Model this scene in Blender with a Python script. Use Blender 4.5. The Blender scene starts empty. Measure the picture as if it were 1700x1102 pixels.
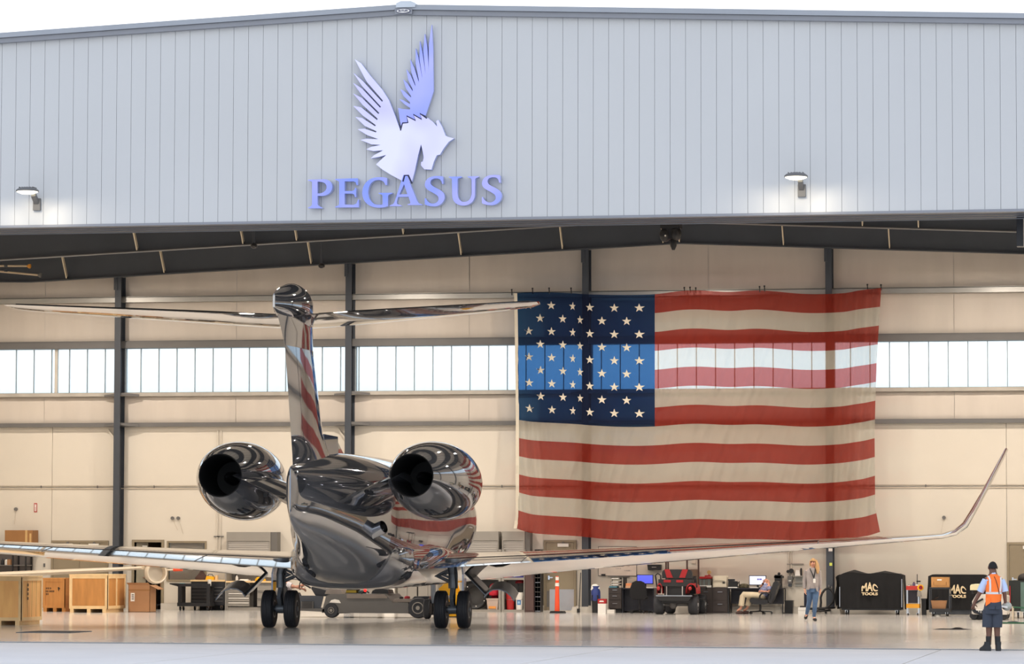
import bpy, math, random
from mathutils import Vector, Matrix, noise as mnoise
from mathutils.geometry import tessellate_polygon
random.seed(7)
SC = bpy.context.scene
COL = SC.collection
# ------------------------------------------------------------------ camera
FPX, PITCH, YAW, ROLL, HC = 5820.4, 0.0624770, 0.1948603, 0.0024064, 1.83925
cF = Vector((-math.sin(YAW)*math.cos(PITCH), math.cos(YAW)*math.cos(PITCH), math.sin(PITCH)))
cR = Vector((math.cos(YAW), math.sin(YAW), 0)); cU = cR.cross(cF)
c_, s_ = math.cos(ROLL), math.sin(ROLL)
cR, cU = cR*c_ + cU*s_, cU*c_ - cR*s_
CAM = Vector((0, 0, HC))
cd = bpy.data.cameras.new('camera'); co = bpy.data.objects.new('camera', cd); COL.objects.link(co)
cd.sensor_width = 36; cd.sensor_fit = 'HORIZONTAL'; cd.lens = FPX/1700*36; cd.clip_end = 2000; cd.clip_start = 1
m3 = Matrix((cR, cU, -cF)).transposed()
co.matrix_world = Matrix.Translation(CAM) @ m3.to_4x4()
SC.camera = co
# ------------------------------------------------------------------ exposure, sky
SC.view_settings.view_transform = 'Standard'; SC.view_settings.look = 'None'
SC.view_settings.gamma = 1; SC.view_settings.use_curve_mapping = False
SC.view_settings.exposure = 0.0
w = bpy.data.worlds.new('sky'); SC.world = w; w.use_nodes = True
nt = w.node_tree; nt.nodes.clear()
tc = nt.nodes.new('ShaderNodeTexCoord'); sp = nt.nodes.new('ShaderNodeSeparateXYZ')
cr = nt.nodes.new('ShaderNodeValToRGB'); bg = nt.nodes.new('ShaderNodeBackground'); wo = nt.nodes.new('ShaderNodeOutputWorld')
nt.links.new(tc.outputs['Generated'], sp.inputs[0]); nt.links.new(sp.outputs['Z'], cr.inputs[0])
nt.links.new(cr.outputs[0], bg.inputs[0]); nt.links.new(bg.outputs[0], wo.inputs[0])
els = cr.color_ramp.elements
els[0].position = 0.0; els[0].color = (.60, .70, .80, 1)
els[1].position = 1.0; els[1].color = (.36, .46, .70, 1)
for p_, c in ((.044, (.80, .90, .96, 1)), (.054, (1, 1, 1, 1)), (.30, (.86, .92, 1.0, 1))):
    e = els.new(p_); e.color = c
bg.inputs[1].default_value = 1.62
# hangar lamps: rows of high-bay lamps under the roof (above the frame)
LAMP_W = 490.0
for ix in range(5):
    for iy in range(4):
        ld = bpy.data.lights.new('high_bay', 'AREA'); ld.shape = 'DISK'; ld.size = .4; ld.energy = LAMP_W; ld.color = (1.0, .885, .775)
        lo = bpy.data.objects.new('high_bay_light', ld); COL.objects.link(lo)
        lo.location = (-34.5 + ix*9.5, (73.5, 82, 90.5, 100.0)[iy], 10.3)
        ld.energy = LAMP_W*(.16, .42, 1.32, 1.04)[iy]
def wall_light(x, y, z, e):
    ld = bpy.data.lights.new('wall_pack_light', 'AREA'); ld.shape = 'ELLIPSE'; ld.size = .26; ld.size_y = .42; ld.energy = e; ld.color = (1.0, .86, .66)
    lo = bpy.data.objects.new('wall_pack_light', ld); COL.objects.link(lo); lo.location = (x, y, z)
    for sg, k in ((-1, .7), (1, 1.0)):   # side-throwing lenses of the lamp
        ld = bpy.data.lights.new('wall_pack_lens', 'SPOT'); ld.spot_size = math.radians(98); ld.spot_blend = 1.0; ld.energy = e*7*k; ld.color = (1.0, .88, .68); ld.shadow_soft_size = .08
        lo = bpy.data.objects.new('wall_pack_lens', ld); COL.objects.link(lo); lo.location = (x+sg*.05, y+.05, z)
        lo.rotation_euler = Vector((sg*.62, .26, -.62)).to_track_quat('-Z', 'Y').to_euler()
# ------------------------------------------------------------------ projection helpers (lay things out at their real depth)
def ray(px, py): return cR*((px-850)/FPX) - cU*((py-551)/FPX) + cF
def PY(px, py, Y):
    d = ray(px, py); return CAM + d*(Y/d.y)
def PZ(px, py, z=0.0):
    d = ray(px, py); return CAM + d*((z-HC)/d.z)
def XY(px, Y, py=1000): return PY(px, py, Y).x
def ZY(px, py, Y): return PY(px, py, Y).z
YF, YB = 67.42, 105.57
ROOT = {}
def lin(c):
    c = c/255.0
    return c/12.92 if c <= .04045 else ((c+.055)/1.055)**2.4
# ------------------------------------------------------------------ materials
MATS = {}
def mat(name, rgb, rough=.55, metal=0.0, var=.10, scale=2.5, emit=0.0, bump=0.0, bscale=30., coat=0.0, spec=.5, stretch=None):
    if name in MATS: return MATS[name]
    m = bpy.data.materials.new(name); m.use_nodes = True; t = m.node_tree; N = t.nodes; Lk = t.links
    b = N['Principled BSDF']; MATS[name] = m
    c = [lin(v) for v in rgb]
    tc = N.new('ShaderNodeTexCoord'); mp = N.new('ShaderNodeMapping')
    Lk.new(tc.outputs['Object'], mp.inputs[0])
    if stretch: mp.inputs['Scale'].default_value = stretch
    nz = N.new('ShaderNodeTexNoise'); nz.inputs['Scale'].default_value = scale; nz.inputs['Detail'].default_value = 4
    Lk.new(mp.outputs[0], nz.inputs['Vector'])
    mx = N.new('ShaderNodeValToRGB')
    mx.color_ramp.elements[0].position = .3; mx.color_ramp.elements[1].position = .7
    mx.color_ramp.elements[0].color = tuple(v*(1-var) for v in c)+(1,)
    mx.color_ramp.elements[1].color = tuple(min(1, v*(1+var)) for v in c)+(1,)
    Lk.new(nz.outputs['Fac'], mx.inputs[0]); Lk.new(mx.outputs[0], b.inputs['Base Color'])
    b.inputs['Roughness'].default_value = rough; b.inputs['Metallic'].default_value = metal
    b.inputs['Specular IOR Level'].default_value = spec
    b.inputs['Coat Weight'].default_value = coat
    if emit:
        Lk.new(mx.outputs[0], b.inputs['Emission Color']); b.inputs['Emission Strength'].default_value = emit
    if bump:
        n2 = N.new('ShaderNodeTexNoise'); n2.inputs['Scale'].default_value = bscale; Lk.new(mp.outputs[0], n2.inputs['Vector'])
        bp = N.new('ShaderNodeBump'); bp.inputs['Strength'].default_value = bump; bp.inputs['Distance'].default_value = .02
        Lk.new(n2.outputs['Fac'], bp.inputs['Height']); Lk.new(bp.outputs[0], b.inputs['Normal'])
    return m
# ------------------------------------------------------------------ mesh builder
class MB:
    def __init__(s): s.v = []; s.f = []
    def add(s, vs, fs):
        k = len(s.v); s.v += [Vector(v) for v in vs]; s.f += [tuple(i+k for i in f) for f in fs]; return s
    def box(s, x0, y0, z0, x1, y1, z1):
        vs = [(x, y, z) for z in (z0, z1) for y in (y0, y1) for x in (x0, x1)]
        return s.add(vs, [(0,2,3,1), (4,5,7,6), (0,1,5,4), (2,6,7,3), (0,4,6,2), (1,3,7,5)])
    def bar(s, p0, p1, w, h, up=(0,0,1)):
        p0, p1 = Vector(p0), Vector(p1); d = (p1-p0).normalized(); up = Vector(up)
        a = d.cross(up)
        if a.length < 1e-4: a = d.cross(Vector((0,1,0)))
        a.normalize(); b = a.cross(d).normalized()
        vs = [p + a*(sx*w/2) + b*(sz*h/2) for p in (p0, p1) for sx, sz in ((-1,-1),(1,-1),(1,1),(-1,1))]
        return s.add(vs, [(0,3,2,1), (4,5,6,7), (0,1,5,4), (1,2,6,5), (2,3,7,6), (3,0,4,7)])
    def loft(s, rings, cap0=True, cap1=True):
        n = len(rings[0]); vs = [v for r in rings for v in r]; fs = []
        for i in range(len(rings)-1):
            for j in range(n):
                a, b = i*n+j, i*n+(j+1)%n
                fs.append((a, b, b+n, a+n))
        if cap0: fs.append(tuple(range(n-1, -1, -1)))
        if cap1: fs.append(tuple(range((len(rings)-1)*n, len(rings)*n)))
        return s.add(vs, fs)
    def tube(s, pts, r, n=8, cap=True):
        pts = [Vector(q) for q in pts]; rs = r if isinstance(r, (list, tuple)) else [r]*len(pts)
        rings = []; ref = None
        for i, q in enumerate(pts):
            d = (pts[min(i+1, len(pts)-1)] - pts[max(i-1, 0)]).normalized()
            if ref is None:
                ref = d.cross(Vector((0,0,1)))
                if ref.length < .05: ref = d.cross(Vector((1,0,0)))
            ref = (ref - d*ref.dot(d)).normalized(); b = d.cross(ref)
            rings.append([q + (ref*math.cos(a) + b*math.sin(a))*rs[i] for a in [2*math.pi*k/n for k in range(n)]])
        return s.loft(rings, cap, cap)
    def cyl(s, p0, p1, r0, r1=None, n=14): return s.tube([p0, p1], [r0, r0 if r1 is None else r1], n)
    def lathe(s, prof, o, ax, n=24, cap=True):
        o = Vector(o); ax = Vector(ax).normalized(); a = ax.cross(Vector((0,0,1)))
        if a.length < .05: a = ax.cross(Vector((1,0,0)))
        a.normalize(); b = ax.cross(a)
        return s.loft([[o + ax*h + (a*math.cos(t) + b*math.sin(t))*max(r, 1e-4) for t in [2*math.pi*k/n for k in range(n)]] for r, h in prof], cap, cap)
    def ball(s, c, rx, ry=None, rz=None, n=12, m=8):
        ry = ry or rx; rz = rz or rx; c = Vector(c); rings = []
        for i in range(m+1):
            ph = -math.pi/2 + math.pi*i/m; q = max(math.cos(ph), 1e-3)
            rings.append([c + Vector((rx*q*math.cos(2*math.pi*k/n), ry*q*math.sin(2*math.pi*k/n), rz*math.sin(ph))) for k in range(n)])
        return s.loft(rings)
    def prism(s, poly, y0, y1, fn=None, holes=()):
        """polygon in (x, z) pushed from y0 (front) to y1"""
        fn = fn or (lambda a, y, b: (a, y, b))
        ar = sum(poly[i][0]*poly[(i+1) % len(poly)][1] - poly[(i+1) % len(poly)][0]*poly[i][1] for i in range(len(poly)))
        if ar < 0: poly = poly[::-1]
        loops = [list(poly)] + [list(h) for h in holes]
        tr = tessellate_polygon([[Vector((a, b, 0)) for a, b in l] for l in loops]); poly = [q for l in loops for q in l]; n = len(poly)
        vs = [fn(a, y0, b) for a, b in poly] + [fn(a, y1, b) for a, b in poly]
        fs = []
        for t in tr:
            i, j, k = t
            c = (poly[j][0]-poly[i][0])*(poly[k][1]-poly[i][1]) - (poly[j][1]-poly[i][1])*(poly[k][0]-poly[i][0])
            t = (i, j, k) if c > 0 else (i, k, j)
            fs.append(t); fs.append(tuple(q+n for q in t[::-1]))
        k = 0
        for l in loops:
            for i in range(len(l)):
                j = (i+1) % len(l); fs.append((k+j, k+i, k+i+n, k+j+n))
            k += len(l)
        return s.add(vs, fs)
    def strip(s, grid):
        """open sheet from a grid of points"""
        r, c = len(grid), len(grid[0])
        return s.add([q for row in grid for q in row], [(i*c+j, i*c+j+1, (i+1)*c+j+1, (i+1)*c+j) for i in range(r-1) for j in range(c-1)])
def B(*a): return MB().box(*a)
def mesh(name, mb, m, smooth=None):
    me = bpy.data.meshes.new(name); me.from_pydata([tuple(v) for v in mb.v], [], mb.f); me.update()
    if m: me.materials.append(m)
    if smooth:
        me.polygons.foreach_set('use_smooth', [True]*len(me.polygons)); me.set_sharp_from_angle(angle=math.radians(smooth))
    return me
def obj(name, mb, m, parent=None, smooth=None, label=None):
    off = Vector((0,0,0))
    if parent is not None:
        o_, loc = ROOT[parent.name]
        if not loc: off = o_
    if off.length > 0:
        q = MB(); q.v = [v-off for v in mb.v]; q.f = mb.f; mb = q
    o = bpy.data.objects.new(name, mesh(name, mb, m, smooth)); COL.objects.link(o)
    if parent is not None: o.parent = parent; ROOT[o.name] = ROOT[parent.name]
    else: ROOT[o.name] = (Vector((0,0,0)), False)
    if label: o['label'] = label
    return o
def tag(o, label, cat, group=None):
    o['label'] = label; o['category'] = cat
    if group: o['group'] = group
    return o
def thing(name, label, cat, loc, rz=0.0, group=None, local=False):
    o = bpy.data.objects.new(name, None); COL.objects.link(o); o.location = loc; o.rotation_euler = (0, 0, rz); o.empty_display_size = .2
    ROOT[o.name] = (Vector(loc), local or rz != 0.0)
    return tag(o, label, cat, group)
def struct(name, mb, m, smooth=None):
    o = obj(name, mb, m, None, smooth); o['kind'] = 'structure'; return o
def copy_tree(o, loc, rz=None, label=None):
    c = o.copy(); COL.objects.link(c); c.location = loc
    if rz is not None: c.rotation_euler = (0, 0, rz)
    if label: c['label'] = label
    for ch in list(o.children):
        d = ch.copy(); COL.objects.link(d); d.parent = c
        for g in list(ch.children):
            e = g.copy(); COL.objects.link(e); e.parent = d
    return c
def text_mb(s, size, bold=0.0, depth=.01, warp=None, place=None, res=3):
    cu = bpy.data.curves.new('lettering', 'FONT'); cu.body = s; cu.size = size; cu.align_x = 'CENTER'; cu.align_y = 'CENTER'
    cu.offset = bold; cu.resolution_u = res; cu.extrude = depth/2
    o = bpy.data.objects.new('lettering', cu); COL.objects.link(o)
    dg = bpy.context.evaluated_depsgraph_get(); dg.update()
    me = bpy.data.meshes.new_from_object(o.evaluated_get(dg))
    mb = MB(); vs = []
    for v in me.vertices:
        x, z, y = v.co.x, v.co.y, -v.co.z
        if warp: x, z = warp(x, z)
        vs.append(place(x, y, z) if place else (x, y, z))
    mb.add(vs, [tuple(p.vertices) for p in me.polygons])
    bpy.data.objects.remove(o); bpy.data.curves.remove(cu); bpy.data.meshes.remove(me)
    return mb
# palette
m_panel = mat('metal_wall_panel', (198, 198, 197), .45, 0, .02, .4)
m_seam = mat('panel_joint', (176, 178, 180), .6)
m_trim = mat('roof_trim_grey', (138, 140, 146), .45, 0, .03)
m_trim2 = mat('roof_trim_light', (158, 162, 168), .45, 0, .03)
m_steel = mat('dark_grey_steel', (60, 65, 73), .5, 0, .06, 1.2)
m_steelm = mat('mid_grey_steel', (104, 102, 100), .5, 0, .06, 1.2)
m_black = mat('black_plastic', (24, 24, 27), .5, 0, .1)
m_blackm = mat('black_metal', (33, 33, 37), .4, 0, .1)
m_rail = mat('door_track', (120, 124, 130), .5)
m_liner = mat('wall_liner', (214, 206, 192), .5, 0, .025, .5)
m_insul = mat('insulation_facing', (204, 194, 182), .45, 0, .05, 1.0, bump=.5, bscale=1.6, stretch=(1.6, 1, .35))
m_mull = mat('mullion', (150, 158, 160), .5)
m_conc = mat('pale_concrete', (205, 199, 188), .7, 0, .06)
m_wood = mat('plywood', (255, 190, 118), .6, 0, .14, 1.6, stretch=(4, 4, .7))
m_wood2 = mat('amber_plywood', (196, 136, 72), .6, 0, .14, 2.2, stretch=(3.5, 1, .6))
m_wood3 = mat('pale_timber', (236, 202, 150), .6, 0, .08, 4.)
m_card = mat('cardboard', (168, 124, 86), .75, 0, .06)
m_card2 = mat('brown_cardboard', (150, 106, 62), .75, 0, .06)
m_cab = mat('grey_cabinet', (146, 141, 133), .45, 0, .03)
m_cabd = mat('dark_grey_cabinet', (104, 101, 97), .5, 0, .05)
m_white = mat('white_plastic', (232, 228, 220), .5, 0, .03)
m_paper = mat('white_paper', (236, 234, 228), .8, 0, .02)
m_red = mat('red_plastic', (172, 34, 36), .4, 0, .06)
m_dred = mat('dark_red_fabric', (132, 20, 34), .8, 0, .2, 8.)
m_blue = mat('blue_plastic', (44, 62, 128), .5, 0, .15, 5.)
m_yel = mat('yellow_plastic', (242, 180, 26), .5, 0, .06)
m_org = mat('orange_plastic', (240, 84, 44), .5, 0, .04)
m_chrome = mat('chrome_metal', (226, 226, 228), .08, 1.0, .02)
m_alu = mat('brushed_aluminium', (196, 198, 202), .28, 1.0, .06)
m_rubber = mat('tyre_rubber', (40, 42, 48), .62, 0, .1, 6.)
m_tan = mat('tan_door_paint', (142, 129, 106), .5, 0, .03)
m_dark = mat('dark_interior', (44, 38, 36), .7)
m_brown = mat('brown_laminate', (88, 66, 62), .5, 0, .08)
m_skin = mat('skin_light', (222, 164, 138), .55, 0, .05, 12)
m_skin2 = mat('skin_dark', (112, 76, 60), .5, 0, .06, 12)
# ================================================================== STRUCTURE
XL, XR, XRIDGE = -38.4, 7.3, -15.54
def roofz(x, top=12.66): return top - .0417*abs(x - XRIDGE)
# ---- ground
def ground_mat(name, rgb, rough, var, bump, stretch):
    m = mat(name, rgb, rough, 0, var, .35, bump=bump, bscale=3.5, stretch=stretch); return m
m_apron = ground_mat('apron_concrete', (220, 214, 206), .85, .05, .15, None)
m_floor = ground_mat('polished_floor', (216, 213, 208), .135, .05, .004, (1, .5, 1))
m_floor.node_tree.nodes['Principled BSDF'].inputs['Specular IOR Level'].default_value = .55
apron = struct('apron_ground', B(-260, -160, -.5, 220, 48.0, -.02), m_apron)
jx = PZ(1531, 1090).x
k = 0
for ix in range(-7, 6):
    for iy in range(3):
        x0 = jx + ix*6.1; y1 = YF - .55 - iy*6.1
        obj('slab', B(x0+.014, y1-6.1+.028, -.3, x0+6.1-.014, y1, 0), m_apron, apron)
obj('apron_border', B(-260, 48, -.5, 220, YF-.55, -.06), m_apron, apron)
floor = struct('floor', B(XL, YF+.35, -.3, XR, YB+4.2, 0), m_floor)
m_sill = mat('threshold_concrete', (206, 200, 190), .6, 0, .05)
tr = struct('trim_1', B(XL, YF-.52, -.3, XR, YF+.33, .0), m_sill)
for k in range(3):
    obj('guide_rail', B(XL, YF-.53+k*.26, -.1, XR, YF-.51+k*.26, .006), mat('worn_guide_rail', (136, 138, 140), .5), tr)
# ---- front gable wall
hb = 8.39
wf = MB(); wf.prism([(XL, hb), (XR, hb), (XR, roofz(XR)-.19), (XRIDGE, roofz(XRIDGE)-.19), (XL, roofz(XL)-.19)], YF+.014, YF+.14)
wall_front = struct('wall_front', wf, m_seam)
sx = PY(510.7, 50, YF).x; PW = .3048
i0 = int((XL - sx)/PW) + 1; i1 = int((XR - sx)/PW)
for i in range(i0-1, i1+1):
    a = max(XL, sx + i*PW + .004); b = min(XR, sx + (i+1)*PW - .004)
    if b-a < .05: continue
    poly = [(a, hb), (b, hb), (b, roofz(b)-.19)] + ([(XRIDGE, roofz(XRIDGE)-.19)] if a < XRIDGE < b else []) + [(a, roofz(a)-.19)]
    obj('panel', MB().prism(poly, YF, YF+.013), m_panel, wall_front)
obj('bottom_flashing', B(XL, YF-.015, hb-.035, XR, YF+.2, hb+.012), m_trim, wall_front)
for sgn, xe in ((-1, XL), (1, XR)):
    ta = MB(); ta.prism([(XRIDGE, roofz(XRIDGE)-.10), (xe, roofz(xe)-.10), (xe, roofz(xe)), (XRIDGE, roofz(XRIDGE))], YF-.16, YF+.3)
    t1 = struct('trim_2' if sgn < 0 else 'trim_3', ta, m_trim2)
    tb = MB(); tb.prism([(XRIDGE, roofz(XRIDGE)-.20), (xe, roofz(xe)-.20), (xe, roofz(xe)-.105), (XRIDGE, roofz(XRIDGE)-.105)], YF-.11, YF+.2)
    obj('lower_band', tb, m_trim, t1)
# ridge cap and maker's plate
rc = MB(); x0, x1 = XY(655.5, YF-.3, 8), XY(687, YF-.3, 8)
zt = ZY(670, 2.5, YF-.2); zb = ZY(670, 12, YF-.2)
rc.prism([(x0, zb), (x1, zb), (x1, zt-.03), ((x0+x1)/2+.1, zt+.01), ((x0+x1)/2-.1, zt+.01), (x0, zt-.03)], YF-.2, YF+1.2)
tag(obj('ridge_cap', rc, mat('pale_ridge_metal', (200, 206, 212), .4, 0, .02)), 'pale metal ridge cap on the peak of the hangar roof', 'roof cap')
xc = (XY(655.5, YF-.15, 19)+XY(684.5, YF-.15, 19))/2; zc = ZY(670, 18.5, YF-.15)
bp = thing('maker_plate', 'small grey plate with a white oval maker sign at the roof peak', 'sign', (xc, YF-.12, zc))
obj('backing', B(xc-.175, YF-.17, zc-.06, xc+.175, YF-.11, zc+.06), m_trim, bp)
def oval(rx, rz, y0, y1, n=28):
    return MB().prism([(xc+rx*math.cos(2*math.pi*i/n), zc+rz*math.sin(2*math.pi*i/n)) for i in range(n)], y0, y1)
obj('oval_rim', oval(.145, .05, YF-.185, YF-.17), mat('navy_enamel', (40, 44, 90), .4), bp)
obj('oval_face', oval(.132, .04, YF-.192, YF-.17), m_white, bp)
obj('lettering', text_mb('BUTLER', .055, .001, .004, None, lambda x, y, z: (xc+x, YF-.195+y, zc+z)), mat('navy_enamel', (40, 44, 90)), bp)
# ---- soffit and door tracks under the front wall
so = struct('trim_4', B(XL, YF+.14, hb+.02, XR, YF+2.1, hb+.1), m_blackm)
for k in range(4):
    y = YF + .42 + k*.44
    obj('door_track', B(XL, y, hb-.012, XR, y+.05, hb+.006), m_rail, so)
x0, x1 = XY(1692.5, YF+2), XY(1704, YF+2)
struct('pillar_front', B(x0, YF+1.8, ZY(1696, 410, YF+2), x1, YF+2.1, hb+.05), m_blackm)
# ---- roof, side walls
m_roof = mat('roof_lining', (206, 202, 194), .6, 0, .04)
for nm, xa, xb in (('roof_west', XL, XRIDGE), ('roof_east', XRIDGE, XR)):
    r = MB(); r.prism([(xa, roofz(xa)-.2), (xb, roofz(xb)-.2), (xb, roofz(xb)-.03), (xa, roofz(xa)-.03)], YF+.3, YB+.4)
    struct(nm, r, m_roof)
struct('wall_left', B(XL-.2, YF+.14, 0, XL, YB+.3, roofz(XL)-.2), m_liner)
struct('wall_right', B(XR, YF+.14, 0, XR+.2, YB+.3, roofz(XR)-.2), m_liner)
# ---- back wall
COLX = [-33.32 + 7.43*i for i in range(-0, 6)]
def cuts(x0, x1, z0, z1, holes, y0, y1):
    mb = MB(); xs = sorted({x0, x1} | {min(max(h[i], x0), x1) for h in holes for i in (0, 2)})
    for a, b in zip(xs, xs[1:]):
        if b-a < 1e-4: continue
        mid = (a+b)/2; seg = [(z0, z1)]
        for h in holes:
            if h[0] < mid < h[2]:
                seg2 = []
                for s0, s1 in seg:
                    if h[1] > s0: seg2.append((s0, min(s1, h[1])))
                    if h[3] < s1: seg2.append((max(s0, h[3]), s1))
                seg = [q for q in seg2 if q[1]-q[0] > 1e-4]
        for s0, s1 in seg: mb.box(a, y0, s0, b, y1, s1)
    return mb
def rect(px0, py0, px1, py1, Y):
    pm, qm = (px0+px1)/2, (py0+py1)/2
    return (XY(px0, Y, qm), ZY(pm, py1, Y), XY(px1, Y, qm), ZY(pm, py0, Y))
d2 = rect(223, 900, 268, 1013, YB); d2 = (d2[0], 0, d2[2], d2[3])
ow = rect(280, 901, 340, 962, YB)
Z1, Z2, Z3, Z4 = 5.72, 6.74, 8.2, 9.7
winh = (XL, Z2, XR, Z3)
wb = cuts(XL, XR, 0, roofz(XL)-.2, [d2, ow, winh], YB+.1, YB+.3)
wb.prism([(XL, roofz(XL)-.2), (XR, roofz(XR)-.2), (XRIDGE, roofz(XRIDGE)-.2)], YB+.1, YB+.3)
wall_back = struct('wall_back', wb, m_seam)
edges = [XL, XY(86, YB, 850)] + [c for c in COLX] + [XY(1671, YB, 800)] + [XR]
edges = sorted(edges)
for a, b in zip(edges, edges[1:]):
    if b-a < .2: continue
    for z0, z1 in ((.2, 3.81), (3.82, Z1)):
        obj('liner_panel', cuts(a+.006, b-.006, z0+.004, z1-.004, [d2, ow], YB, YB+.12), m_liner, wall_back)
def insul(a, b, z0, z1fn, seed):
    n, mrows = max(8, int((b-a)/.16)), 14; g = []
    for j in range(mrows+1):
        row = []
        for i in range(n+1):
            x = a + (b-a)*i/n; zt = z1fn(x); z = z0 + (zt-z0)*j/mrows; t = j/mrows
            e = min(t, 1-t); env = min(1, e*6)
            pil = .05*env
            wr = .016*mnoise.noise(Vector((x*2.6+seed, z*.5, seed))) * env + .018*abs(math.sin(x*3.4+seed+2*mnoise.noise(Vector((x*.6, z, seed)))))**6*(1-env*.6)*(1 if 0 < j < mrows else 0)
            row.append((x, YB+.03-pil-wr, z))
        g.append(row)
    return MB().strip(g)
BAY = [XL] + COLX + [XR]
for i, (a, b) in enumerate(zip(BAY, BAY[1:])):
    if b-a < .3: continue
    h = (a+b)/2
    for q, (c, d) in enumerate(((a, h), (h, b))):
        obj('insulation_sheet', insul(c+.004, d-.004, Z1+.02, lambda x: Z2-.04, i*3.1+q), m_insul, wall_back, 60)
        obj('insulation_sheet', insul(c+.004, d-.004, Z3+.1, lambda x: Z4, i*2.3+q+9), m_insul, wall_back, 60)
        obj('insulation_sheet', insul(c+.004, d-.004, Z4+.02, lambda x: roofz(x)-.22, i*4.7+q+20), m_insul, wall_back, 60)
# windows: one glazed strip per bay
m_pane = bpy.data.materials.new('window_panel'); m_pane.use_nodes = True; t = m_pane.node_tree; t.nodes.clear()
o_ = t.nodes.new('ShaderNodeOutputMaterial'); mx = t.nodes.new('ShaderNodeMixShader'); mx2 = t.nodes.new('ShaderNodeMixShader')
tp = t.nodes.new('ShaderNodeBsdfTransparent'); tp.inputs[0].default_value = (.93, .98, 1, 1)
tl = t.nodes.new('ShaderNodeBsdfTranslucent'); tl.inputs[0].default_value = (.93, .97, 1, 1)
gl = t.nodes.new('ShaderNodeBsdfGlossy'); gl.inputs['Roughness'].default_value = .12
nz = t.nodes.new('ShaderNodeTexNoise'); nz.inputs['Scale'].default_value = 1.2
mpr = t.nodes.new('ShaderNodeMapRange'); mpr.inputs[3].default_value = .12; mpr.inputs[4].default_value = .3
t.links.new(nz.outputs['Fac'], mpr.inputs[0]); t.links.new(mpr.outputs[0], mx.inputs[0])
t.links.new(tp.outputs[0], mx.inputs[1]); t.links.new(tl.outputs[0], mx.inputs[2]); mx2.inputs[0].default_value = .05
t.links.new(mx.outputs[0], mx2.inputs[1]); t.links.new(gl.outputs[0], mx2.inputs[2]); t.links.new(mx2.outputs[0], o_.inputs[0])
x595 = -25.68; step = .5865
for i, (a, b) in enumerate(zip(BAY, BAY[1:])):
    a2, b2 = a + (.1 if i else 0), b - .1
    if b2-a2 < .3: continue
    fr = MB().box(a2, YB-.02, Z2, b2, YB+.16, Z2+.05).box(a2, YB-.02, Z3-.04, b2, YB+.16, Z3).box(a2, YB, Z2+.05, a2+.03, YB+.16, Z3-.04).box(b2-.03, YB, Z2+.05, b2, YB+.16, Z3-.04)
    win = struct('window_%d' % (i+1), fr, m_mull)
    k0 = math.ceil((a2+.06 - x595)/step); xs = [a2+.03]; k = k0
    while x595 + k*step < b2-.06: xs.append(x595 + k*step); k += 1
    xs.append(b2-.03)
    for c, d in zip(xs, xs[1:]):
        obj('pane', B(c+.008, YB+.05, Z2+.05, d-.008, YB+.07, Z3-.04), m_pane, win)
        if d < b2-.05: obj('mullion', B(d-.011, YB+.02, Z2+.05, d+.011, YB+.09, Z3-.04), m_mull, win)
    if i == 0:
        xm = XY(93.4, YB, 615); obj('mullion', B(xm-.045, YB-.03, Z2+.05, xm+.045, YB+.1, Z3-.04), m_conc, win)
# girts
gi = struct('trim_5', MB().box(XL, YB-.2, 9.61, XR, YB-.03, 9.66).box(XL, YB-.2, 9.66, XR, YB-.18, 9.78).box(XL, YB-.2, 9.76, XR, YB-.03, 9.79), mat('galvanised_girt', (168, 166, 160), .35, .5, .08, 1.5))
gi = struct('trim_6', MB().box(XL, YB-.21, 8.17, XR, YB-.04, 8.23).box(XL, YB-.21, 8.23, XR, YB-.17, 8.36), m_steelm)
obj('head_lip', B(XL, YB-.16, 8.36, XR, YB-.02, 8.4), m_steelm, gi)
gi = struct('trim_7', MB().box(XL, YB-.2, 6.66, XR, YB-.02, 6.77), mat('sill_grey', (176, 170, 160), .45))
gi = struct('trim_8', MB().box(XL, YB-.2, 5.70, XR, YB-.04, 5.83), m_steelm)
rl = struct('trim_9', MB().box(XL, YB-.035, 3.765, XR, YB-.005, 3.79).box(XL, YB-.03, 3.855, XR, YB-.005, 3.872), mat('rail_beige', (186, 174, 156), .5))
for k in range(24):
    obj('clip', B(XL+.6+k*1.85, YB-.04, 3.79, XL+.63+k*1.85, YB-.006, 3.875), m_steelm, rl)
bb = struct('baseboard_back', cuts(XL, XR, 0, .2, [d2, rect(85, 897, 180, 1013, YB), rect(903, 897, 957, 1013, YB), rect(1672, 900, 1730, 1013, YB)], YB-.06, YB+.1), m_conc)
# columns
for i, x in enumerate(COLX):
    zt = 11.19 - .0445*abs(x-XRIDGE)
    c = MB().box(x-.1, YB-.5, .0, x+.1, YB-.475, zt).box(x-.012, YB-.475, 0, x+.012, YB-.03, zt).box(x-.1, YB-.03, 0, x+.1, YB-.005, zt)
    pc = struct('pillar_back', c, m_steel)
    obj('top_plate', B(x-.13, YB-.53, zt-.42, x-.02, YB-.5, zt-.02), m_steel, pc)
    for z in (6.7, 5.76):
        obj('girt_clip', MB().bar((x+.06, YB-.4, z+.03), (x+.62, YB-.2, z-.02), .06, .08), m_steelm, pc)
        obj('girt_clip', MB().bar((x-.06, YB-.4, z+.0), (x-.5, YB-.2, z-.03), .05, .06), m_steelm, pc)
    obj('knee_brace', MB().bar((x-.04, YB-.06, 5.1), (x-.42, YB-.06, 5.62), .05, .05), m_liner, pc)
    if i in (2, 3):
        hw = .36
        obj('base_pier', MB().prism([(x-hw, 0), (x+hw, 0), (x+hw*.92, .17), (x-hw*.92, .17)], YB-.85, YB-.06), m_conc, pc)
sticker = COLX[3]
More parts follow.
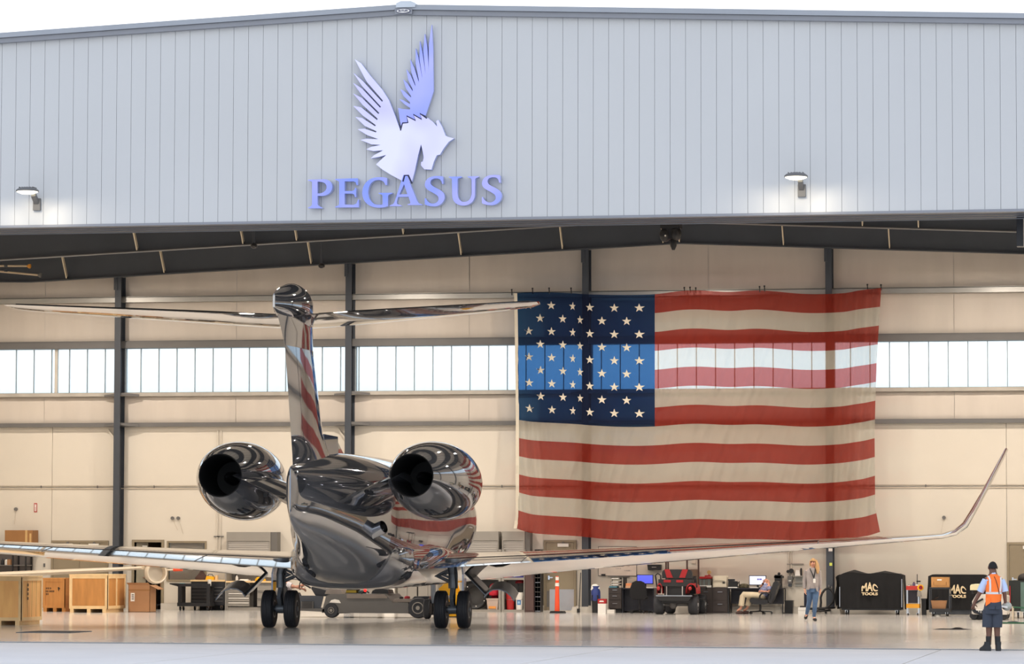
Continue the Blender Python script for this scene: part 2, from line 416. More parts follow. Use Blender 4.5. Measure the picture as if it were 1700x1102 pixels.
for (a, b, c, d), mm, lb in (((1375.5, 910, 1382, 915), m_paper, 'white paper notice stuck high on the grey pillar'), ((1377, 934, 1381.5, 939), mat('yellow_green_note', (206, 214, 96), .7), 'small yellow note stuck on the grey pillar')):
    r = rect(a, b, c, d, YB-.5)
    tag(obj('paper_note', B(r[0], YB-.506, r[1], r[2], YB-.5005, r[3]), mm), lb, 'notice')
# rafters with flange braces
m_brace = mat('cream_brace', (206, 192, 168), .5, 0, .04)
def rz(x): return 11.19 - .0445*abs(x-XRIDGE)
YR = [104.97, 97.7, 90.4, 83.1, 75.8, 69.7]
BR = {0: [(111, 458), (273, 450), (517, 436), (766, 421), (934, 411), (1101, 390), (1128, 390), (1301, 406), (1477, 412)], 1: [(228, 411), (404, 401), (493, 395), (670, 388), (1432, 373), (1525, 375)]}
for i, y in enumerate(YR):
    xk = -36.2
    bot = [(XL, rz(xk)+.04), (xk, rz(xk)), (XRIDGE, rz(XRIDGE)), (XR-2.3, rz(XR-2.3)), (XR, rz(XR-2.3)+.04)]
    top = [(XR, roofz(XR)-.32), (XRIDGE, roofz(XRIDGE)-.32), (XL, roofz(XL)-.32)]
    rf = MB().prism(bot+top, y-.008, y+.008)
    ra = struct('beam_rafter', rf, m_steel)
    fl = MB()
    for (xa, za), (xb, zb) in zip(bot, bot[1:]): fl.prism([(xa, za-.025), (xb, zb-.025), (xb, zb), (xa, za)], y-.13, y+.13)
    obj('bottom_flange', fl, m_steel if i == 0 else m_steelm, ra)
    fl = MB()
    for (xa, za), (xb, zb) in zip(top, top[1:]): fl.prism([(xa, za), (xb, zb), (xb, zb+.025), (xa, za+.025)], y-.13, y+.13)
    obj('top_flange', fl, m_steel, ra)
    for px, py in BR.get(i, ()):
        x = PY(px, py, y-.1).x; z = rz(x)
        obj('flange_brace', MB().bar((x, y-.1, z+.06), (x, y-.86, roofz(x)-.42), .15, .03, (1, 0, 0)), m_brace, ra)
        obj('brace_bolt', B(x-.035, y-.13, z+.005, x+.035, y-.09, z+.06), m_black, ra)
for k in range(30):
    x = XL + .8 + k*1.55
    if x > XR-.3: break
    z = roofz(x)-.2
    struct('beam_purlin', MB().box(x-.03, YF+.4, z-.1, x+.03, YB, z), m_steelm)
# ---- doors of the back wall
def door(name, r, leaves, kick=False, handle=None):
    x0, x1, zt = r[0], r[2], r[3]
    f = MB().box(x0, YB-.05, 0, x0+.07, YB-.001, zt).box(x1-.07, YB-.05, 0, x1, YB-.001, zt).box(x0+.07, YB-.05, zt-.07, x1-.07, YB-.001, zt)
    d = struct(name, f, m_tan)
    ws = (x1-x0-.14)/leaves
    for k in range(leaves):
        a = x0+.07+k*ws
        lf = obj('door_leaf', B(a+.006, YB-.035, .012, a+ws-.006, YB-.001, zt-.076), m_tan, d)
        cx = a + ws*(.62 if leaves == 1 else .55)
        obj('closer', B(cx-.17, YB-.10, zt-.2, cx+.17, YB-.036, zt-.1), m_white, d)
        obj('closer_arm', B(cx-.03, YB-.09, zt-.1, cx+.03, YB-.03, zt-.045), m_steelm, d)
        hx = a+.1 if k == leaves-1 else a+ws-.1
        obj('lever', MB().box(hx-.025, YB-.09, .98, hx+.025, YB-.036, 1.1).box(hx-.02, YB-.1, 1.03, hx+.12, YB-.075, 1.06), m_chrome, d)
        if kick:
            r2 = rect(912.5, 978, 953.5, 1011, YB-.04); obj('kick_plate', B(r2[0], YB-.042, .05, r2[2], YB-.0355, r2[3]), m_alu, lf)
            obj('louvre', MB().box(a+.03, YB-.04, .15, r2[0]-.02, YB-.0355, r2[3]-.05), m_steelm, lf)
    return d
door('door_1', rect(85, 897, 180, 1013, YB), 2)
door('door_3', rect(903, 896.5, 957, 1013, YB), 1, True)
door('door_4', rect(1672, 900, 1732, 1020, YB), 1)
# open office doorway, with the office behind it, and the office window
f = MB(); x0, x1, zt = d2[0], d2[2], d2[3]
f.box(x0-.08, YB-.04, 0, x0, YB+.3, zt+.08).box(x1, YB-.04, 0, x1+.08, YB+.3, zt+.08).box(x0, YB-.04, zt, x1, YB+.3, zt+.08)
dd = struct('door_2', f, m_tan)
xm = XY(242.5, YB, 950)
lf = obj('door_leaf', MB().bar((x0+.03, YB+.1, zt/2), (xm, YB+.2, zt/2), .045, zt-.03), mat('office_door', (150, 142, 122), .5), dd)
obj('lever', MB().box(xm-.12, YB+.07, .98, xm-.03, YB+.16, 1.03), m_chrome, lf)
obj('notice', B(x0+.22, YB+.10, zt-.28, x0+.38, YB+.115, zt-.1), m_paper, lf)
m_off = mat('office_wall', (150, 128, 104), .7)
ro = MB().box(d2[0]-.6, YB+3.2, 0, ow[2]+.6, YB+3.3, 2.7).box(d2[0]-.7, YB+.3, 0, d2[0]-.6, YB+3.3, 2.7).box(ow[2]+.6, YB+.3, 0, ow[2]+.7, YB+3.3, 2.7).box(d2[0]-.7, YB+.3, 2.7, ow[2]+.7, YB+3.3, 2.8)
struct('wall_office', ro, m_off)
f = MB(); q = .06
f.box(ow[0]-q, YB-.03, ow[1]-q, ow[0], YB+.12, ow[3]+q).box(ow[2], YB-.03, ow[1]-q, ow[2]+q, YB+.12, ow[3]+q).box(ow[0], YB-.03, ow[3], ow[2], YB+.12, ow[3]+q).box(ow[0], YB-.03, ow[1]-q, ow[2], YB+.12, ow[1])
wn = struct('window_9', f, m_tan)
gm = bpy.data.materials.new('office_glass'); gm.use_nodes = True
g_ = gm.node_tree.nodes['Principled BSDF']; g_.inputs['Transmission Weight'].default_value = .9; g_.inputs['Roughness'].default_value = .03; g_.inputs['Base Color'].default_value = (.9, .9, .86, 1)
obj('pane', B(ow[0], YB+.03, ow[1], ow[2], YB+.04, ow[3]), gm, wn)
sh = MB()
for k in range(26):
    z = ow[1] + (ow[3]-ow[1])*k/26
    sh.box(ow[0]+.02, YB+.1, z, ow[2]-.1, YB+.118, z+(ow[3]-ow[1])/26*.8)
bl = obj('window_blind', sh, mat('brown_blind', (132, 106, 76), .7, 0, .05)); bl['kind'] = 'structure'
s = thing('office_shelf', 'dark shelf of stacked goods inside the open office doorway', 'shelf', (xm+.3, YB+.8, 0))
xr = x1-.04
for z in (.12, .62, 1.12, 1.55): obj('shelf_board', B(xm+.06, YB+.6, z, xr, YB+1.1, z+.04), m_blackm, s)
obj('back', B(xm+.06, YB+1.1, 0, xr, YB+1.13, 1.9), m_black, s)
for xx in (xm+.06, xr-.04): obj('post', B(xx, YB+.58, 0, xx+.04, YB+.62, 1.9), m_black, s)
for k, (z, c, w_) in enumerate(((1.59, m_white, .14), (1.16, m_dred, .1), (.66, m_card, .16), (.16, m_steelm, .2))):
    tag(obj('storage_box', B(xm+.16+.05*k, YB+.66, z, xm+.16+.05*k+w_, YB+.95, z+.2), c), ['white box on the top board of the dark office shelf', 'dark red box on the office shelf under the white box', 'brown box in the middle of the dark office shelf', 'grey box on the lowest board of the office shelf'][k], 'box')
# ================================================================== BUSINESS JET
PSI = math.radians(4.5)
jet = thing('business_jet', 'dark grey glossy twin-engined business jet with T-tail parked nose-in', 'aircraft', (-19.76, 82.15, 0), PSI, local=True)
m_jet = mat('glossy_grey_paint', (134, 138, 147), .035, .80, .012, .5)
m_jetd = mat('jet_dark_metal', (58, 60, 66), .35, .6, .06)
m_strut = mat('landing_gear_grey', (112, 118, 126), .35, .3, .08, 8)
m_gap = mat('panel_gap_black', (12, 12, 14), .6)
def J(name, mb, m=None, parent=None, smooth=35, label=None): return obj(name, mb, m or m_jet, parent or jet, smooth, label)
def ell(y, xc, zc, hw, hh, n=40, pw=1.0, zlow=None, plow=None):
    r = []
    for k in range(n):
        a = 2*math.pi*k/n; c, s = math.cos(a), math.sin(a)
        h = hh if s >= 0 or zlow is None else zlow
        q = plow if (plow and s < 0) else pw
        r.append(Vector((xc + hw*math.copysign(abs(c)**q, c), y, zc + h*math.copysign(abs(s)**q, s))))
    return r
def interp(st, t):
    for a, b in zip(st, st[1:]):
        if a[0] <= t <= b[0]:
            f = (t-a[0])/(b[0]-a[0]); return [a[i]+(b[i]-a[i])*f for i in range(len(a))]
    return list(st[-1])
def smooth_st(st, n):
    """Catmull-Rom through the stations"""
    out = []
    for i in range(len(st)-1):
        p0, p1, p2, p3 = st[max(i-1, 0)], st[i], st[i+1], st[min(i+2, len(st)-1)]
        for k in range(n):
            t = k/n
            out.append([.5*((2*b)+(-a+c)*t+(2*a-5*b+4*c-d)*t*t+(-a+3*b-3*c+d)*t**3) for a, b, c, d in zip(p0, p1, p2, p3)])
    out.append(list(st[-1])); return out
# fuselage:  y, centre z, half width, upper half height, lower half height
FUS = [(-10.35, 3.28, .015, .34, .66), (-10.1, 3.25, .12, .40, .80), (-9.4, 3.2, .26, .54, .96), (-8.2, 3.11, .46, .74, 1.12), (-6.6, 3.0, .71, .98, 1.33), (-4.8, 2.88, 1.0, 1.18, 1.60), (-2.8, 2.79, 1.25, 1.30, 1.76),
       (0, 2.75, 1.345, 1.36, 1.77), (4, 2.74, 1.35, 1.37, 1.72), (6.5, 2.74, 1.35, 1.37, 1.48), (9.0, 2.74, 1.35, 1.37, 1.38), (11, 2.70, 1.27, 1.28, 1.34), (12.6, 2.60, 1.04, 1.05, 1.16), (13.9, 2.42, .66, .66, .76), (14.8, 2.28, .22, .22, .26), (14.95, 2.25, .03, .03, .03)]
J('fuselage', MB().loft([ell(y, 0, zc, hw, hu, 48, 1, hl, 1 - .36*max(0, min(1, (y+9)/5))*max(0, min(1, (9-y)/4))) for y, zc, hw, hu, hl in smooth_st(FUS, 4)]))
# cabin windows along both flanks and the windscreen
for sx_ in (-1, 1):
    for k in range(8):
        y = .9 + k*1.12; zc, hw, hu = 2.75, 1.348, 1.365
        z = 3.2; x = hw*math.sqrt(1-((z-zc)/hu)**2)
        pts = [(y+.21*math.cos(2*math.pi*i/18), z+.15*math.sin(2*math.pi*i/18)) for i in range(18)]
        def P3(yy, zz, o): return Vector((sx_*(hw*math.sqrt(max(0, 1-((zz-zc)/hu)**2))+o), yy, zz))
        J('cabin_window', MB().loft([[P3(a, b, -.02) for a, b in pts], [P3(a, b, .006) for a, b in pts]]), m_black)
# belly fairing
BEL = [(-3.7, 1.72, .7, .22, .40), (-3.4, 1.70, 1.1, .30, .60), (-2.9, 1.69, 1.32, .36, .72), (-2.3, 1.69, 1.43, .36, .735), (-1.6, 1.68, 1.47, .36, .74), (2.5, 1.68, 1.48, .36, .74), (5.2, 1.72, 1.4, .3, .62), (7.2, 1.72, .8, .2, .40), (8.0, 1.7, .2, .1, .2)]
J('belly_fairing', MB().loft([ell(y, 0, zc, hw, hu, 40, .62, hl) for y, zc, hw, hu, hl in smooth_st(BEL, 4)]))
bc = J('belly_beacon', MB().lathe([(.035, 0), (.035, .03), (.025, .05), (.001, .06)], (.35, -2.4, .945), (0, 0, -1), 12), mat('red_beacon', (255, 40, 36), .2, emit=1.6), label='small red beacon light')
for xx, yy in ((-.35, -3.0), (.0, -3.0)): J('belly_drain_slot', B(xx, yy, 1.02, xx+.22, yy+.04, 1.06), m_gap)
# airfoil ring: chord from LE (t=0) to TE (t=1)
def airfoil(tc, n=14, t0=0.0, t1=1.0, camber=0.0):
    ts = [t0 + (t1-t0)*(1-math.cos(math.pi*i/n))/2 for i in range(n+1)]
    def th(t): return tc*5*(.2969*math.sqrt(max(t, 0))-.126*t-.3516*t*t+.2843*t**3-.1036*t**4)
    up = [(t, th(t)+camber*4*t*(1-t)) for t in ts]; lo = [(t, -th(t)+camber*4*t*(1-t)) for t in reversed(ts)]
    if t1 == 1.0: lo = lo[1:]
    if t0 == 0: lo = lo[:-1]
    return up + lo
def wing_ring(x, yle, ch, z, tc, cant, sg, af):
    nx, nz_ = -math.sin(cant), math.cos(cant); r = []
    for t, h in af: r.append(Vector((sg*(x + nx*h*ch), yle - t*ch, z + nz_*h*ch)))
    return r
WST = []
def wsec(x):
    yle = 6.1 - .70*(x-1.3); te = -1.65 if x <= 4.5 else -1.65 - (x-4.5)*(2.45/9.2)
    ch = yle - te; tc = .10 if x < 2 else .10 - .02*(x-2)/11.7
    z = 1.40 + (x-1.3)*.0655
    return (x, yle, ch, z, tc, 0.0)
for x in (.6, 1.3, 2.2, 3.2, 4.5, 6.5, 8.5, 10.5, 12.4, 13.3): WST.append(wsec(x))
yl, cc = wsec(13.3)[1], wsec(13.3)[2]
WL = [(13.72, 2.215, .10), (14.0, 2.29, .42), (14.22, 2.46, .78), (14.40, 2.76, .98), (14.62, 3.15, 1.05), (14.9, 3.68, 1.06), (15.14, 4.14, 1.06)]
for k, (x, z, ca) in enumerate(WL):
    f = (k+1)/len(WL); WST.append((x, yl-.25-1.9*f, cc-.1-(cc-.70)*f, z, .085+.05*min(1, k/2), ca))
m_wing = mat('glossy_wing_paint', (168, 166, 166), .045, 1.0, .012, .5)
for sg in (-1, 1):
    lf = MB().loft([wing_ring(*s, sg, airfoil(s[4])) for s in WST])
    if sg < 0: lf.f = [f[::-1] for f in lf.f]
    wg = J('wing', lf, m_wing)
    # flap and aileron break lines, hinge fairings
    for x in (3.9, 7.4, 10.9):
        s = wsec(x); te = s[1]-s[2]
        pts = []
        g = MB()
        for t in (.72, .8, .9, .97):
            h = [q for q in airfoil(s[4], 14) if abs(q[0]-t) < .06]
            th = s[4]*5*(.2969*math.sqrt(t)-.126*t-.3516*t*t+.2843*t**3-.1036*t**4)
            pts.append(Vector((sg*x, s[1]-t*s[2], s[3]+th*s[2]+.001)))
        g.tube(pts, .012, 4); J('flap_gap', g, m_gap, wg)
    pts = []
    for x in (1.7, 3, 4.5, 6.5, 8.5, 10.9):
        s = wsec(x); t = .70; th = s[4]*5*(.2969*math.sqrt(t)-.126*t-.3516*t*t+.2843*t**3-.1036*t**4)
        pts.append(Vector((sg*x, s[1]-t*s[2], s[3]+th*s[2]+.001)))
    J('flap_hinge_gap', MB().tube(pts, .011, 4), m_gap, wg)
    # wing root fillet along the fairing
    J('root_fillet', MB().loft([ell(y, sg*1.28, z, hw, hh, 20) for y, z, hw, hh in ((-1.75, 1.5, .03, .03), (-1.4, 1.52, .16, .10), (-.4, 1.56, .34, .22), (2, 1.6, .46, .4), (5.5, 1.6, .3, .3), (6.8, 1.6, .05, .05))]))
# fin + rudder: z, TE y, LE y, t/c
FIN = [(3.3, -9.95, -4.4, .075), (3.9, -10.12, -5.7, .085), (4.4, -10.33, -6.75, .10), (5.2, -10.66, -7.4, .11), (6.0, -11.0, -8.0, .12), (6.6, -11.3, -8.5, .125), (6.95, -11.5, -8.8, .125)]
def fin_ring(z, te, le, tc, t0, t1):
    ch = le-te; return [Vector((h*ch, le-t*ch, z)) for t, h in airfoil(tc, 12, t0, t1)]
J('fin', MB().loft([fin_ring(z, te, le, tc, 0, .735) for z, te, le, tc in FIN]))
rud = J('rudder', MB().loft([fin_ring(z, te, le, tc, .742, 1.0) for z, te, le, tc in FIN[0:6]]))
ROOTFIN = MB().loft([ell(y, 0, z, hw, hh, 16) for y, z, hw, hh in ((-5.9, 4.25, .16, .28), (-5.2, 4.16, .15, .24), (-5.05, 4.14, .15, .22))])
J('dorsal_inlet', MB().prism([(-.15, 3.9), (.15, 3.9), (.13, 4.42), (-.13, 4.42)], -6.9, -5.05))
J('dorsal_fillet', MB().add([(-.12, -5.05, 4.0), (.12, -5.05, 4.0), (.1, -5.05, 4.36), (-.1, -5.05, 4.36), (-.02, -3.4, 4.02), (.02, -3.4, 4.02)], [(0, 1, 2, 3), (0, 3, 4), (1, 5, 2), (3, 2, 5, 4), (0, 4, 5, 1)]))
BUL = [(-12.35, 6.98, .025, .16, .14), (-12.0, 6.99, .10, .24, .22), (-11.2, 7.02, .24, .36, .34), (-10.3, 7.05, .32, .45, .40), (-9.5, 7.05, .31, .42, .40), (-9.0, 7.04, .24, .34, .36), (-8.65, 7.02, .13, .2, .2), (-8.5, 7.0, .03, .04, .04)]
bul = J('tail_bullet', MB().loft([ell(y, 0, zc, hw, hu, 32, 1, hl) for y, zc, hw, hu, hl in smooth_st(BUL, 4)]))
J('tail_lamp', B(-.02, -12.375, 6.86, .02, -12.34, 7.1), m_white, bul)
J('bullet_skirt', MB().loft([[Vector((h*(le-te), le-t*(le-te), z)) for t, h in airfoil(tc, 12)] for z, te, le, tc in ((6.15, -11.1, -8.1, .13), (6.45, -11.5, -8.4, .15), (6.75, -11.95, -8.6, .17), (7.0, -12.25, -8.75, .17))]))
for sg in (-1, 1):
    st = [(.05, -8.45, 2.55, 6.76, .11), (.6, -8.65, 2.55, 6.77, .11), (1.6, -9.2, 2.5, 6.795, .10), (3.2, -10.3, 1.98, 6.835, .10), (4.8, -11.5, 1.42, 6.87, .10), (5.35, -11.95, 1.15, 6.885, .10), (5.53, -12.4, .62, 6.89, .09)]
    lf = MB().loft([wing_ring(x, yl_, c, z, tc, 0, sg, airfoil(tc)) for x, yl_, c, z, tc in st])
    if sg < 0: lf.f = [f[::-1] for f in lf.f]
    sb = J('tailplane', lf, m_wing)
    J('elevator_gap', MB().tube([(sg*x, yl_-.7*c, z+.032*c) for x, yl_, c, z, tc in st[1:6]], .009, 4), m_gap, sb)
    J('tailplane_fillet', MB().loft([ell(y, sg*.25, 6.77, hw, hh, 16) for y, hw, hh in ((-10.75, .03, .02), (-10.3, .16, .08), (-9.7, .28, .15), (-9.0, .2, .12), (-8.6, .05, .04))]))
# engines
NAC = [(-.02, .462), (0, .485), (.5, .61), (1.1, .725), (1.8, .82), (2.6, .88), (3.35, .90), (4.1, .875), (4.8, .80), (5.3, .70), (5.42, .64)]
for sg in (-1, 1):
    a = Vector((sg*2.137, -7.2, 3.5)); ax = (Vector((sg*2.255, -3.85, 3.433)) - a).normalized()
    prof = [(r, s) for s, r in smooth_st(NAC[1:], 4)]
    q = MB().lathe(prof, a, ax, 48, False)
    inner = [(.64, 5.42), (.6, 5.36), (.58, 5.0), (.60, 4.4)]
    q.lathe(inner, a, ax, 48, False)
    na = J('engine_nacelle', q)
    J('exhaust_nozzle', MB().lathe([(.485, 0), (.478, -.012), (.462, .0), (.45, .25), (.43, .7), (.40, 1.4), (.38, 1.9)], a, ax, 48, False), mat('near_black_nozzle', (7, 8, 11), .7, .0), na)  # inside of the nozzle and the plug are coloured an even near-black
    J('exhaust_plug', MB().lathe([(.01, .85), (.06, .95), (.13, 1.3), (.15, 1.88)], a, ax, 20), mat('near_black_nozzle', (14, 15, 18)), na)
    J('turbine_disc', MB().lathe([(.385, 1.86), (.385, 1.9)], a, ax, 32), m_gap, na)
    J('fan_disc', MB().lathe([(.6, 4.38), (.6, 4.42)], a, ax, 32), m_jetd, na)
    J('intake_lip', MB().lathe([(.705, 5.28), (.69, 5.36), (.655, 5.425), (.62, 5.41), (.598, 5.33)], a, ax, 48, False), m_chrome, na)
    J('cowl_joint', MB().lathe([(.885, 2.62), (.887, 2.64)], a, ax, 48, False), m_gap, na)
    # pylon
    st = [(.40, -3.6, 4.05, 2.84, .12), (1.0, -3.75, 3.8, 3.13, .115), (1.5, -3.9, 3.5, 3.36, .11), (1.85, -4.0, 3.3, 3.50, .11)]
    lf = MB().loft([wing_ring(x, y_, c, z, tc, .42, sg, airfoil(tc)) for x, y_, c, z, tc in st])
    if sg < 0: lf.f = [f[::-1] for f in lf.f]
    py_ = J('engine_pylon', lf)
    J('pylon_vent', MB().box(sg*1.12-.11, -6.86, 3.03, sg*1.12-.02, -6.78, 3.09).box(sg*1.12+.02, -6.86, 3.07, sg*1.12+.11, -6.78, 3.13), m_gap, py_)
# auxiliary power unit exhaust on the flank
ap = Vector((.98, -4.95, 2.30)); ad = Vector((.86, -.36, .36)).normalized()
ex = J('exhaust_stub', MB().lathe([(.16, -.25), (.15, .24), (.135, .24), (.125, .1), (.12, -.1)], ap, ad, 24, False), m_chrome, label='short polished exhaust pipe')
J('exhaust_bore', MB().lathe([(.13, .02), (.13, .03)], ap, ad, 20), m_gap, ex)
for p_, s_ in (((.60, -6.3, 2.50), .1), ((.72, -5.8, 2.42), .07)):
    J('drain_mast', MB().loft([[Vector(p_)+Vector((.02*c, .09*s, -.14*i)) for c, s in ((1, 0), (0, 1), (-1, 0), (0, -1))] for i in (-.5, 1)]), m_jetd)
J('static_light', MB().ball((.28, -7.0, 1.86), .018), mat('white_lamp', (255, 250, 240), .3, emit=.8))
# landing gear
TY = [(.20, -.125), (.30, -.14), (.385, -.14), (.425, -.125), (.446, -.10), (.448, -.075), (.436, -.072), (.436, -.064), (.449, -.061), (.449, -.026), (.437, -.023), (.437, -.015), (.449, -.012), (.449, .012), (.437, .015), (.437, .023), (.449, .026), (.449, .061), (.436, .064), (.436, .072), (.448, .075), (.446, .10), (.425, .125), (.385, .14), (.30, .14), (.20, .125)]
def gear(sg):
    x0 = sg*2.09
    g = MB().cyl((x0, .05, .95), (x0, .05, 1.62), .115).cyl((x0, .05, 1.5), (x0, .05, 1.66), .2).cyl((x0, 0, .5), (x0, .05, 1.0), .065)
    leg = J('landing_gear_strut', g, m_strut)
    J('drag_brace', MB().cyl((x0-sg*.1, .02, 1.12), (x0-sg*.95, .1, 1.52), .042, n=8).cyl((x0-sg*.1, -.04, 1.22), (x0-sg*.9, .0, 1.56), .03, n=8), m_strut, leg)
    J('torque_link', MB().bar((x0, -.1, .95), (x0, -.28, .72), .09, .035).bar((x0, -.28, .72), (x0, -.05, .5), .09, .035), m_strut, leg)
    J('axle', MB().cyl((x0-.34, 0, .449), (x0+.34, 0, .449), .06, n=12).cyl((x0-.1, 0, .449), (x0+.1, 0, .449), .11, n=12), m_strut, leg)
    J('brake_hose', MB().tube([(x0+.06, -.13, 1.4), (x0+.1, -.17, 1.0), (x0+.05, -.2, .75), (x0+.08, -.1, .55)], .014, 6), m_gap, leg)
    for d in (-.275, .275):
        ty = J('tyre', MB().lathe(TY, (x0+d, 0, .449), (1, 0, 0), 40), m_rubber, leg)
        J('wheel_hub', MB().lathe([(.2, -.12), (.2, .12)], (x0+d, 0, .449), (1, 0, 0), 24).lathe([(.215, .10), (.215, .128), (.18, .132), (.17, .09)], (x0+d, 0, .449), (1, 0, 0), 24).lathe([(.06, .12), (.06, .15), (.01, .16)], (x0+d, 0, .449), (1, 0, 0), 12), m_strut, leg)
    # outward gear door: sloping plate and curled outer lip
    pl = [(2.24, 1.50), (2.6, 1.14), (2.9, .82)]
    arc = [(2.9, .82), (2.98, .93), (3.1, 1.0), (3.25, 1.01), (3.40, .96), (3.52, .86), (3.60, .74)]
    def ribbon(line, y0, y1, th, sh=0.0):
        r = []
        for i, (x, z) in enumerate(line):
            xa, za = line[max(0, i-1)]; xb, zb = line[min(len(line)-1, i+1)]
            l = math.hypot(xb-xa, zb-za); nx, nz_ = -(zb-za)/l*th, (xb-xa)/l*th
            r.append([Vector((sg*x, y0, z-sh)), Vector((sg*x, y1, z+sh)), Vector((sg*(x+nx), y1, z+nz_+sh)), Vector((sg*(x+nx), y0, z+nz_-sh))])
        return MB().loft(r)
    m_door = mat('gear_door_grey', (92, 95, 101), .22, .55, .04)
    dr = J('gear_door', ribbon(pl, -.12, .75, .03, .05), m_door, None, 30)
    J('door_rod', MB().cyl((sg*2.25, -.14, 1.5), (sg*2.9, -.14, .84), .026, n=8), m_gap, dr)
    J('door_lip', ribbon(arc, -.35, .5, .025, .09), m_door, dr, 50)
    J('inner_door', MB().add([(sg*2.3, .1, 1.5), (sg*2.34, .1, 1.5), (sg*2.34, .1, .8), (sg*2.3, .1, .8), (sg*2.3, .7, 1.5), (sg*2.34, .7, 1.5), (sg*2.34, .5, .9), (sg*2.3, .5, .9)], [(0,1,2,3), (7,6,5,4), (0,4,5,1), (1,5,6,2), (2,6,7,3), (3,7,4,0)]), m_jet, leg)
    J('wheel_well', MB().box(x0-.55, -.6, 1.42, x0+.35, .6, 1.47), m_gap, leg)
for sg in (-1, 1): gear(sg)
ng = MB().cyl((0, 11.6, .42), (0, 11.6, 1.6), .07)
nl = J('nose_gear_strut', ng, m_strut)
for d in (-.16, .16): J('nose_tyre', MB().lathe([(.12, -.08), (.24, -.09), (.27, -.06), (.27, .06), (.24, .09), (.12, .08)], (d, 11.6, .271), (1, 0, 0), 28), m_rubber, nl)
# ================================================================== FLAG
FY = YB - .78
UC = [857, 876.7, 896, 914.8, 934, 951, 962.4, 978.8, 999.2, 1019.8, 1040.4, 1060.9, 1087]
def lerp_t(tab, x):
    for (a, b), (c, d) in zip(tab, tab[1:]):
        if a <= x <= c: return b + (d-b)*(x-a)/(c-a)
    return tab[-1][1]
def cr_t(tab, x):
    """smooth table lookup"""
    for i in range(len(tab)-1):
        if tab[i][0] <= x <= tab[i+1][0]:
            p0, p1, p2, p3 = tab[max(i-1, 0)], tab[i], tab[i+1], tab[min(i+2, len(tab)-1)]
            h = p2[0]-p1[0]; t = (x-p1[0])/h
            m1 = (p2[1]-p0[1])/max(p2[0]-p0[0], 1e-6)*h; m2 = (p3[1]-p1[1])/max(p3[0]-p1[0], 1e-6)*h
            return (2*t**3-3*t*t+1)*p1[1]+(t**3-2*t*t+t)*m1+(-2*t**3+3*t*t)*p2[1]+(t**3-t*t)*m2
    return tab[-1][1]
TOPY = [(857, 486.5), (880, 485), (920, 485.5), (955, 487), (974, 488.5), (1040, 489.5), (1090, 488), (1130, 483), (1160, 482), (1210, 484.5), (1260, 482), (1340, 488), (1400, 486.5), (1430, 481.5), (1463, 478)]
BOTY = [(857, 877), (880, 884), (910, 887), (960, 890), (1000, 894), (1050, 896.5), (1110, 895), (1160, 893), (1210, 894.5), (1260, 895), (1340, 897), (1400, 894), (1440, 889.5), (1463, 883)]
LEFT = [(0, 0), (.1, 1.0), (.5, 3.0), (.95, 3.0), (1.0, -.5)]
RIGHT = [(0, 0), (.12, -3), (.3, -7.5), (.45, -9.5), (.6, -11), (.9, -10), (1.0, -2)]
def flag_px(u, v):
    uc = u*2.6212
    x = lerp_t([(k/12, q) for k, q in enumerate(UC)], uc) if uc <= 1 else 1087 + (u-1/2.6212)/(1-1/2.6212)*(1463-1087)
    wl = max(0, 1-(x-857)/120); wr = max(0, 1-(1463-x)/160)
    y = cr_t(TOPY, x)*(1-v) + cr_t(BOTY, x)*v
    return x + wl*lerp_t(LEFT, v) + wr*lerp_t(RIGHT, v), y
def flag_pt(u, v, off=0.0):
    x, y = flag_px(u, v)
    d = .05*math.sin((x-857)/62.0 + 1.3*v) + .035*math.sin((x-857)/23. - 2.2*v + 1.0)*(.4+.6*v)
    nz_ = mnoise.noise(Vector((x*.045, y*.008, 1.7)))*.05 + mnoise.noise(Vector((x*.13+y*.05, y*.012, 5.1)))*.035*(.3+.7*v)
    if 935 < x < 985: d += .10*math.exp(-((x-957)/11)**2)*(1-.35*v)
    fan = math.exp(-((x-870)/40)**2)*math.sin((x-857)*.42 - (y-480)*.03)*.03
    fan += math.exp(-((x-1440)/45)**2)*math.sin((x-1463)*.36 + (y-480)*.02)*.03
    fan += math.exp(-((x-1310)/70)**2)*math.sin((x-1290)*.22 + (y-700)*.045)*.028*max(0, v-.25)
    fan += math.exp(-((x-1010)/60)**2)*math.sin((x-990)*.3 + (y-700)*.05)*.028*max(0, v-.1)
    return PY(x, y, FY + d*1.25 + nz_*1.5 + fan*1.8 - off)
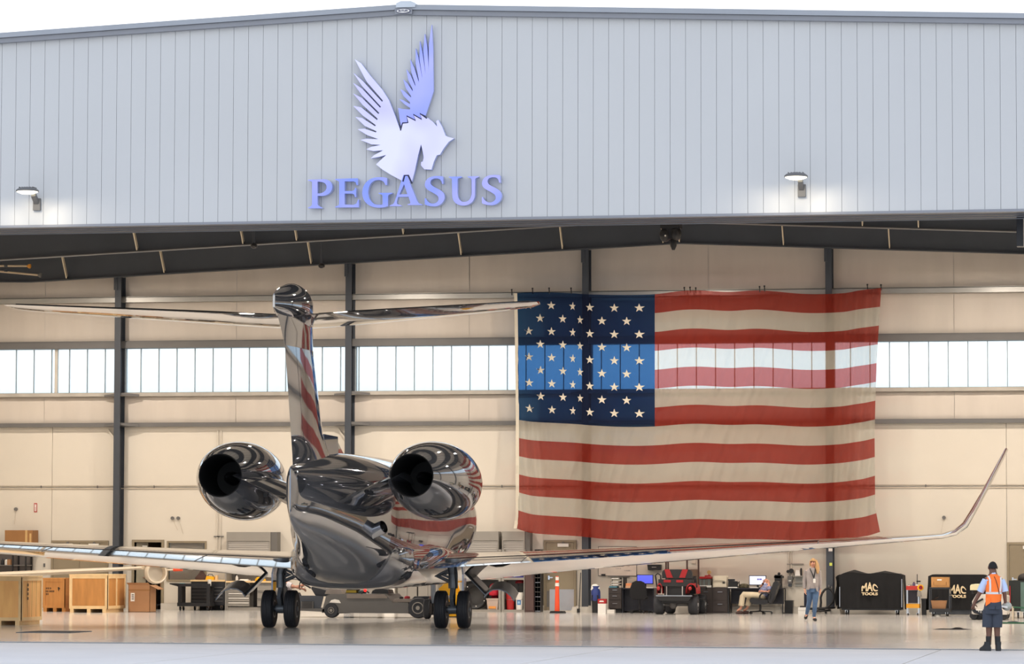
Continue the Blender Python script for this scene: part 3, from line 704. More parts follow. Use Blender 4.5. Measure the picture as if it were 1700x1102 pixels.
def cloth(name, rgb, see, front, tw=.22, tcol=None):
    m = bpy.data.materials.new(name); m.use_nodes = True; t = m.node_tree; t.nodes.clear()
    o_ = t.nodes.new('ShaderNodeOutputMaterial'); a1 = t.nodes.new('ShaderNodeMixShader'); a2 = t.nodes.new('ShaderNodeMixShader')
    d_ = t.nodes.new('ShaderNodeBsdfDiffuse'); tl = t.nodes.new('ShaderNodeBsdfTranslucent'); tp = t.nodes.new('ShaderNodeBsdfTransparent')
    c = [lin(q) for q in rgb]
    tcn = t.nodes.new('ShaderNodeTexCoord'); wv = t.nodes.new('ShaderNodeTexNoise'); wv.inputs['Scale'].default_value = 2.0
    rp = t.nodes.new('ShaderNodeValToRGB'); rp.color_ramp.elements[0].color = tuple(q*.93 for q in c)+(1,); rp.color_ramp.elements[1].color = tuple(min(1, q*1.05) for q in c)+(1,)
    t.links.new(tcn.outputs['Object'], wv.inputs[0]); t.links.new(wv.outputs['Fac'], rp.inputs[0])
    t.links.new(rp.outputs[0], d_.inputs[0]); tl.inputs[0].default_value = tuple(tcol or c)+(1,); tp.inputs[0].default_value = tuple(see)+(1,)
    a1.inputs[0].default_value = tw; a2.inputs[0].default_value = front
    t.links.new(d_.outputs[0], a1.inputs[1]); t.links.new(tl.outputs[0], a1.inputs[2])
    t.links.new(a1.outputs[0], a2.inputs[1]); t.links.new(tp.outputs[0], a2.inputs[2]); t.links.new(a2.outputs[0], o_.inputs[0])
    return m
m_fr = cloth('flag_red_cloth', (142, 50, 37), (.80, .40, .40), .36)
m_fw = cloth('flag_white_cloth', (198, 187, 168), (.80, .93, 1.0), .46)
m_fb = cloth('flag_blue_cloth', (34, 37, 52), (.12, .37, .80), .34, .08, (.05, .2, .5))
m_fs = mat('flag_star_cloth', (206, 198, 180), .9, 0, .03)
fo = flag_pt(0, 0)
flag = thing('american_flag', 'large American flag hung on the back wall, lit through by windows', 'flag', (fo.x, fo.y, fo.z))
UCAN = 1/2.6212
def sheet(u0, u1, v0, v1, nu, nv):
    return MB().strip([[flag_pt(u0+(u1-u0)*i/nu, v0+(v1-v0)*j/nv) for i in range(nu+1)] for j in range(nv+1)])
for k in range(13):
    u0 = UCAN if k < 7 else 0.0
    st = obj('red_stripe' if k % 2 == 0 else 'white_stripe', sheet(u0, 1, k/13, (k+1)/13, int(260*(1-u0)), 6), m_fr if k % 2 == 0 else m_fw, flag, 80)
can = obj('canton', sheet(0, UCAN, 0, 7/13, 110, 36), m_fb, flag, 80)
for r in range(9):
    for c in range(6 if r % 2 == 0 else 5):
        uk = (2*c+1 if r % 2 == 0 else 2*c+2)/12*UCAN; vk = (r+1)/10*7/13
        pts = []
        for i in range(10):
            a = math.pi/2 + math.pi*i/5; R = (7.6 if i % 2 == 0 else 3.0)
            du = R*math.cos(a)/603; dv = -R*math.sin(a)/404
            pts.append((uk+du, vk+dv))
        vs = [flag_pt(uk, vk, .02)] + [flag_pt(a, b, .02) for a, b in pts]
        obj('star', MB().add(vs, [(0, 1+i, 1+(i+1) % 10) for i in range(10)]), m_fs, can)
obj('hoist_band', MB().strip([[flag_pt(0, j/60, .012) + Vector((dx, 0, 0)) for dx in (-.07, .03)] for j in range(61)]), m_fs, flag)
for px, py in ((849.5, 481), (884, 479), (911.5, 478.5), (948, 478.5), (1136, 477.5), (1145.5, 477), (1155, 478), (1261, 476), (1269, 475), (1440, 472.5), (1462.5, 473)):
    a = PY(px, py, FY); b = PY(px+.6, py+9, FY)
    obj('tie_cord', MB().cyl(a, b, .018, n=6).ball(a, .03, n=6, m=4), m_black, flag)
# ================================================================== PEGASUS SIGN on the front wall
LY = YF - .16
def faces_mat(name, c1, c2, st):
    m = bpy.data.materials.new(name); m.use_nodes = True; t = m.node_tree; b = t.nodes['Principled BSDF']
    tcn = t.nodes.new('ShaderNodeTexCoord'); n = t.nodes.new('ShaderNodeTexNoise'); n.inputs['Scale'].default_value = 1.1; n.inputs['Detail'].default_value = 1
    r = t.nodes.new('ShaderNodeValToRGB'); r.color_ramp.elements[0].position = .35; r.color_ramp.elements[1].position = .65
    r.color_ramp.elements[0].color = tuple(lin(q) for q in c1)+(1,); r.color_ramp.elements[1].color = tuple(lin(q) for q in c2)+(1,)
    t.links.new(tcn.outputs['Object'], n.inputs[0]); t.links.new(n.outputs['Fac'], r.inputs[0])
    t.links.new(r.outputs[0], b.inputs['Emission Color']); b.inputs['Emission Strength'].default_value = st
    b.inputs['Base Color'].default_value = (.1, .12, .3, 1); b.inputs['Roughness'].default_value = .4
    return m
m_lav = faces_mat('lavender_lit_face', (196, 194, 246), (222, 224, 252), .93)
m_per = faces_mat('periwinkle_lit_face', (132, 146, 240), (168, 172, 246), .93)
m_let = faces_mat('blue_lit_face', (108, 134, 246), (164, 164, 240), .90)
m_edge = mat('sign_return_metal', (186, 196, 236), .3, .5, .03)
def crop(px, py, ox, oy, k): return (ox+px/k, oy+py/k)
def pix_poly(pts, ox, oy, k, Y):
    out = []
    for a, b in pts:
        q = PY(*crop(a, b, ox, oy, k), Y); out.append((q.x, q.z))
    return out
so_ = PY(670, 200, LY)
emb = thing('horse_emblem', 'lit winged horse emblem in lavender and blue above the lettering', 'sign', (so_.x, LY, so_.z))
def lit(name, pts, mface, y0=0.0, y1=.13, parent=emb):
    holes = ()
    if isinstance(pts, tuple): pts, holes = pts
    o = obj(name, MB().prism(pts, LY+y0, LY+y1, None, holes), m_edge, parent)
    inner = MB().prism(pts, LY+y0-.004, LY+y0, None, holes)
    obj('lit_face', inner, mface, o); return o
KX = (490, 20, 3.147)
FEA = [(312, 247), (345, 268), (395, 335), (455, 405), (490, 460), (520, 535), (551, 622), (556, 602), (562, 583), (590, 580), (583, 546), (630, 570), (618, 538), (662, 564), (652, 533), (688, 558), (692, 552), (718, 572), (742, 598), (737, 570), (748, 563), (768, 600), (786, 646), (800, 652), (830, 660), (802, 678), (776, 712), (757, 744), (740, 748), (725, 780), (712, 823), (675, 821), (657, 800), (659, 783), (667, 781), (672, 760), (668, 735), (658, 690), (643, 745), (625, 830), (610, 886), (597, 882), (582, 852), (574, 852), (566, 872), (556, 880), (500, 850), (455, 822), (423, 796), (450, 770), (476, 746), (440, 756), (395, 764), (412, 748), (460, 722), (408, 726), (372, 717), (398, 704), (447, 694), (398, 691), (342, 668), (372, 662), (434, 664), (375, 642), (327, 612), (362, 609), (422, 629), (426, 623), (364, 595), (315, 548), (350, 553), (418, 597), (422, 591), (354, 541), (304, 490), (345, 498), (427, 564), (432, 558), (353, 485), (303, 425), (350, 449), (435, 533), (440, 527), (350, 436), (303, 370), (350, 400), (444, 500), (449, 495), (350, 387), (305, 318), (355, 362), (454, 469), (459, 463), (374, 364)]
lit('horse_body', pix_poly(FEA, *KX, LY), m_lav)
REA = [(712, 64), (719, 200), (721, 412), (702, 472), (679, 540), (652, 528), (660, 558), (618, 533), (627, 566), (583, 541), (588, 576), (560, 578), (552, 600), (545, 560), (537, 500), (560, 506), (598, 508), (600, 500), (572, 482), (543, 455), (560, 458), (599, 480), (598, 470), (566, 438), (548, 402), (568, 412), (604, 446), (604, 438), (578, 398), (563, 350), (585, 372), (613, 414), (612, 402), (590, 355), (580, 298), (602, 330), (627, 388), (626, 376), (606, 315), (600, 246), (620, 290), (645, 368), (644, 352), (629, 270), (628, 188), (642, 235), (663, 348), (661, 330), (648, 245), (650, 150), (664, 215), (680, 328), (678, 305), (668, 205), (676, 112), (688, 180), (697, 308), (696, 270), (697, 170)]
lit('far_wing', pix_poly(REA, *KX, LY), m_per, .03, .13)
zz = [(551, 622), (556, 602), (562, 583), (590, 580), (583, 546), (630, 570), (618, 538), (662, 564), (652, 533), (688, 558)]
zp = [PY(*crop(a_, b_, *KX), LY) + Vector((0, -.008, .012)) for a_, b_ in zz]
m_ol = mat('dark_outline', (38, 40, 66), .5)
obj('outline_strip', MB().tube(zp, .014, 5), m_ol, emb)
def poly10(pts, ox, oy): return pix_poly(pts, ox, oy, 10.0, LY-.02)
def bez(p0, p1, p2, p3, n=8): return [tuple(((1-t)**3*a+3*(1-t)**2*t*b+3*(1-t)*t*t*c+t**3*d) for a, b, c, d in zip(p0, p1, p2, p3)) for t in [i/n for i in range(n+1)]]
sg_ = thing('wall_lettering', 'lit blue serif lettering PEGASUS on the front wall', 'sign', (so_.x, LY-.02, ZY(670, 345, LY)))
A1, A2 = (505, 280), (670, 275)
# P: stem with bowl; the hole is left open by going round it
P_out = [(65, 183)] + [(330, 175)] + bez((330, 175), (420, 180), (468, 235), (466, 305)) + bez((466, 305), (462, 390), (390, 448), (290, 450)) + [(222, 450), (222, 590), (235, 615), (300, 645), (300, 655), (65, 655), (65, 645), (120, 620), (133, 590), (133, 225), (118, 208), (65, 198)]
P_in = [(222, 215)] + bez((222, 215), (310, 210), (372, 240), (375, 300)) + bez((375, 300), (372, 370), (310, 415), (222, 412))
E_ = [(512, 170), (890, 160), (890, 270), (872, 270), (855, 225), (820, 208), (672, 210), (672, 372), (800, 372), (838, 350), (848, 318), (862, 318), (862, 470), (845, 470), (832, 430), (800, 412), (672, 412), (672, 595), (820, 600), (870, 580), (895, 510), (908, 512), (905, 640), (515, 642), (515, 632), (570, 610), (583, 585), (583, 225), (570, 205), (512, 180)]
G_ = bez((1375, 155), (1330, 140), (1270, 140), (1200, 145)) + bez((1190, 145), (1050, 165), (965, 270), (965, 400)) + bez((965, 410), (970, 550), (1080, 645), (1230, 645)) + bez((1240, 645), (1310, 645), (1350, 635), (1390, 618)) + [(1392, 450), (1405, 430), (1465, 408), (1465, 400), (1235, 402), (1235, 410), (1290, 430), (1305, 450), (1305, 590)] + bez((1300, 595), (1270, 605), (1200, 600), (1170, 590)) + bez((1160, 585), (1090, 540), (1060, 470), (1062, 370)) + bez((1065, 360), (1075, 250), (1140, 185), (1230, 185)) + bez((1240, 185), (1300, 190), (1330, 215), (1350, 270)) + [(1375, 270)]
A_out = [(1672, 115), (1724, 115), (1898, 545), (1930, 590), (1980, 602), (1980, 612), (1740, 612), (1740, 602), (1785, 590), (1790, 570), (1757, 475), (1585, 478), (1560, 560), (1568, 600), (1640, 620), (1640, 630), (1445, 630), (1445, 620), (1500, 600), (1525, 565)]
A_in = [(1682, 265), (1740, 435), (1605, 438)]
S1 = bez((655, 180), (600, 172), (560, 172), (510, 175)) + bez((500, 176), (400, 190), (352, 250), (355, 320)) + bez((356, 330), (370, 400), (440, 420), (500, 455)) + bez((505, 458), (560, 490), (590, 510), (582, 560)) + bez((580, 570), (565, 620), (500, 640), (450, 625)) + bez((445, 622), (400, 605), (380, 570), (368, 540)) + [(352, 540), (355, 640)] + bez((360, 645), (420, 672), (480, 675), (530, 672)) + bez((540, 670), (620, 660), (680, 590), (680, 520)) + bez((680, 510), (675, 430), (600, 400), (540, 370)) + bez((530, 365), (470, 335), (440, 310), (445, 270)) + bez((447, 260), (460, 215), (520, 205), (570, 212)) + bez((575, 213), (615, 225), (630, 250), (640, 300)) + [(660, 300)]
U_ = [(755, 182), (965, 180), (965, 192), (905, 210), (895, 230), (895, 440)] + bez((895, 450), (900, 550), (940, 605), (1010, 602)) + bez((1020, 600), (1090, 595), (1130, 540), (1130, 440)) + [(1128, 230), (1118, 208), (1065, 190), (1065, 178), (1245, 175), (1245, 188), (1200, 205), (1188, 225), (1185, 480)] + bez((1185, 490), (1175, 600), (1090, 660), (990, 660)) + bez((980, 660), (870, 655), (810, 590), (808, 480)) + [(805, 230), (795, 210), (755, 195)]
S2 = [(a+948, b-19) for a, b in S1]
for k_, (nm, pl) in enumerate((('letter', (poly10(P_out, *A1), [poly10(P_in, *A1)])), ('letter', poly10(E_, *A1)), ('letter', poly10(G_, *A1)), ('letter', (poly10(A_out, *A1), [poly10(A_in, *A1)])), ('letter', poly10(S1, *A2)), ('letter', poly10(U_, *A2)), ('letter', poly10(S2, *A2)))):
    lit(nm, pl, m_let, *((-.15, -.006) if k_ == 3 else (-.02, .13)), sg_)
ao = [PY(*crop(a_, b_, 505, 280, 10.0), LY-.15) for a_, b_ in ((1640, 215), (1668, 112), (1728, 110), (1790, 245))]
obj('outline_strip', MB().tube(ao, .018, 5), m_ol, sg_)
# ================================================================== WALL LAMPS
def wall_pack(px, py, ln, lab, e):
    c = PY(px, py, YF); x, z = c.x, c.z
    t = thing('wall_lamp', lab, 'lamp', (x, YF, z), 0, 'wall lamps over the hangar door')
    obj('wall_box', B(x-.07, YF-.07, z-.14, x+.08, YF, z+.1), m_steelm, t)
    obj('arm', MB().bar((x, YF-.05, z+.02), (x, YF-.25, z+.16), .09, .09), m_steelm, t)
    zc = z+.2; q = MB(); n = 20
    rings = []
    for s, dz in ((1.0, 0), (.98, .03), (.8, .06), (.45, .085), (.05, .09)):
        rings.append([(x-.06+.23*s*math.cos(2*math.pi*k/n), YF-.15-ln/2+ln/2*s*math.sin(2*math.pi*k/n)-.05, zc+dz) for k in range(n)])
    q.loft([[Vector(v) for v in r] for r in rings]); hd = obj('lamp_head', q, m_steelm, t, 40)
    for k in range(6): obj('fin', MB().bar((x-.2+k*.056, YF-.15-ln*.8, zc+.06), (x-.2+k*.056, YF-.2-ln*.2, zc+.06), .012, .06), m_steelm, hd)
    obj('diffuser', MB().loft([[Vector((x-.06+.21*s*math.cos(2*math.pi*k/n), YF-.2-ln/2+ln*.46*s*math.sin(2*math.pi*k/n), zc+dz)) for k in range(n)] for s, dz in ((.6, -.045), (1, -.01), (1, .0))]), mat('lamp_diffuser', (255, 240, 214), .4, emit=3.0), t)
    wall_light(x-.06, YF-.25-ln*.8, zc-.06, e)
wall_pack(62, 338, .5, 'lit wall lamp over the door near the corner with the crates below', 7)
wall_pack(1331, 315, .5, 'lit wall lamp over the hangar door above the flag fly end', 7)
# ================================================================== THINGS IN THE HANGAR
def bx(px0, py0, px1, py1, Y, d):
    r = rect(px0, py0, px1, 1010 if py1 is None else py1, Y)
    return (r[0], Y, 0.0 if py1 is None else r[1], r[2], Y+d, r[3])
def box_of(b, pad=0.0): return B(b[0]+pad, b[1]+pad, b[2], b[3]-pad, b[4]-pad, b[5])
def root_of(b): return ((b[0]+b[3])/2, (b[1]+b[4])/2, b[2])
def simple(name, label, cat, b, m, group=None): return tag(obj(name, box_of(b), m), label, cat, group)
def caster(x, y, r, m, parent, nm='caster'):
    c = obj(nm, MB().lathe([(r*.98, -.022), (r, -.015), (r, .015), (r*.98, .022)], (x, y, r), (1, 0, 0), 16), m, parent, 40)
    obj('caster_fork', MB().box(x-.035, y-.02, r, x-.026, y+.03, r*2.15).box(x+.026, y-.02, r, x+.035, y+.03, r*2.15).box(x-.035, y-.02, r*2.1, x+.035, y+.03, r*2.3), m_chrome, c)
    return c
# ---- wooden crates
def crate(label, b, m_body, m_bat, bw=.10, mid=False, text=None, skid=.11):
    x0, y0, z0, x1, y1, z1 = b; t = thing('wooden_crate', label, 'crate', root_of(b), 0, 'wooden shipping crates')
    z0 += skid
    obj('front_board', B(x0+.02, y0+.02, z0, x1-.02, y0+.05, z1-.02), m_body, t)
    obj('side_board', B(x1-.05, y0+.05, z0, x1-.02, y1-.05, z1-.02), m_body, t)
    obj('side_board', B(x0+.02, y0+.05, z0, x0+.05, y1-.05, z1-.02), m_body, t)
    obj('back_board', B(x0+.02, y1-.05, z0, x1-.02, y1-.02, z1-.02), m_body, t)
    obj('crate_lid', B(x0-.01, y0-.01, z1-.02, x1+.01, y1+.01, z1+.015), m_bat, t)
    for a, c in ((x0, x0+bw), (x1-bw, x1)): obj('batten', B(a, y0, z0, c, y0+.02, z1-.02), m_bat, t)
    for a, c in ((z0, z0+bw), (z1-.02-bw, z1-.02)): obj('batten', B(x0+bw, y0, a, x1-bw, y0+.02, c), m_bat, t)
    for a, c in ((y0, y0+bw), (y1-bw, y1)): obj('batten', B(x1-.02, a, z0, x1, c, z1-.02), m_bat, t)
    for a, c in ((z0, z0+bw), (z1-.02-bw, z1-.02)): obj('batten', B(x1-.02, y0+bw, a, x1, y1-bw, c), m_bat, t)
    if mid: obj('batten', B(x1-.02, (y0+y1)/2-.05, z0+bw, x1, (y0+y1)/2+.05, z1-bw-.02), m_bat, t)
    for f in (.02, .46, .86): obj('skid', B(x0+(x1-x0)*f, y0+.01, b[2], x0+(x1-x0)*f+.11, y1-.01, z0), m_bat, t)
    return t
Yc = 82.2; r = rect(-40, 957, 36, 1036, Yc)
cA = crate('pale plywood crate with stencilled side, nearest the doorway under the wing tip', (r[0], Yc, 0, r[2], Yc+1.55, r[3]), m_wood, m_wood3, .085, False)
m_ink = mat('stencil_ink', (58, 44, 30), .8)
for k in range(4): obj('stencil_mark', B(r[2]+.0005, Yc+.42, .95-k*.11, r[2]+.004, Yc+.50, 1.02-k*.11), m_ink, cA)
for k in range(3): obj('side_joint', B(r[2]-.02, Yc+.5+k*.32, .2, r[2]-.0185, Yc+.51+k*.32, 1.15), m_ink, cA)
Yc = 101.0; r = rect(71, 960, 108, 1014, Yc)
cB = crate('amber plywood crate with black stencil lettering on its front', (r[0], Yc, 0, r[2], Yc+.8, r[3]), m_wood2, m_wood2, .08)
for px, py, ws in ((72.5, 976.5, (2.2, 1.6, 2, 2, 1.4, 2)), (72.3, 981.3, (2.4, 2, 2.2, 1.2, 1.6, 2.4, 2, 2)), (73, 986, (1.2, 1.6, 2, 2))):
    for w_ in ws:
        q = rect(px, py-1.5, px+w_, py+1.5, Yc+.018); obj('stencil_mark', B(q[0], Yc+.0155, q[1], q[2]-.012, Yc+.0195, q[3]), m_ink, cB); px += w_+.35
obj('stencil_mark', MB().prism([(XY(a_, Yc), ZY(a_, b_, Yc)) for a_, b_ in ((95.2, 975), (97, 974.2), (99.6, 977), (97.6, 978.8), (97, 982), (96, 979.5))], Yc+.016, Yc+.0195), m_ink, cB)
Yc = 99.7; r = rect(115, 954, 179, 1014, Yc)
cC = crate('large amber plywood crate with plain panels beside the cardboard carton', (r[0], Yc, 0, r[2], Yc+1.75, r[3]), m_wood2, m_wood3, .09, True)
# ---- carton with open flap
b = bx(213, 971, 249, None, 100.9, .62); t = thing('cardboard_carton', 'tall brown cardboard carton with an open flap beside the big crate', 'box', root_of(b))
x0, y0, z0, x1, y1, z1 = b
obj('carton_body', MB().box(x0, y0, 0, x1, y0+.012, z1).box(x0, y1-.012, 0, x1, y1, z1).box(x0, y0, 0, x0+.012, y1, z1).box(x1-.012, y0, 0, x1, y1, z1).box(x0, y0, 0, x1, y1, .012), m_card, t)
obj('flap', MB().add([(x1, y0, z1), (x1, y1, z1), (x1+.24, y1, z1-.12), (x1+.24, y0, z1-.12), (x1, y0, z1-.012), (x1, y1, z1-.012), (x1+.24, y1, z1-.132), (x1+.24, y0, z1-.132)], [(0,1,2,3), (7,6,5,4), (0,3,7,4), (1,5,6,2), (3,2,6,7)]), m_card, t)
obj('flap', MB().add([(x0, y0, z1), (x1, y0, z1), (x1-.04, y0-.06, z1+.07), (x0-.05, y0-.06, z1+.07)], [(0,1,2,3)]), m_card, t)
obj('packing_tape', B(x0-.001, y0-.002, z1-.17, x1, y0, z1-.13), m_card2, t)
rl_ = rect(217, 984, 223.5, 998, y0); obj('shipping_label', B(rl_[0], y0-.004, rl_[1], rl_[2], y0-.0005, rl_[3]), m_paper, t)
for k in range(3): obj('label_print', B(rl_[0]+.03, y0-.006, rl_[1]+.06+k*.06, rl_[2]-.02, y0-.0045, rl_[1]+.085+k*.06), m_ink, t)
# ---- shelving rack with a long box on top
b = bx(-30, 902, 43.5, None, YB-.75, .6); x0, y0, z0, x1, y1, z1 = b
t = thing('storage_rack', 'black metal storage rack against the wall behind the wing tip', 'rack', root_of(b))
for z in (.15, .75, 1.35, z1-.03): obj('shelf_board', B(x0, y0, z, x1, y1, z+.03), m_cabd, t)
obj('back_sheet', B(x0, y1-.02, .1, x1, y1, z1-.05), mat('rack_back', (120, 112, 108), .6), t)
for xx in (x0, XY(19, y0), x1-.05):
    for yy in (y0, y1-.05): obj('post', B(xx, yy, 0, xx+.05, yy+.045, z1), m_black, t)
b2 = bx(8, 880, 54, 900.5, YB-.72, .55)
t2 = thing('long_carton', 'long brown cardboard box on top of the storage rack', 'box', (root_of(b2)[0], root_of(b2)[1], z1)); dz = z1 - b2[2]
b2 = (b2[0], b2[1], z1, b2[3]-.0, b2[4], b2[5])
obj('carton_body', box_of(b2), m_card2, t2)
obj('packing_tape', MB().box(b2[3]-.24, b2[1]-.003, b2[2], b2[3]-.17, b2[1], b2[5]).box(b2[3]-.1, b2[1]-.003, b2[2], b2[3]-.04, b2[1], b2[5]-.1), mat('clear_tape', (196, 160, 104), .35), t2)
for (p0, p1, q0, q1), mm, lb, ct in (((6, 930, 11.5, 939), m_white, 'white bottle with a label on the storage rack', 'bottle'), ((12, 931, 17, 940), m_card, 'small brown carton beside the white bottle on the rack', 'box'), ((0, 932, 5, 941), m_black, 'black canister on the storage rack next to the white bottle', 'canister')):
    bb_ = bx(p0, p1, q0, q1, YB-.6, .2); zz = 1.38
    if ct == 'box': tag(obj('small_carton', B(bb_[0], bb_[1], zz, bb_[3], bb_[4], zz+.17), mm), lb, ct)
    else:
        w_ = (bb_[3]-bb_[0])/2; o = thing('storage_bottle', lb, ct, (bb_[0]+w_, bb_[1]+.1, zz))
        obj('bottle_body', MB().lathe([(w_, 0), (w_, .13), (w_*.5, .16), (w_*.4, .17)], (bb_[0]+w_, bb_[1]+.1, zz), (0, 0, 1), 14), mm, o, 40)
        obj('cap', MB().lathe([(w_*.42, .17), (w_*.42, .2)], (bb_[0]+w_, bb_[1]+.1, zz), (0, 0, 1), 12), m_steel, o)
tag(obj('light_switch', B(XY(71.5, YB), YB-.02, ZY(73, 941, YB), XY(74.5, YB), YB, ZY(73, 935, YB)), m_steelm), 'small grey wall switch beside the double door', 'switch')
# fire extinguisher sign
r = rect(56.5, 835, 61.5, 850, YB-.01); t = thing('fire_extinguisher_sign', 'narrow red and white fire extinguisher sign high on the wall', 'sign', ((r[0]+r[2])/2, YB-.01, r[1]))
obj('red_board', B(r[0], YB-.014, r[1], r[2], YB-.001, r[3]), m_red, t)
obj('white_field', B(r[0]+.022, YB-.017, r[1]+.03, r[2]-.022, YB-.0142, r[3]-.03), m_paper, t)
xx = (r[0]+r[2])/2
for k, ch in enumerate('FIRE'): obj('letter', text_mb(ch, .055, .001, .002, None, lambda x, y, z, k=k: (xx+x, YB-.0185+y, r[3]-.055-k*.052+z)), m_red, t)
# wall hooks with hanging cords
for px, py, tx, ty, lb in ((26, 845, 24, 870, 'small round hook with a hanging cord over the storage rack'), (286, 860, 295, 880, 'round hook with a slanting cord over the office door, the one nearer the grey pillar'), (295.5, 860, 304, 886, 'round hook with a slanting cord above the brown office window'), (1567, 859, 1562, 886, 'round hook with a hanging cord over the second covered chest')):
    a = PY(px, py, YB-.05); c = PY(tx, ty, YB-.02); o = thing('wall_hook', lb, 'hook', (a.x, YB, a.z))
    obj('hook_disc', MB().cyl((a.x, YB, a.z), (a.x, YB-.06, a.z), .055, n=12), m_steelm, o)
    obj('cord', MB().tube([(a.x, YB-.055, a.z), c], .006, 5), mat('pale_cord', (196, 186, 170), .7), o)
# ---- white wing and duct of a second aircraft
Yw = 91.0; st = []
for px, pu, pl_, y in ((-60, 947, 961, 102.7), (0, 949, 958, 102.8), (80, 945.5, 955, 102.9), (160, 942.5, 950.5, 103.0), (238, 939.5, 945, 103.1)):
    a, c = PY(px, pu, y), PY(px, pl_, y); st.append(((a.x+c.x)/2, y, (a.z+c.z)/2, (a.z-c.z)/2))
sw = thing('light_aircraft', 'white wing and round duct of a smaller aircraft under the jet wing', 'aircraft', (st[2][0], st[2][1], 0))
m_whp = mat('white_aircraft_paint', (226, 212, 190), .25, 0, .02)
obj('wing', MB().loft([[Vector((x, y+.42*math.cos(a)*(.5+.5*(i < 4)), z+h*math.sin(a))) for a in [2*math.pi*k/20 for k in range(20)]] for i, (x, y, z, h) in enumerate(st)]), m_whp, sw, 40)
a = PY(258, 951, 103.2); R = .17*1.0
R = (PY(276, 951, 103.2).x-PY(240, 951, 103.2).x)/2
ax = Vector((.55, -.83, .05)).normalized()
obj('duct_ring', MB().lathe([(R*.8, -.2), (R*.9, -.2), (R*.97, -.05), (R*.97, .16), (R*.9, .2), (R*.8, .19), (R*.74, 0), (R*.76, -.18)], (a.x, a.y, a.z), ax, 32, False), m_whp, sw, 40)
obj('duct_plate', MB().lathe([(R*.78, -.12), (R*.78, -.1)], (a.x, a.y, a.z), ax, 28), m_liner, sw)
a0, a1, a2 = PY(276, 946, 103.3), PY(288, 945.5, 103.3), PY(303, 945, 103.3)
obj('probe', MB().cyl(a0, a1, .028, n=8), m_whp, sw)
obj('orange_cover', MB().cyl(a1, a2, .055, n=10), m_org, sw, label='orange probe cover')
e_ = st[0]; obj('landing_leg', MB().cyl((e_[0], e_[1], 0), (e_[0], e_[1], e_[2]), .06), m_whp, sw)
obj('duct_support', MB().cyl((a.x-R*.8, a.y, .0), (a.x-R*.8, a.y, a.z-R*.4), .03), m_black, sw)
# ---- black tool chest and utility cart
b = bx(317, 963.5, 372, None, YB-.72, .6); x0, y0, z0, x1, y1, z1 = b; t = thing('tool_chest', 'black rolling tool chest with a wooden top behind the utility cart', 'tool chest', root_of(b))
obj('cabinet_body', B(x0, y0, .16, x1, y1, z1-.03), m_blackm, t); obj('worktop', B(x0-.02, y0-.02, z1-.03, x1+.02, y1, z1+.02), m_wood3, t)
dz = (z1-.28)/6; half = x0+(x1-x0)*.6
for k in range(5):
    for xa, xb in ((x0+.03, half-.02), (half+.02, x1-.03)):
        d = obj('drawer', B(xa, y0-.015, .2+k*dz, xb, y0-.001, .2+(k+1)*dz-.015), m_blackm, t)
        obj('drawer_pull', B(xa+.01, y0-.03, .2+(k+1)*dz-.03, xb-.01, y0-.0155, .2+(k+1)*dz-.014), m_steelm, d)
for xx in (x0+.1, x1-.1): caster(xx, y0+.1, .06, m_black, t)
obj('toe_panel', B(x0+.2, y1-.3, .0, x1-.06, y1, .16), m_black, t)
b = bx(288, 967, 349, None, YB-1.35, .5); x0, y0, z0, x1, y1, z1 = b; t = thing('utility_cart', 'black two-shelf utility cart standing before the tool chest', 'cart', root_of(b))
obj('tray', MB().box(x0+.12, y0, z1-.12, x1, y1, z1-.1).box(x0+.12, y0, z1-.1, x1, y0+.02, z1-.03).box(x0+.12, y1-.02, z1-.1, x1, y1, z1-.03), m_black, t)
obj('handle', MB().prism([(x0-.13, z1-.05), (x0+.14, z1-.12), (x0+.14, z1-.03), (x0-.13, z1-.02)], y0, y1), m_black, t)
obj('shelf', B(x0+.12, y0, .13, x1, y1, .24), m_black, t)
for xx in (x0+.14, x1-.12):
    for yy in (y0, y1-.08): obj('post', B(xx, yy, .24, xx+.1, yy+.08, z1-.12), m_black, t)
for xx in (x0+.2, x1-.1):
    for yy in (y0+.08, y1-.08): caster(xx, yy, .06, m_black, t)
zt = z1-.1
o = thing('spray_cup', 'white paper cup on the utility cart tray', 'cup', (XY(344.5, y0), y0+.2, zt)); cx = XY(344.5, y0)
obj('cup_body', MB().lathe([(.05, 0), (.06, .2), (.055, .2), (.045, .01)], (cx, y0+.2, zt), (0, 0, 1), 14, False), m_white, o, 40); obj('cup_base', MB().lathe([(.05, 0), (.05, .01)], (cx, y0+.2, zt), (0, 0, 1), 14), m_white, o)
tag(obj('wipe_pack', B(x0+.16, y0+.1, zt+.02, x0+.3, y0+.25, zt+.08), mat('teal_plastic', (92, 160, 172), .5)), 'small teal pack of wipes on the handle end of the utility cart', 'pack')
zt = rect(317, 963.5, 374, 1010, YB-.72)[3]+.02
r = rect(341, 954, 355, 961, YB-.6); o = thing('yellow_case', 'yellow plastic case lying on the tool chest top', 'case', ((r[0]+r[2])/2, YB-.5, zt))
obj('case_body', MB().prism([(r[0], zt), (r[2], zt), (r[2]-.01, zt+.1), (r[0]+.03, zt+.12)], YB-.6, YB-.4), m_yel, o); obj('case_handle', MB().tube([(r[0]+.04, YB-.5, zt+.11), (r[0]+.08, YB-.5, zt+.17), (r[2]-.08, YB-.5, zt+.17), (r[2]-.04, YB-.5, zt+.1)], .012, 6), m_black, o)
r = rect(357, 954, 360, 961, YB-.55); tag(obj('wood_block', B(r[0], YB-.55, zt, r[2]+.02, YB-.45, zt+.14), m_wood3), 'upright pale wooden block on the tool chest beside the yellow case', 'block')
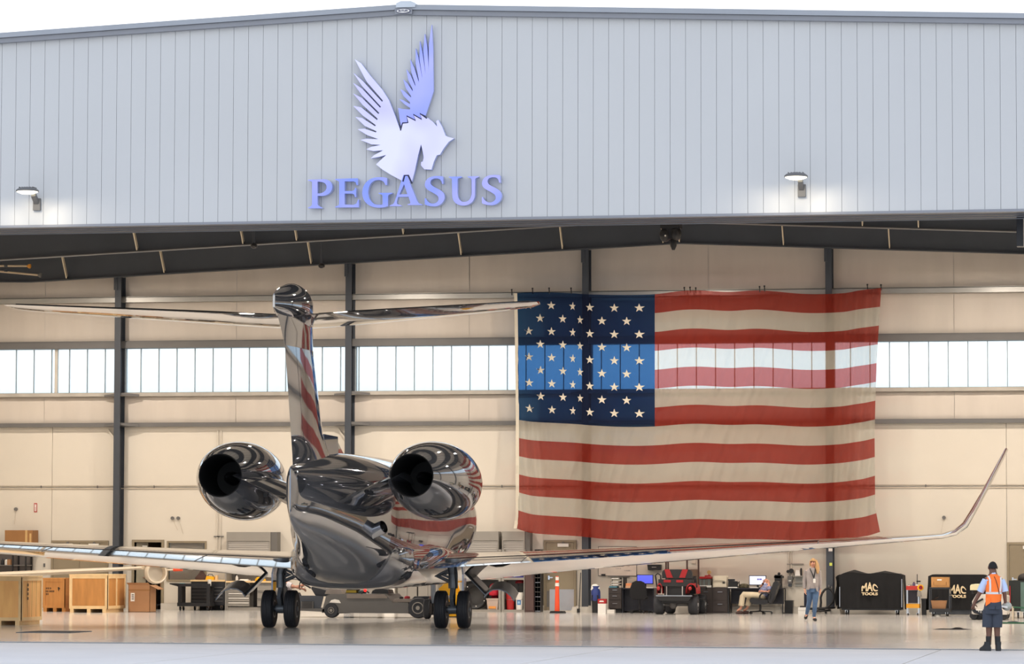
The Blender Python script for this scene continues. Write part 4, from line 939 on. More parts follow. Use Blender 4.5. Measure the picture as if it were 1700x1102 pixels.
p_ = PY(333, 957, YB-.35); tag(obj('dark_cloth_bag', MB().loft([[Vector((p_.x+.02+(.22*s)*math.cos(a), YB-.3+.12*s*math.sin(a), zt+z)) for a in [2*math.pi*k/14 for k in range(14)]] for s, z in ((.9, 0), (1, .05), (.7, .13), (.4, .2), (.12, .3))]), mat('dark_canvas', (74, 52, 46), .9, 0, .2, 8), None, 50), 'slumped dark canvas bag on the tool chest top', 'bag')
# ---- grey workbench and wall cabinets
def wall_cabinet(px0, py0, px1, py1, lab, side=None, ribs=2):
    b = bx(px0, py0, px1, py1, YB-.42, .42); x0, y0, z0, x1, y1, z1 = b; z0 = z0-.32
    t = thing('wall_cabinet', lab, 'cabinet', (root_of(b)[0], root_of(b)[1], z0), 0, 'grey wall cabinets')
    obj('cabinet_body', MB().box(x0, y0+.02, z0, x1, y1, z0+.03).box(x0, y0, z1-.28, x1, y1, z1).box(x0, y0, z0, x0+.04, y1, z1-.28).box(x1-.04, y0, z0, x1, y1, z1-.28).box(x0, y1-.03, z0, x1, y1, z1-.28), m_cab, t)
    nsl = 9; h = (z1-.28-z0-.03)/nsl
    for k in range(nsl): obj('shutter_slat', B(x0+.042, y0+.03, z0+.031+k*h, x1-.042, y0+.045, z0+.031+(k+1)*h-.008), mat('roller_slat', (168, 163, 156), .45, 0, .02), t)
    if side: obj('side_panel', B(x1+.002, y0+.03, z0, XY(side, YB-.2, py0), y1, z1), m_cabd, t)
wall_cabinet(376, 883, 449, 914, 'grey wall cabinet with roller shutter over the left workbench', 463)
wall_cabinet(764, 882, 827.5, 914, 'grey roller shutter wall cabinet beside the fuselage, above the dark coil')
wall_cabinet(833.5, 882, 871, 914, 'grey roller shutter wall cabinet just below the flag corner', 882)
b = bx(376, 967, 470, None, YB-.68, .64); x0, y0, z0, x1, y1, z1 = b
t = thing('workbench', 'grey workbench with drawers and a wooden top behind the gear door', 'workbench', root_of(b))
obj('carcass', MB().box(x0, y0+.02, 0, x0+.04, y1, z1).box(x1-.04, y0+.02, 0, x1, y1, z1).box(x0, y1-.03, 0, x1, y1, z1).box(x0, y0+.04, 0, x1, y1, .1), m_cab, t)
obj('worktop', B(x0-.02, y0-.03, z1, x1, y1, z1+.05), m_wood3, t)
obj('upright', B(x0-.05, y0, 0, x0-.003, y1, 1.48), m_cab, t)
obj('back_panel', B(x0, y1-.012, z1+.055, x1, y1+.02, 1.48), m_cabd, t)
xm = XY(414, y0)
for a_, c_2, n_ in ((x0+.05, xm, 5), (xm+.25, x1-.05, 3)):
    hh = [.12]*5 if n_ == 5 else [.28]*3
    z = z1-.02
    for k in range(n_):
        h = (z1-.14)/n_; d = obj('drawer', B(a_, y0, z-h+.012, c_2, y0+.02, z), m_cab, t)
        obj('drawer_pull', B(a_+.02, y0-.018, z-.045, c_2-.02, y0-.0005, z-.02), m_white if n_ == 5 else m_steelm, d); z -= h
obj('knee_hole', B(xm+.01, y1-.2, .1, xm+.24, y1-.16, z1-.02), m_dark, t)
zt = z1+.05
cx = XY(388.5, y0); o = thing('spray_bottle', 'small clear spray bottle on the workbench', 'bottle', (cx, y0+.3, zt)); obj('bottle_body', MB().lathe([(.045, 0), (.045, .11), (.02, .15), (.018, .17)], (cx, y0+.3, zt), (0, 0, 1), 12), m_white, o, 40); obj('trigger', MB().box(cx-.05, y0+.285, zt+.17, cx+.025, y0+.315, zt+.21).box(cx-.05, y0+.29, zt+.12, cx-.035, y0+.31, zt+.17), m_black, o)
tag(obj('folded_rag', MB().box(XY(393, y0), y0+.2, zt, XY(410, y0), y0+.4, zt+.03).box(XY(395, y0), y0+.22, zt+.03, XY(407, y0), y0+.38, zt+.055), m_paper), 'folded white rags lying on the workbench', 'cloth')
xa, xb = XY(420, y0), XY(437, y0)
tag(obj('yellow_cloth', MB().loft([[Vector(((xa+xb)/2+(xb-xa)/2*s*math.cos(a)*(1+.18*math.sin(3*a)), y0+.2+.14*s*math.sin(a), zt+z*(1+.3*math.cos(2*a)))) for a in [2*math.pi*k/16 for k in range(16)]] for s, z in ((1, 0), (.95, .05), (.6, .09), (.2, .1))]), m_yel, None, 50), 'crumpled bright yellow cloth on the workbench', 'cloth')
# base cabinets seen under the belly
for k, (p0, p1, lb) in enumerate(((596, 627, 'low grey base cabinet under the belly, nearer the tug wheel'), (660, 692, 'low grey base cabinet under the belly beside the white post'), (694, 727, 'low grey base cabinet under the belly nearest the yellow stand'))):
    b = bx(p0, 958, p1, None, YB-.62, .58); t = thing('base_cabinet', lb, 'cabinet', root_of(b), 0, 'grey base cabinets under the belly'); x0, y0, z0, x1, y1, z1 = b
    obj('cabinet_body', B(x0, y0+.02, .08, x1, y1, z1), m_cab, t); obj('plinth', B(x0, y0+.06, 0, x1, y1, .08), m_cabd, t)
    for i in range(2):
        d = obj('door', B(x0+.01+i*(x1-x0)/2, y0, .09, x0-.01+(i+1)*(x1-x0)/2, y0+.019, z1-.02), m_cab, t); obj('handle', B(x0+(x1-x0)/2+(-.07 if i == 0 else .05), y0-.02, z1-.25, x0+(x1-x0)/2+(-.05 if i == 0 else .07), y0-.0005, z1-.1), m_chrome, d)
b = bx(638, 974, 654.5, None, YB-.66, .6); t = thing('white_fridge', 'small white refrigerator under the belly', 'refrigerator', root_of(b)); x0, y0, z0, x1, y1, z1 = b
obj('fridge_body', B(x0, y0+.04, .03, x1, y1, z1), m_white, t); d = obj('door', B(x0, y0, .05, x1, y0+.038, z1-.01), m_white, t); obj('handle', B(x1-.05, y0-.03, .4, x1-.03, y0-.0005, z1-.1), m_steelm, d)
# ---- open shelving unit
b = bx(764, 960, 871, None, YB-.62, .58); x0, y0, z0, x1, y1, z1 = b; t = thing('open_shelf_unit', 'grey open shelf unit holding bags and buckets beside the brown locker', 'shelf', root_of(b))
u0, u1 = XY(827.5, y0), XY(836.5, y0)
obj('upright', MB().box(u0, y0, 0, (u0+u1)/2-.01, y1, 1.9).box((u0+u1)/2+.01, y0, 0, u1, y1, 1.9), m_cab, t)
obj('upright', B(x0, y0, 0, x0+.06, y1, 1.9), m_cab, t); obj('upright', B(x1-.03, y0, 0, x1, y1, 1.9), m_cab, t)
obj('back_panel', B(x0+.06, y1-.03, .1, x1-.03, y1, 1.9), m_cabd, t)
for z in (.0, z1-.04):
    obj('shelf_board', B(x0+.06, y0+.005, z, u0, y1-.031, z+.07), m_cab, t); obj('shelf_board', B(u1, y0+.005, z, x1-.03, y1-.031, z+.07), m_cab, t)
zb_ = .07
def blob(px0, px1, py0, Y, d, z, m, lumps=.12, seed=0, top=.35):
    xa, xb = XY(px0, Y), XY(px1, Y); h = ZY((px0+px1)/2, py0, Y) - z; q = []
    for s, t_ in ((.82, 0), (.97, .06), (1, .3), (.95, .6), (.72, .85), (top, .97), (.08, 1.0)):
        q.append([Vector(((xa+xb)/2+(xb-xa)/2*s*math.cos(a)*(1+lumps*mnoise.noise(Vector((math.cos(a)*1.3+seed, math.sin(a)*1.3, t_*2)))), Y+d/2+d/2*s*math.sin(a), z+h*t_)) for a in [2*math.pi*k/18 for k in range(18)]])
    return MB().loft(q)
cc_ = thing('cable_coil', 'large dark cable coil leaning in the open shelf unit', 'cable coil', (XY(786, y0), y0+.2, zb_))
cz, cx = ZY(790, 986, y0), XY(786, y0)
for k in range(7): obj('coil_turn', MB().tube([(cx+(.36-.03*(k % 3))*math.cos(a), y0+.12+.045*k, max(zb_+.034, zb_+.40+(.38-.03*(k % 3))*math.sin(a))) for a in [2*math.pi*i/28 for i in range(29)]], .034, 6, False), m_black, cc_, 50)
for k in range(7):
    a = 2*math.pi*k/7+.4; obj('coil_clip', MB().ball((cx+.36*math.cos(a), y0+.1, zb_+.42+.33*math.sin(a)), .02, n=6, m=4), m_white, cc_)
tag(obj('red_bag', blob(809, 827, 968, y0+.05, .3, zb_+.42, m_dred, .3, 3), mat('red_nylon', (190, 24, 48), .6, 0, .25, 9), None, 50), 'crumpled bright red nylon bag above the plastic tub', 'bag')
o = thing('plastic_tub', 'translucent beige plastic tub with orange contents below the red bag', 'tub', (XY(816, y0), y0+.1, zb_)); xa, xb = XY(806.5, y0-.1), XY(826, y0-.1)
def tub(xa, xb, ya, yb, z, h, th=.02):
    r = []
    for s, zz in ((.84, 0), (1, h)): r.append([Vector(((xa+xb)/2+sx*(xb-xa)/2*s, (ya+yb)/2+sy*(yb-ya)/2*s, z+zz)) for sx, sy in ((-1, -1), (1, -1), (1, 1), (-1, 1))])
    for s, zz in ((.94, h), (.78, th)): r.append([Vector(((xa+xb)/2+sx*(xb-xa)/2*s, (ya+yb)/2+sy*(yb-ya)/2*s, z+zz)) for sx, sy in ((-1, -1), (1, -1), (1, 1), (-1, 1))])
    return MB().loft(r)
hz = .33
obj('tub_body', tub(xa, xb, y0+.01, y0+.3, zb_, hz), mat('beige_tub', (190, 170, 156), .5, 0, .03), o); obj('rim', MB().box(xa-.01, y0, zb_+hz-.03, xb+.01, y0+.009, zb_+hz+.01), mat('beige_tub', (190, 170, 156)), o)
obj('contents', B(xa+.07, y0+.006, zb_+.03, xb-.08, y0+.03, zb_+.1), mat('orange_rags', (226, 150, 70), .8), o)
tag(obj('red_bag', blob(813, 828, 986, y0+.33, .18, zb_, m_dred, .3, 8), mat('red_nylon', (190, 24, 48)), None, 50), 'red nylon bag half hidden behind the beige tub', 'bag')
o = thing('blue_box', 'flat blue plastic box with pale lettering on the upper shelf', 'box', (XY(853, y0), y0+.15, z1+.03)); r = rect(837.5, 952, 869, 958.5, y0+.03)
obj('box_body', B(r[0], y0+.03, z1+.03, r[2], y0+.4, z1+.24), mat('navy_plastic', (30, 30, 120), .5), o)
obj('box_print', MB().box(r[0]+.06, y0+.027, z1+.08, r[0]+.2, y0+.0295, z1+.14).box(r[0]+.26, y0+.027, z1+.08, r[2]-.08, y0+.0295, z1+.14), mat('pale_blue_print', (120, 130, 200)), o)
o = thing('red_cap_bag', 'dark red fabric engine cover bag on a stand behind the white bucket', 'bag', (XY(862, y0), y0+.25, zb_))
obj('bag_body', blob(854, 870, 963, y0+.28, .24, .86, m_dred, .15, 5, .5), m_dred, o, 50)
obj('printed_word', text_mb('Gulf', .12, .002, .004, None, lambda x, y, z: (XY(863, y0+.2)+x, y0+.275+y, 1.0+z)), mat('faded_red_print', (200, 80, 96)), o)
obj('stand', MB().box(XY(856, y0), y0+.3, zb_, XY(858, y0), y0+.34, .88).box(XY(867, y0), y0+.3, zb_, XY(869, y0), y0+.34, .88).box(XY(855, y0), y0+.28, .84, XY(870, y0), y0+.5, .87), m_black, o)
def bucket(px0, px1, py0, Y, z, m, lab, printed=None, lid=None):
    xa, xb = XY(px0, Y), XY(px1, Y); h = ZY((px0+px1)/2, py0, Y)-z; R = (xb-xa)/2; cx = (xa+xb)/2
    o = thing('bucket', lab, 'bucket', (cx, Y+R, z))
    obj('bucket_body', MB().lathe([(R*.82, 0), (R*.95, h*.9), (R, h*.9), (R, h), (R*.93, h), (R*.8, .03)], (cx, Y+R, z), (0, 0, 1), 22, False).lathe([(R*.82, 0), (R*.82, .02)], (cx, Y+R, z), (0, 0, 1), 22), m, o, 40)
    if lid: obj('lid', MB().lathe([(R*1.02, h), (R*1.02, h+.03), (R*.6, h+.035), (.01, h+.035)], (cx, Y+R, z), (0, 0, 1), 22), lid, o)
    obj('bail', MB().tube([(cx-R*1.0, Y+R*.9, z+h*.85), (cx-R*.7, Y-.01, z+h*.6), (cx+R*.7, Y-.01, z+h*.6), (cx+R*1.0, Y+R*.9, z+h*.85)], .007, 5), m_chrome, o)
    if printed:
        obj('blue_print', B(cx-R*.45, Y+.012, z+h*.3, cx+R*.45, Y+.03, z+h*.6), printed, o); obj('print_centre', B(cx-R*.25, Y+.009, z+h*.38, cx+R*.25, Y+.0118, z+h*.52), mat('pale_blue_print2', (160, 200, 226)), o)
bucket(838.5, 853, 984, y0+.04, zb_, m_red, 'red plastic bucket on the bottom shelf beside the white bucket')
bucket(854.5, 868, 985, y0-.0+.02, zb_, m_white, 'white plastic bucket with a blue square print on the bottom shelf', mat('blue_print', (70, 130, 190)), m_white)
# ---- brown locker and black pigeonhole rack
b = bx(871.5, 952, 885.8, None, YB-.66, .62); x0, y0, z0, x1, y1, z1 = b; z1 = 1.5; t = thing('brown_locker', 'tall dark brown locker between the shelf unit and the black rack', 'locker', root_of(b))
obj('locker_body', B(x0, y0+.02, 0, x1, y1, z1), m_brown, t); d = obj('door', B(x0+.008, y0, .05, x1-.008, y0+.019, z1-.03), m_brown, t); obj('handle', B(x1-.05, y0-.02, 1.0, x1-.035, y0-.0005, 1.15), m_steel, d)
b = bx(887.5, 950, 897.5, None, YB-.5, .45); x0, y0, z0, x1, y1, z1 = b; z1 = 1.9; t = thing('pigeonhole_rack', 'narrow black pigeonhole rack beside the tan door', 'rack', root_of(b))
obj('rack_back', B(x0, y1-.02, 0, x1, y1, z1), m_black, t)
for xx in (x0, x1-.015): obj('rack_side', B(xx, y0, 0, xx+.015, y1-.021, z1), m_blackm, t)
for k in range(13): obj('rack_shelf', B(x0+.016, y0, .02+k*.145, x1-.016, y1-.021, .035+k*.145), m_cabd if k % 3 else m_alu, t)
obj('rack_divider', B((x0+x1)/2-.006, y0+.02, .04, (x0+x1)/2+.006, y1-.03, z1-.04), m_blackm, t)
# ---- orange delineator post
Yc = 103.6; xa = XY(926, Yc); t = thing('delineator_post', 'orange delineator post with white bands on a black foot', 'traffic post', (xa, Yc, 0))
ht = ZY(926, 956, Yc)
obj('foot', MB().prism([(xa-.22, 0), (xa+.22, 0), (xa+.19, .06), (xa-.19, .06)], Yc-.2, Yc+.2), m_black, t)
obj('post_body', MB().lathe([(.075, .06), (.07, .3), (.058, .78), (.05, 1.02), (.045, 1.1), (.02, 1.2*0+ht)], (xa-.02, Yc, 0), (0, 0, 1), 18), m_org, t, 40)
for z in (.80, .98): obj('reflective_band', MB().lathe([(.064-.012*(z > .9), z), (.06-.011*(z > .9), z+.1)], (xa-.02, Yc, 0), (0, 0, 1), 18, False), m_white, t)
tag(obj('broom', MB().cyl((XY(965.5, YB-.55), YB-.98, .1), (XY(966, YB-.5), YB-.72, 1.2), .014, n=6).box(XY(962, YB-.6), YB-1.04, 0.0, XY(966, YB-.6), YB-.92, .12), m_black), 'black broom leaning against the grey pillar by the tan door', 'broom')
# ---- dustbin with a blue bag
Yc = YB-1.3; b = bx(982, 988, 993.5, None, Yc, .36); t = thing('dustbin', 'dark dustbin with a blue liner bag beside the pillar', 'bin', root_of(b)); x0, y0, z0, x1, y1, z1 = b
obj('bin_body', tub(x0, x1, y0, y1, 0, z1), m_black, t)
obj('blue_liner', blob(979.5, 995, 972, Yc-.02, .36, z1-.18, m_blue, .12, 2, .8), m_blue, t, 60)
tag(obj('white_wipes', blob(980, 993.5, 969.5, Yc+.04, .22, ZY(986, 976, Yc)-.06, m_paper, .5, 4, .5), m_paper, None, 50), 'crumpled white paper wipes on the blue bin liner', 'paper')
Yc = 103.2; b = bx(992.5, 994, 1005.5, None, Yc, .24); t = thing('red_white_carton', 'white carton with a red top band standing before the filing cabinet', 'box', root_of(b)); x0, y0, z0, x1, y1, z1 = b
obj('carton_body', B(x0, y0, 0, x1, y1, z1-.14), m_paper, t); obj('red_band', B(x0-.002, y0-.002, z1-.14, x1+.002, y1+.002, z1), m_red, t); obj('red_label', MB().prism([(x0+.04, z1-.09), (x1-.05, z1-.09), (x1-.07, z1-.05), (x0+.06, z1-.05)], y0-.004, y0-.0022), m_paper, t)
# ---- whiteboard, wall box
r = rect(993, 907, 1057, 956, YB-.03); t = thing('whiteboard', 'large whiteboard with faint handwriting above the filing cabinet', 'whiteboard', ((r[0]+r[2])/2, YB-.02, r[1]))
obj('board', B(r[0]+.015, YB-.025, r[1]+.015, r[2]-.015, YB-.003, r[3]-.015), mat('whiteboard_face', (224, 214, 200), .3), t)
for q in (B(r[0], YB-.03, r[1], r[2], YB-.001, r[1]+.015), B(r[0], YB-.03, r[3]-.015, r[2], YB-.001, r[3]), B(r[0], YB-.03, r[1]+.015, r[0]+.015, YB-.001, r[3]-.015), B(r[2]-.015, YB-.03, r[1]+.015, r[2], YB-.001, r[3]-.015)): obj('frame', q, m_steelm, t)
obj('pen_tray', B(r[0]+.3, YB-.09, r[1]-.02, r[2]-.2, YB-.031, r[1]-.002), m_steelm, t)
m_pen = mat('marker_ink', (120, 116, 122), .6)
for px, py, w_ in ((1023, 943.5, 9), (1037, 947, 9), (1042, 947.3, 6), (1032, 940, 4), (1041, 939.5, 5)):
    a = PY(px, py, YB-.027); n = int(w_/1.2)
    for k in range(n): obj('handwriting', MB().bar((a.x+k*.024, YB-.0265, a.z-.02), (a.x+k*.024+.012*((k % 3)-1), YB-.0265, a.z+.02), .006, .002, (0, 1, 0)), m_pen, t)
tag(obj('board_eraser', B(XY(999, YB), YB-.1, r[1]+.0, XY(1005.5, YB), YB-.035, r[1]+.06), m_black), 'black board eraser on the whiteboard ledge', 'eraser')
r = rect(1074.5, 937, 1097, 946, YB-.2); t = thing('wall_speaker', 'black box mounted on the wall above the blue screen', 'wall box', ((r[0]+r[2])/2, YB-.1, r[1]))
obj('box_body', MB().prism([(r[0]+.02, r[1]), (r[2], r[1]), (r[2], r[3]-.015), (r[0], r[3]-.015)], YB-.2, YB-.001), m_black, t); obj('front_lip', B(r[0], YB-.22, r[3]-.015, r[2], YB-.001, r[3]), m_blackm, t); obj('maker_strip', B((r[0]+r[2])/2-.07, YB-.204, r[1]+.08, (r[0]+r[2])/2+.07, YB-.2005, r[1]+.09), m_white, t)
r = rect(1147.5, 928, 1155, 935, YB-.08); tag(obj('thermostat', MB().box(r[0], YB-.08, r[1], r[2], YB-.001, r[3]), m_liner), 'small pale box on the wall over the golf cart', 'wall box')
# ---- filing cabinet, papers, desk
Yc = YB-.95; b = bx(1010, 975.5, 1031.5, None, Yc, .6); x0, y0, z0, x1, y1, z1 = b
t = thing('filing_cabinet', 'dark brown two-drawer filing cabinet under the paper trays', 'cabinet', root_of(b))
obj('cabinet_body', B(x0, y0+.02, .12, x1, y1, z1), mat('espresso_laminate', (58, 50, 48), .5), t); obj('plinth', B(x0+.02, y0+.1, 0, x1-.02, y1, .12), m_black, t)
for za, zb2 in ((z1-.17, z1-.02), (z1-.36, z1-.19), (.13, z1-.38)):
    d = obj('drawer', B(x0+.006, y0, za, x1-.006, y0+.0195, zb2), mat('espresso_laminate', (58, 50, 48)), t); obj('handle', B((x0+x1)/2-.07, y0-.025, (za+zb2)/2+.02 if zb2-za < .3 else zb2-.1, (x0+x1)/2+.07, y0-.0005, (za+zb2)/2+.035 if zb2-za < .3 else zb2-.085), m_alu, d)
o = thing('paper_tray_stack', 'stack of black letter trays with papers on the filing cabinet', 'paper tray', ((x0+x1)/2, y0+.25, z1))
za = z1
for k, z in enumerate((z1+.07, z1+.15, z1+.25)):
    tr_ = obj('tray', MB().box(x0+.06, y0+.06, z, x1-.05, y0+.4, z+.012).box(x0+.06, y0+.06, z, x0+.07, y0+.4, z+.05).box(x1-.06, y0+.06, z, x1-.05, y0+.4, z+.05), m_black, o); obj('paper', B(x0+.075, y0+.05, z+.0125, x1-.1, y0+.38, z+.035), m_paper, tr_)
for xx in (x0+.06, x1-.06): obj('tray_post', B(xx, y0+.36, z1, xx+.01, y0+.4, z1+.3), m_black, o)
tag(obj('teal_folder', B(x0+.02, y0+.03, z1, x1-.14, y0+.4, z1+.05), mat('teal_card', (70, 120, 136), .7)), 'teal folder lying flat on the filing cabinet top', 'folder')
tag(obj('document_tray', MB().box(x0+.02, y0-.35, 0, x0+.24, y0-.12, .10), m_white), 'small white box on the floor under the filing cabinet', 'box')
b = bx(1032.5, 976, 1086, None, YB-.85, .7); x0, y0, z0, x1, y1, z1 = b; t = thing('office_desk', 'black office desk with the blue screen behind the empty swivel chair', 'desk', root_of(b))
m_nav = mat('navy_black_laminate', (34, 34, 44), .45)
obj('desk_top', B(x0, y0-.05, z1-.03, x1, y1, z1), m_nav, t)
for xx in (x0, x1-.04): obj('side_panel', B(xx, y0, 0, xx+.04, y1, z1-.03), m_nav, t)
obj('modesty_panel', B(x0+.04, y0+.25, .05, x1-.04, y0+.28, z1-.03), m_nav, t); obj('hutch_side', B(x0, y0+.2, z1, x0+.04, y1, z1+.32), m_black, t)
def folder(px0, px1, z, h, lab, m): tag(obj('orange_folder', B(XY(px0, y0), y0+.1, z, XY(px1, y0), y0+.4, z+h), m), lab, 'folder')
folder(1037.5, 1049.5, z1, .07, 'pale orange folder at the bottom of the desk pile', mat('peach_card', (226, 176, 140), .7)); folder(1038, 1049, z1+.071, .07, 'orange folder on top of the desk pile', mat('orange_card', (230, 146, 96), .7))
def monitor(px0, py0, px1, py1, Y, zt, lab, face, em):
    r = rect(px0, py0, px1, py1, Y); t = thing('monitor', lab, 'monitor', ((r[0]+r[2])/2, Y+.05, zt))
    obj('bezel', B(r[0], Y, r[1], r[2], Y+.05, r[3]), m_black, t); s = obj('screen', B(r[0]+.02, Y-.004, r[1]+.025, r[2]-.02, Y-.0005, r[3]-.02), face, t)
    obj('stand', MB().box((r[0]+r[2])/2-.03, Y+.05, zt, (r[0]+r[2])/2+.03, Y+.08, r[1]+.1).box((r[0]+r[2])/2-.12, Y-.04, zt, (r[0]+r[2])/2+.12, Y+.14, zt+.015), m_blackm, t); return t, r
mb_ = faces_mat('blue_screen', (50, 50, 235), (92, 110, 250), .9); monitor(1057, 953.5, 1084.5, 969.5, YB-.5, z1, 'computer monitor with a bright blue screen', mb_, 1)
tag(obj('keyboard', MB().prism([(XY(1070, y0), z1), (XY(1084, y0), z1), (XY(1084, y0), z1+.02), (XY(1070, y0), z1+.03)], y0+.02, y0+.17), m_white), 'pale keyboard on the desk under the blue screen', 'keyboard')
# swivel chair seen from behind
def swivel(px, Y, zt, hw, lab, seat_z=.46, rz_=0, big=False):
    x = XY(px, Y); t = thing('swivel_chair', lab, 'chair', (x, Y, 0), rz_, None, True)
    m = mat('black_chair_fabric', (24, 24, 27), .85)
    pts = [(-hw, .0), (-hw*.96, .25), (-hw*.7, .43), (-hw*.3, .48), (hw*.3, .48), (hw*.7, .43), (hw*.96, .25), (hw, .0), (hw*.8, -.06), (-hw*.8, -.06)]
    if not big: obj('backrest', MB().prism([(a, zt-.48+b) for a, b in pts], -.24, -.17), m, t, 40)
    obj('seat', MB().loft([[Vector((hw*.95*s*math.copysign(abs(math.cos(a))**.6, math.cos(a)), .02+.25*s*math.copysign(abs(math.sin(a))**.6, math.sin(a)), z)) for a in [2*math.pi*k/20 for k in range(20)]] for s, z in ((.8, seat_z-.09), (1, seat_z-.06), (1, seat_z-.01), (.85, seat_z+.015))]), m, t, 40)
    obj('back_bar', MB().bar((0, -.19, seat_z-.05), (0, -.16, zt-.3), .07, .03, (0, 1, 0)), m_black, t)
    obj('gas_column', MB().cyl((0, 0, .09), (0, 0, seat_z-.09), .03), m_blackm, t)
    for k in range(5):
        a = 2*math.pi*k/5+.3; l = obj('base_arm', MB().bar((0, 0, .1), (.29*math.cos(a), .29*math.sin(a), .075), .045, .03), m_blackm, t)
        obj('caster', MB().lathe([(.028, -.02), (.03, 0), (.028, .02)], (.29*math.cos(a), .29*math.sin(a), .031), (math.sin(a), -math.cos(a), 0), 12), m_black, l)
    return t
swivel(1061.5, YB-1.5, ZY(1061, 964, YB-1.5), .26, 'empty black swivel chair with its back turned, at the blue screen', .5)
# ---- golf cart
Yc = 102.2; xa, xb = XY(1087, Yc), XY(1157, Yc); gx = (xa+xb)/2-.02
t = thing('golf_cart', 'black and red golf cart with striped seats seen from behind', 'golf cart', (gx, Yc, 0))
m_gc = mat('golf_cart_black', (36, 36, 38), .5, 0, .08); m_gr = mat('golf_cart_red', (160, 26, 32), .45, 0, .05)
def gp(px, py, Y=Yc): return PY(px, py, Y)
Yr_ = Yc; rw = .29
for px, Yw_ in ((1093.5, Yc+.15), (1150, Yc+.15), (1111, Yc+1.75), (1163, Yc+1.75)):
    x = XY(px, Yw_); w_ = .13
    ty = obj('tyre', MB().lathe([(.16, -w_), (rw-.03, -w_*1.05), (rw, -w_*.7), (rw, w_*.7), (rw-.03, w_*1.05), (.16, w_)], (x, Yw_+.2, rw), (1, 0, 0), 28), m_rubber, t, 40)
    obj('wheel_disc', MB().lathe([(.165, w_*.6), (.15, w_*1.02), (.08, w_*.8), (.05, w_*1.1), (.01, w_*1.15)], (x, Yw_+.2, rw), (1, 0, 0), 20), m_alu, ty, 30)
x0, x1 = XY(1098, Yc), XY(1147, Yc)
obj('chassis', MB().box(x0, Yc+.05, .33, x1, Yc+2.2, .45), m_gc, t)
obj('rear_axle', MB().cyl((XY(1095, Yc), Yc+.35, .29), (XY(1150, Yc), Yc+.35, .29), .05).ball((XY(1115, Yc), Yc+.33, .28), .12, n=12, m=8), m_steelm, t, 40)
obj('rear_bumper', MB().prism([(XY(1096, Yc), ZY(1120, 997, Yc)), (XY(1144, Yc), ZY(1120, 997, Yc)), (XY(1149, Yc), ZY(1120, 989.5, Yc)), (XY(1090, Yc), ZY(1120, 989.5, Yc))], Yc-.12, Yc+.06), m_gc, t)
obj('bumper_lip', B(XY(1090, Yc), Yc-.14, ZY(1120, 989.5, Yc), XY(1150, Yc), Yc+.06, ZY(1120, 988, Yc)), m_alu, t)
obj('rear_body', B(XY(1102, Yc), Yc+.07, .45, XY(1137, Yc), Yc+1.9, ZY(1120, 972, Yc)), m_gc, t)
for px in (1106.5, 1133): obj('cargo_strut', MB().cyl(gp(px, 972, Yc+.0), gp(px, 988.5, Yc+.0), .02, n=6), m_alu, t)
zs0, zs1 = ZY(1120, 971, Yc), ZY(1120, 961, Yc)
obj('rear_seat_base', MB().box(XY(1093, Yc), Yc-.02, ZY(1120, 973, Yc), XY(1149, Yc), Yc+.42, ZY(1120, 961.5, Yc)), m_gc, t)
sx0, sx1, sz0, sz1 = XY(1098.5, Yc), XY(1148.5, Yc), ZY(1120, 960, Yc), ZY(1120, 945, Yc)
def rrect(x0, x1, z0, z1, r, n=5):
    return [(x1-r+r*math.cos(a), z1-r+r*math.sin(a)) for a in [math.pi/2*k/n for k in range(n+1)]] + [(x0+r+r*math.cos(a), z1-r+r*math.sin(a)) for a in [math.pi/2+math.pi/2*k/n for k in range(n+1)]] + [(x0, z0), (x1, z0)]
bk = obj('seat_backrest', MB().prism(rrect(sx0, sx1, sz0, sz1, .12), Yc+.05, Yc+.2), m_gc, t, 40)
for q0, q1, q2, q3 in ((1102.5, 1111, 1117, 1106.5), (1132.5, 1142, 1137, 1127)):
    obj('red_stripe', MB().prism([(XY(q0, Yc), sz1+.003), (XY(q1, Yc), sz1+.003), (XY(q2, Yc), sz0+.02), (XY(q3, Yc), sz0+.02)], Yc+.035, Yc+.05), m_gr, bk)
for q0, q1 in ((1102, 1114), (1123, 1134.5)): obj('red_seat_stripe', B(XY(q0, Yc), Yc-.035, ZY(1120, 966.5, Yc), XY(q1, Yc), Yc-.021, ZY(1120, 962.5, Yc)), m_gr, t)
for q0, q1 in ((1091, 1100), (1139, 1157)):
    xa_, xb_ = XY(q0, Yc), XY(q1, Yc); arc_ = [(xa_ + (xb_-xa_)*(.5-.5*math.cos(math.pi*k/8)), ZY(1120, 983, Yc)+.27*math.sin(math.pi*k/8)**.7) for k in range(9)]
    obj('fender', MB().loft([[Vector((a, y, b)) for y in (Yc-.08, Yc+.75)] + [Vector((a*.97+.03*(xa_+xb_)/2, y, b-.04)) for y in (Yc+.75, Yc-.08)] for a, b in arc_]), m_gr, t, 50)
    obj('tail_lamp', MB().ball(((xa_+xb_)/2-.03, Yc-.08, ZY(1120, 976.5, Yc)), .05, .04, .06), m_red, t, 50)
zr = 1.93
for px, Yp in ((1106, Yc+1.5), (1109.5, Yc+.6), (1141, Yc+.6), (1160, Yc+1.9)):
    a = gp(px, 975, Yp); obj('roof_post', MB().cyl((a.x, Yp, .6), (a.x-.01, Yp, zr), .026, n=8), mat('rust_black_metal', (72, 44, 38), .5), t)
obj('cart_roof', MB().prism(rrect(XY(1100, Yc), XY(1160, Yc), zr, zr+.07, .03, 3), Yc+.3, Yc+2.3), m_gc, t, 40)
obj('armrest', MB().tube([gp(1091, 975), gp(1088, 955), gp(1092, 951.5), gp(1097, 955), gp(1097, 970)], .024, 8), m_black, t, 50)
obj('armrest', MB().tube([gp(1147, 972), gp(1151, 957), gp(1156, 962), gp(1157, 975)], .022, 8), m_black, t, 50)
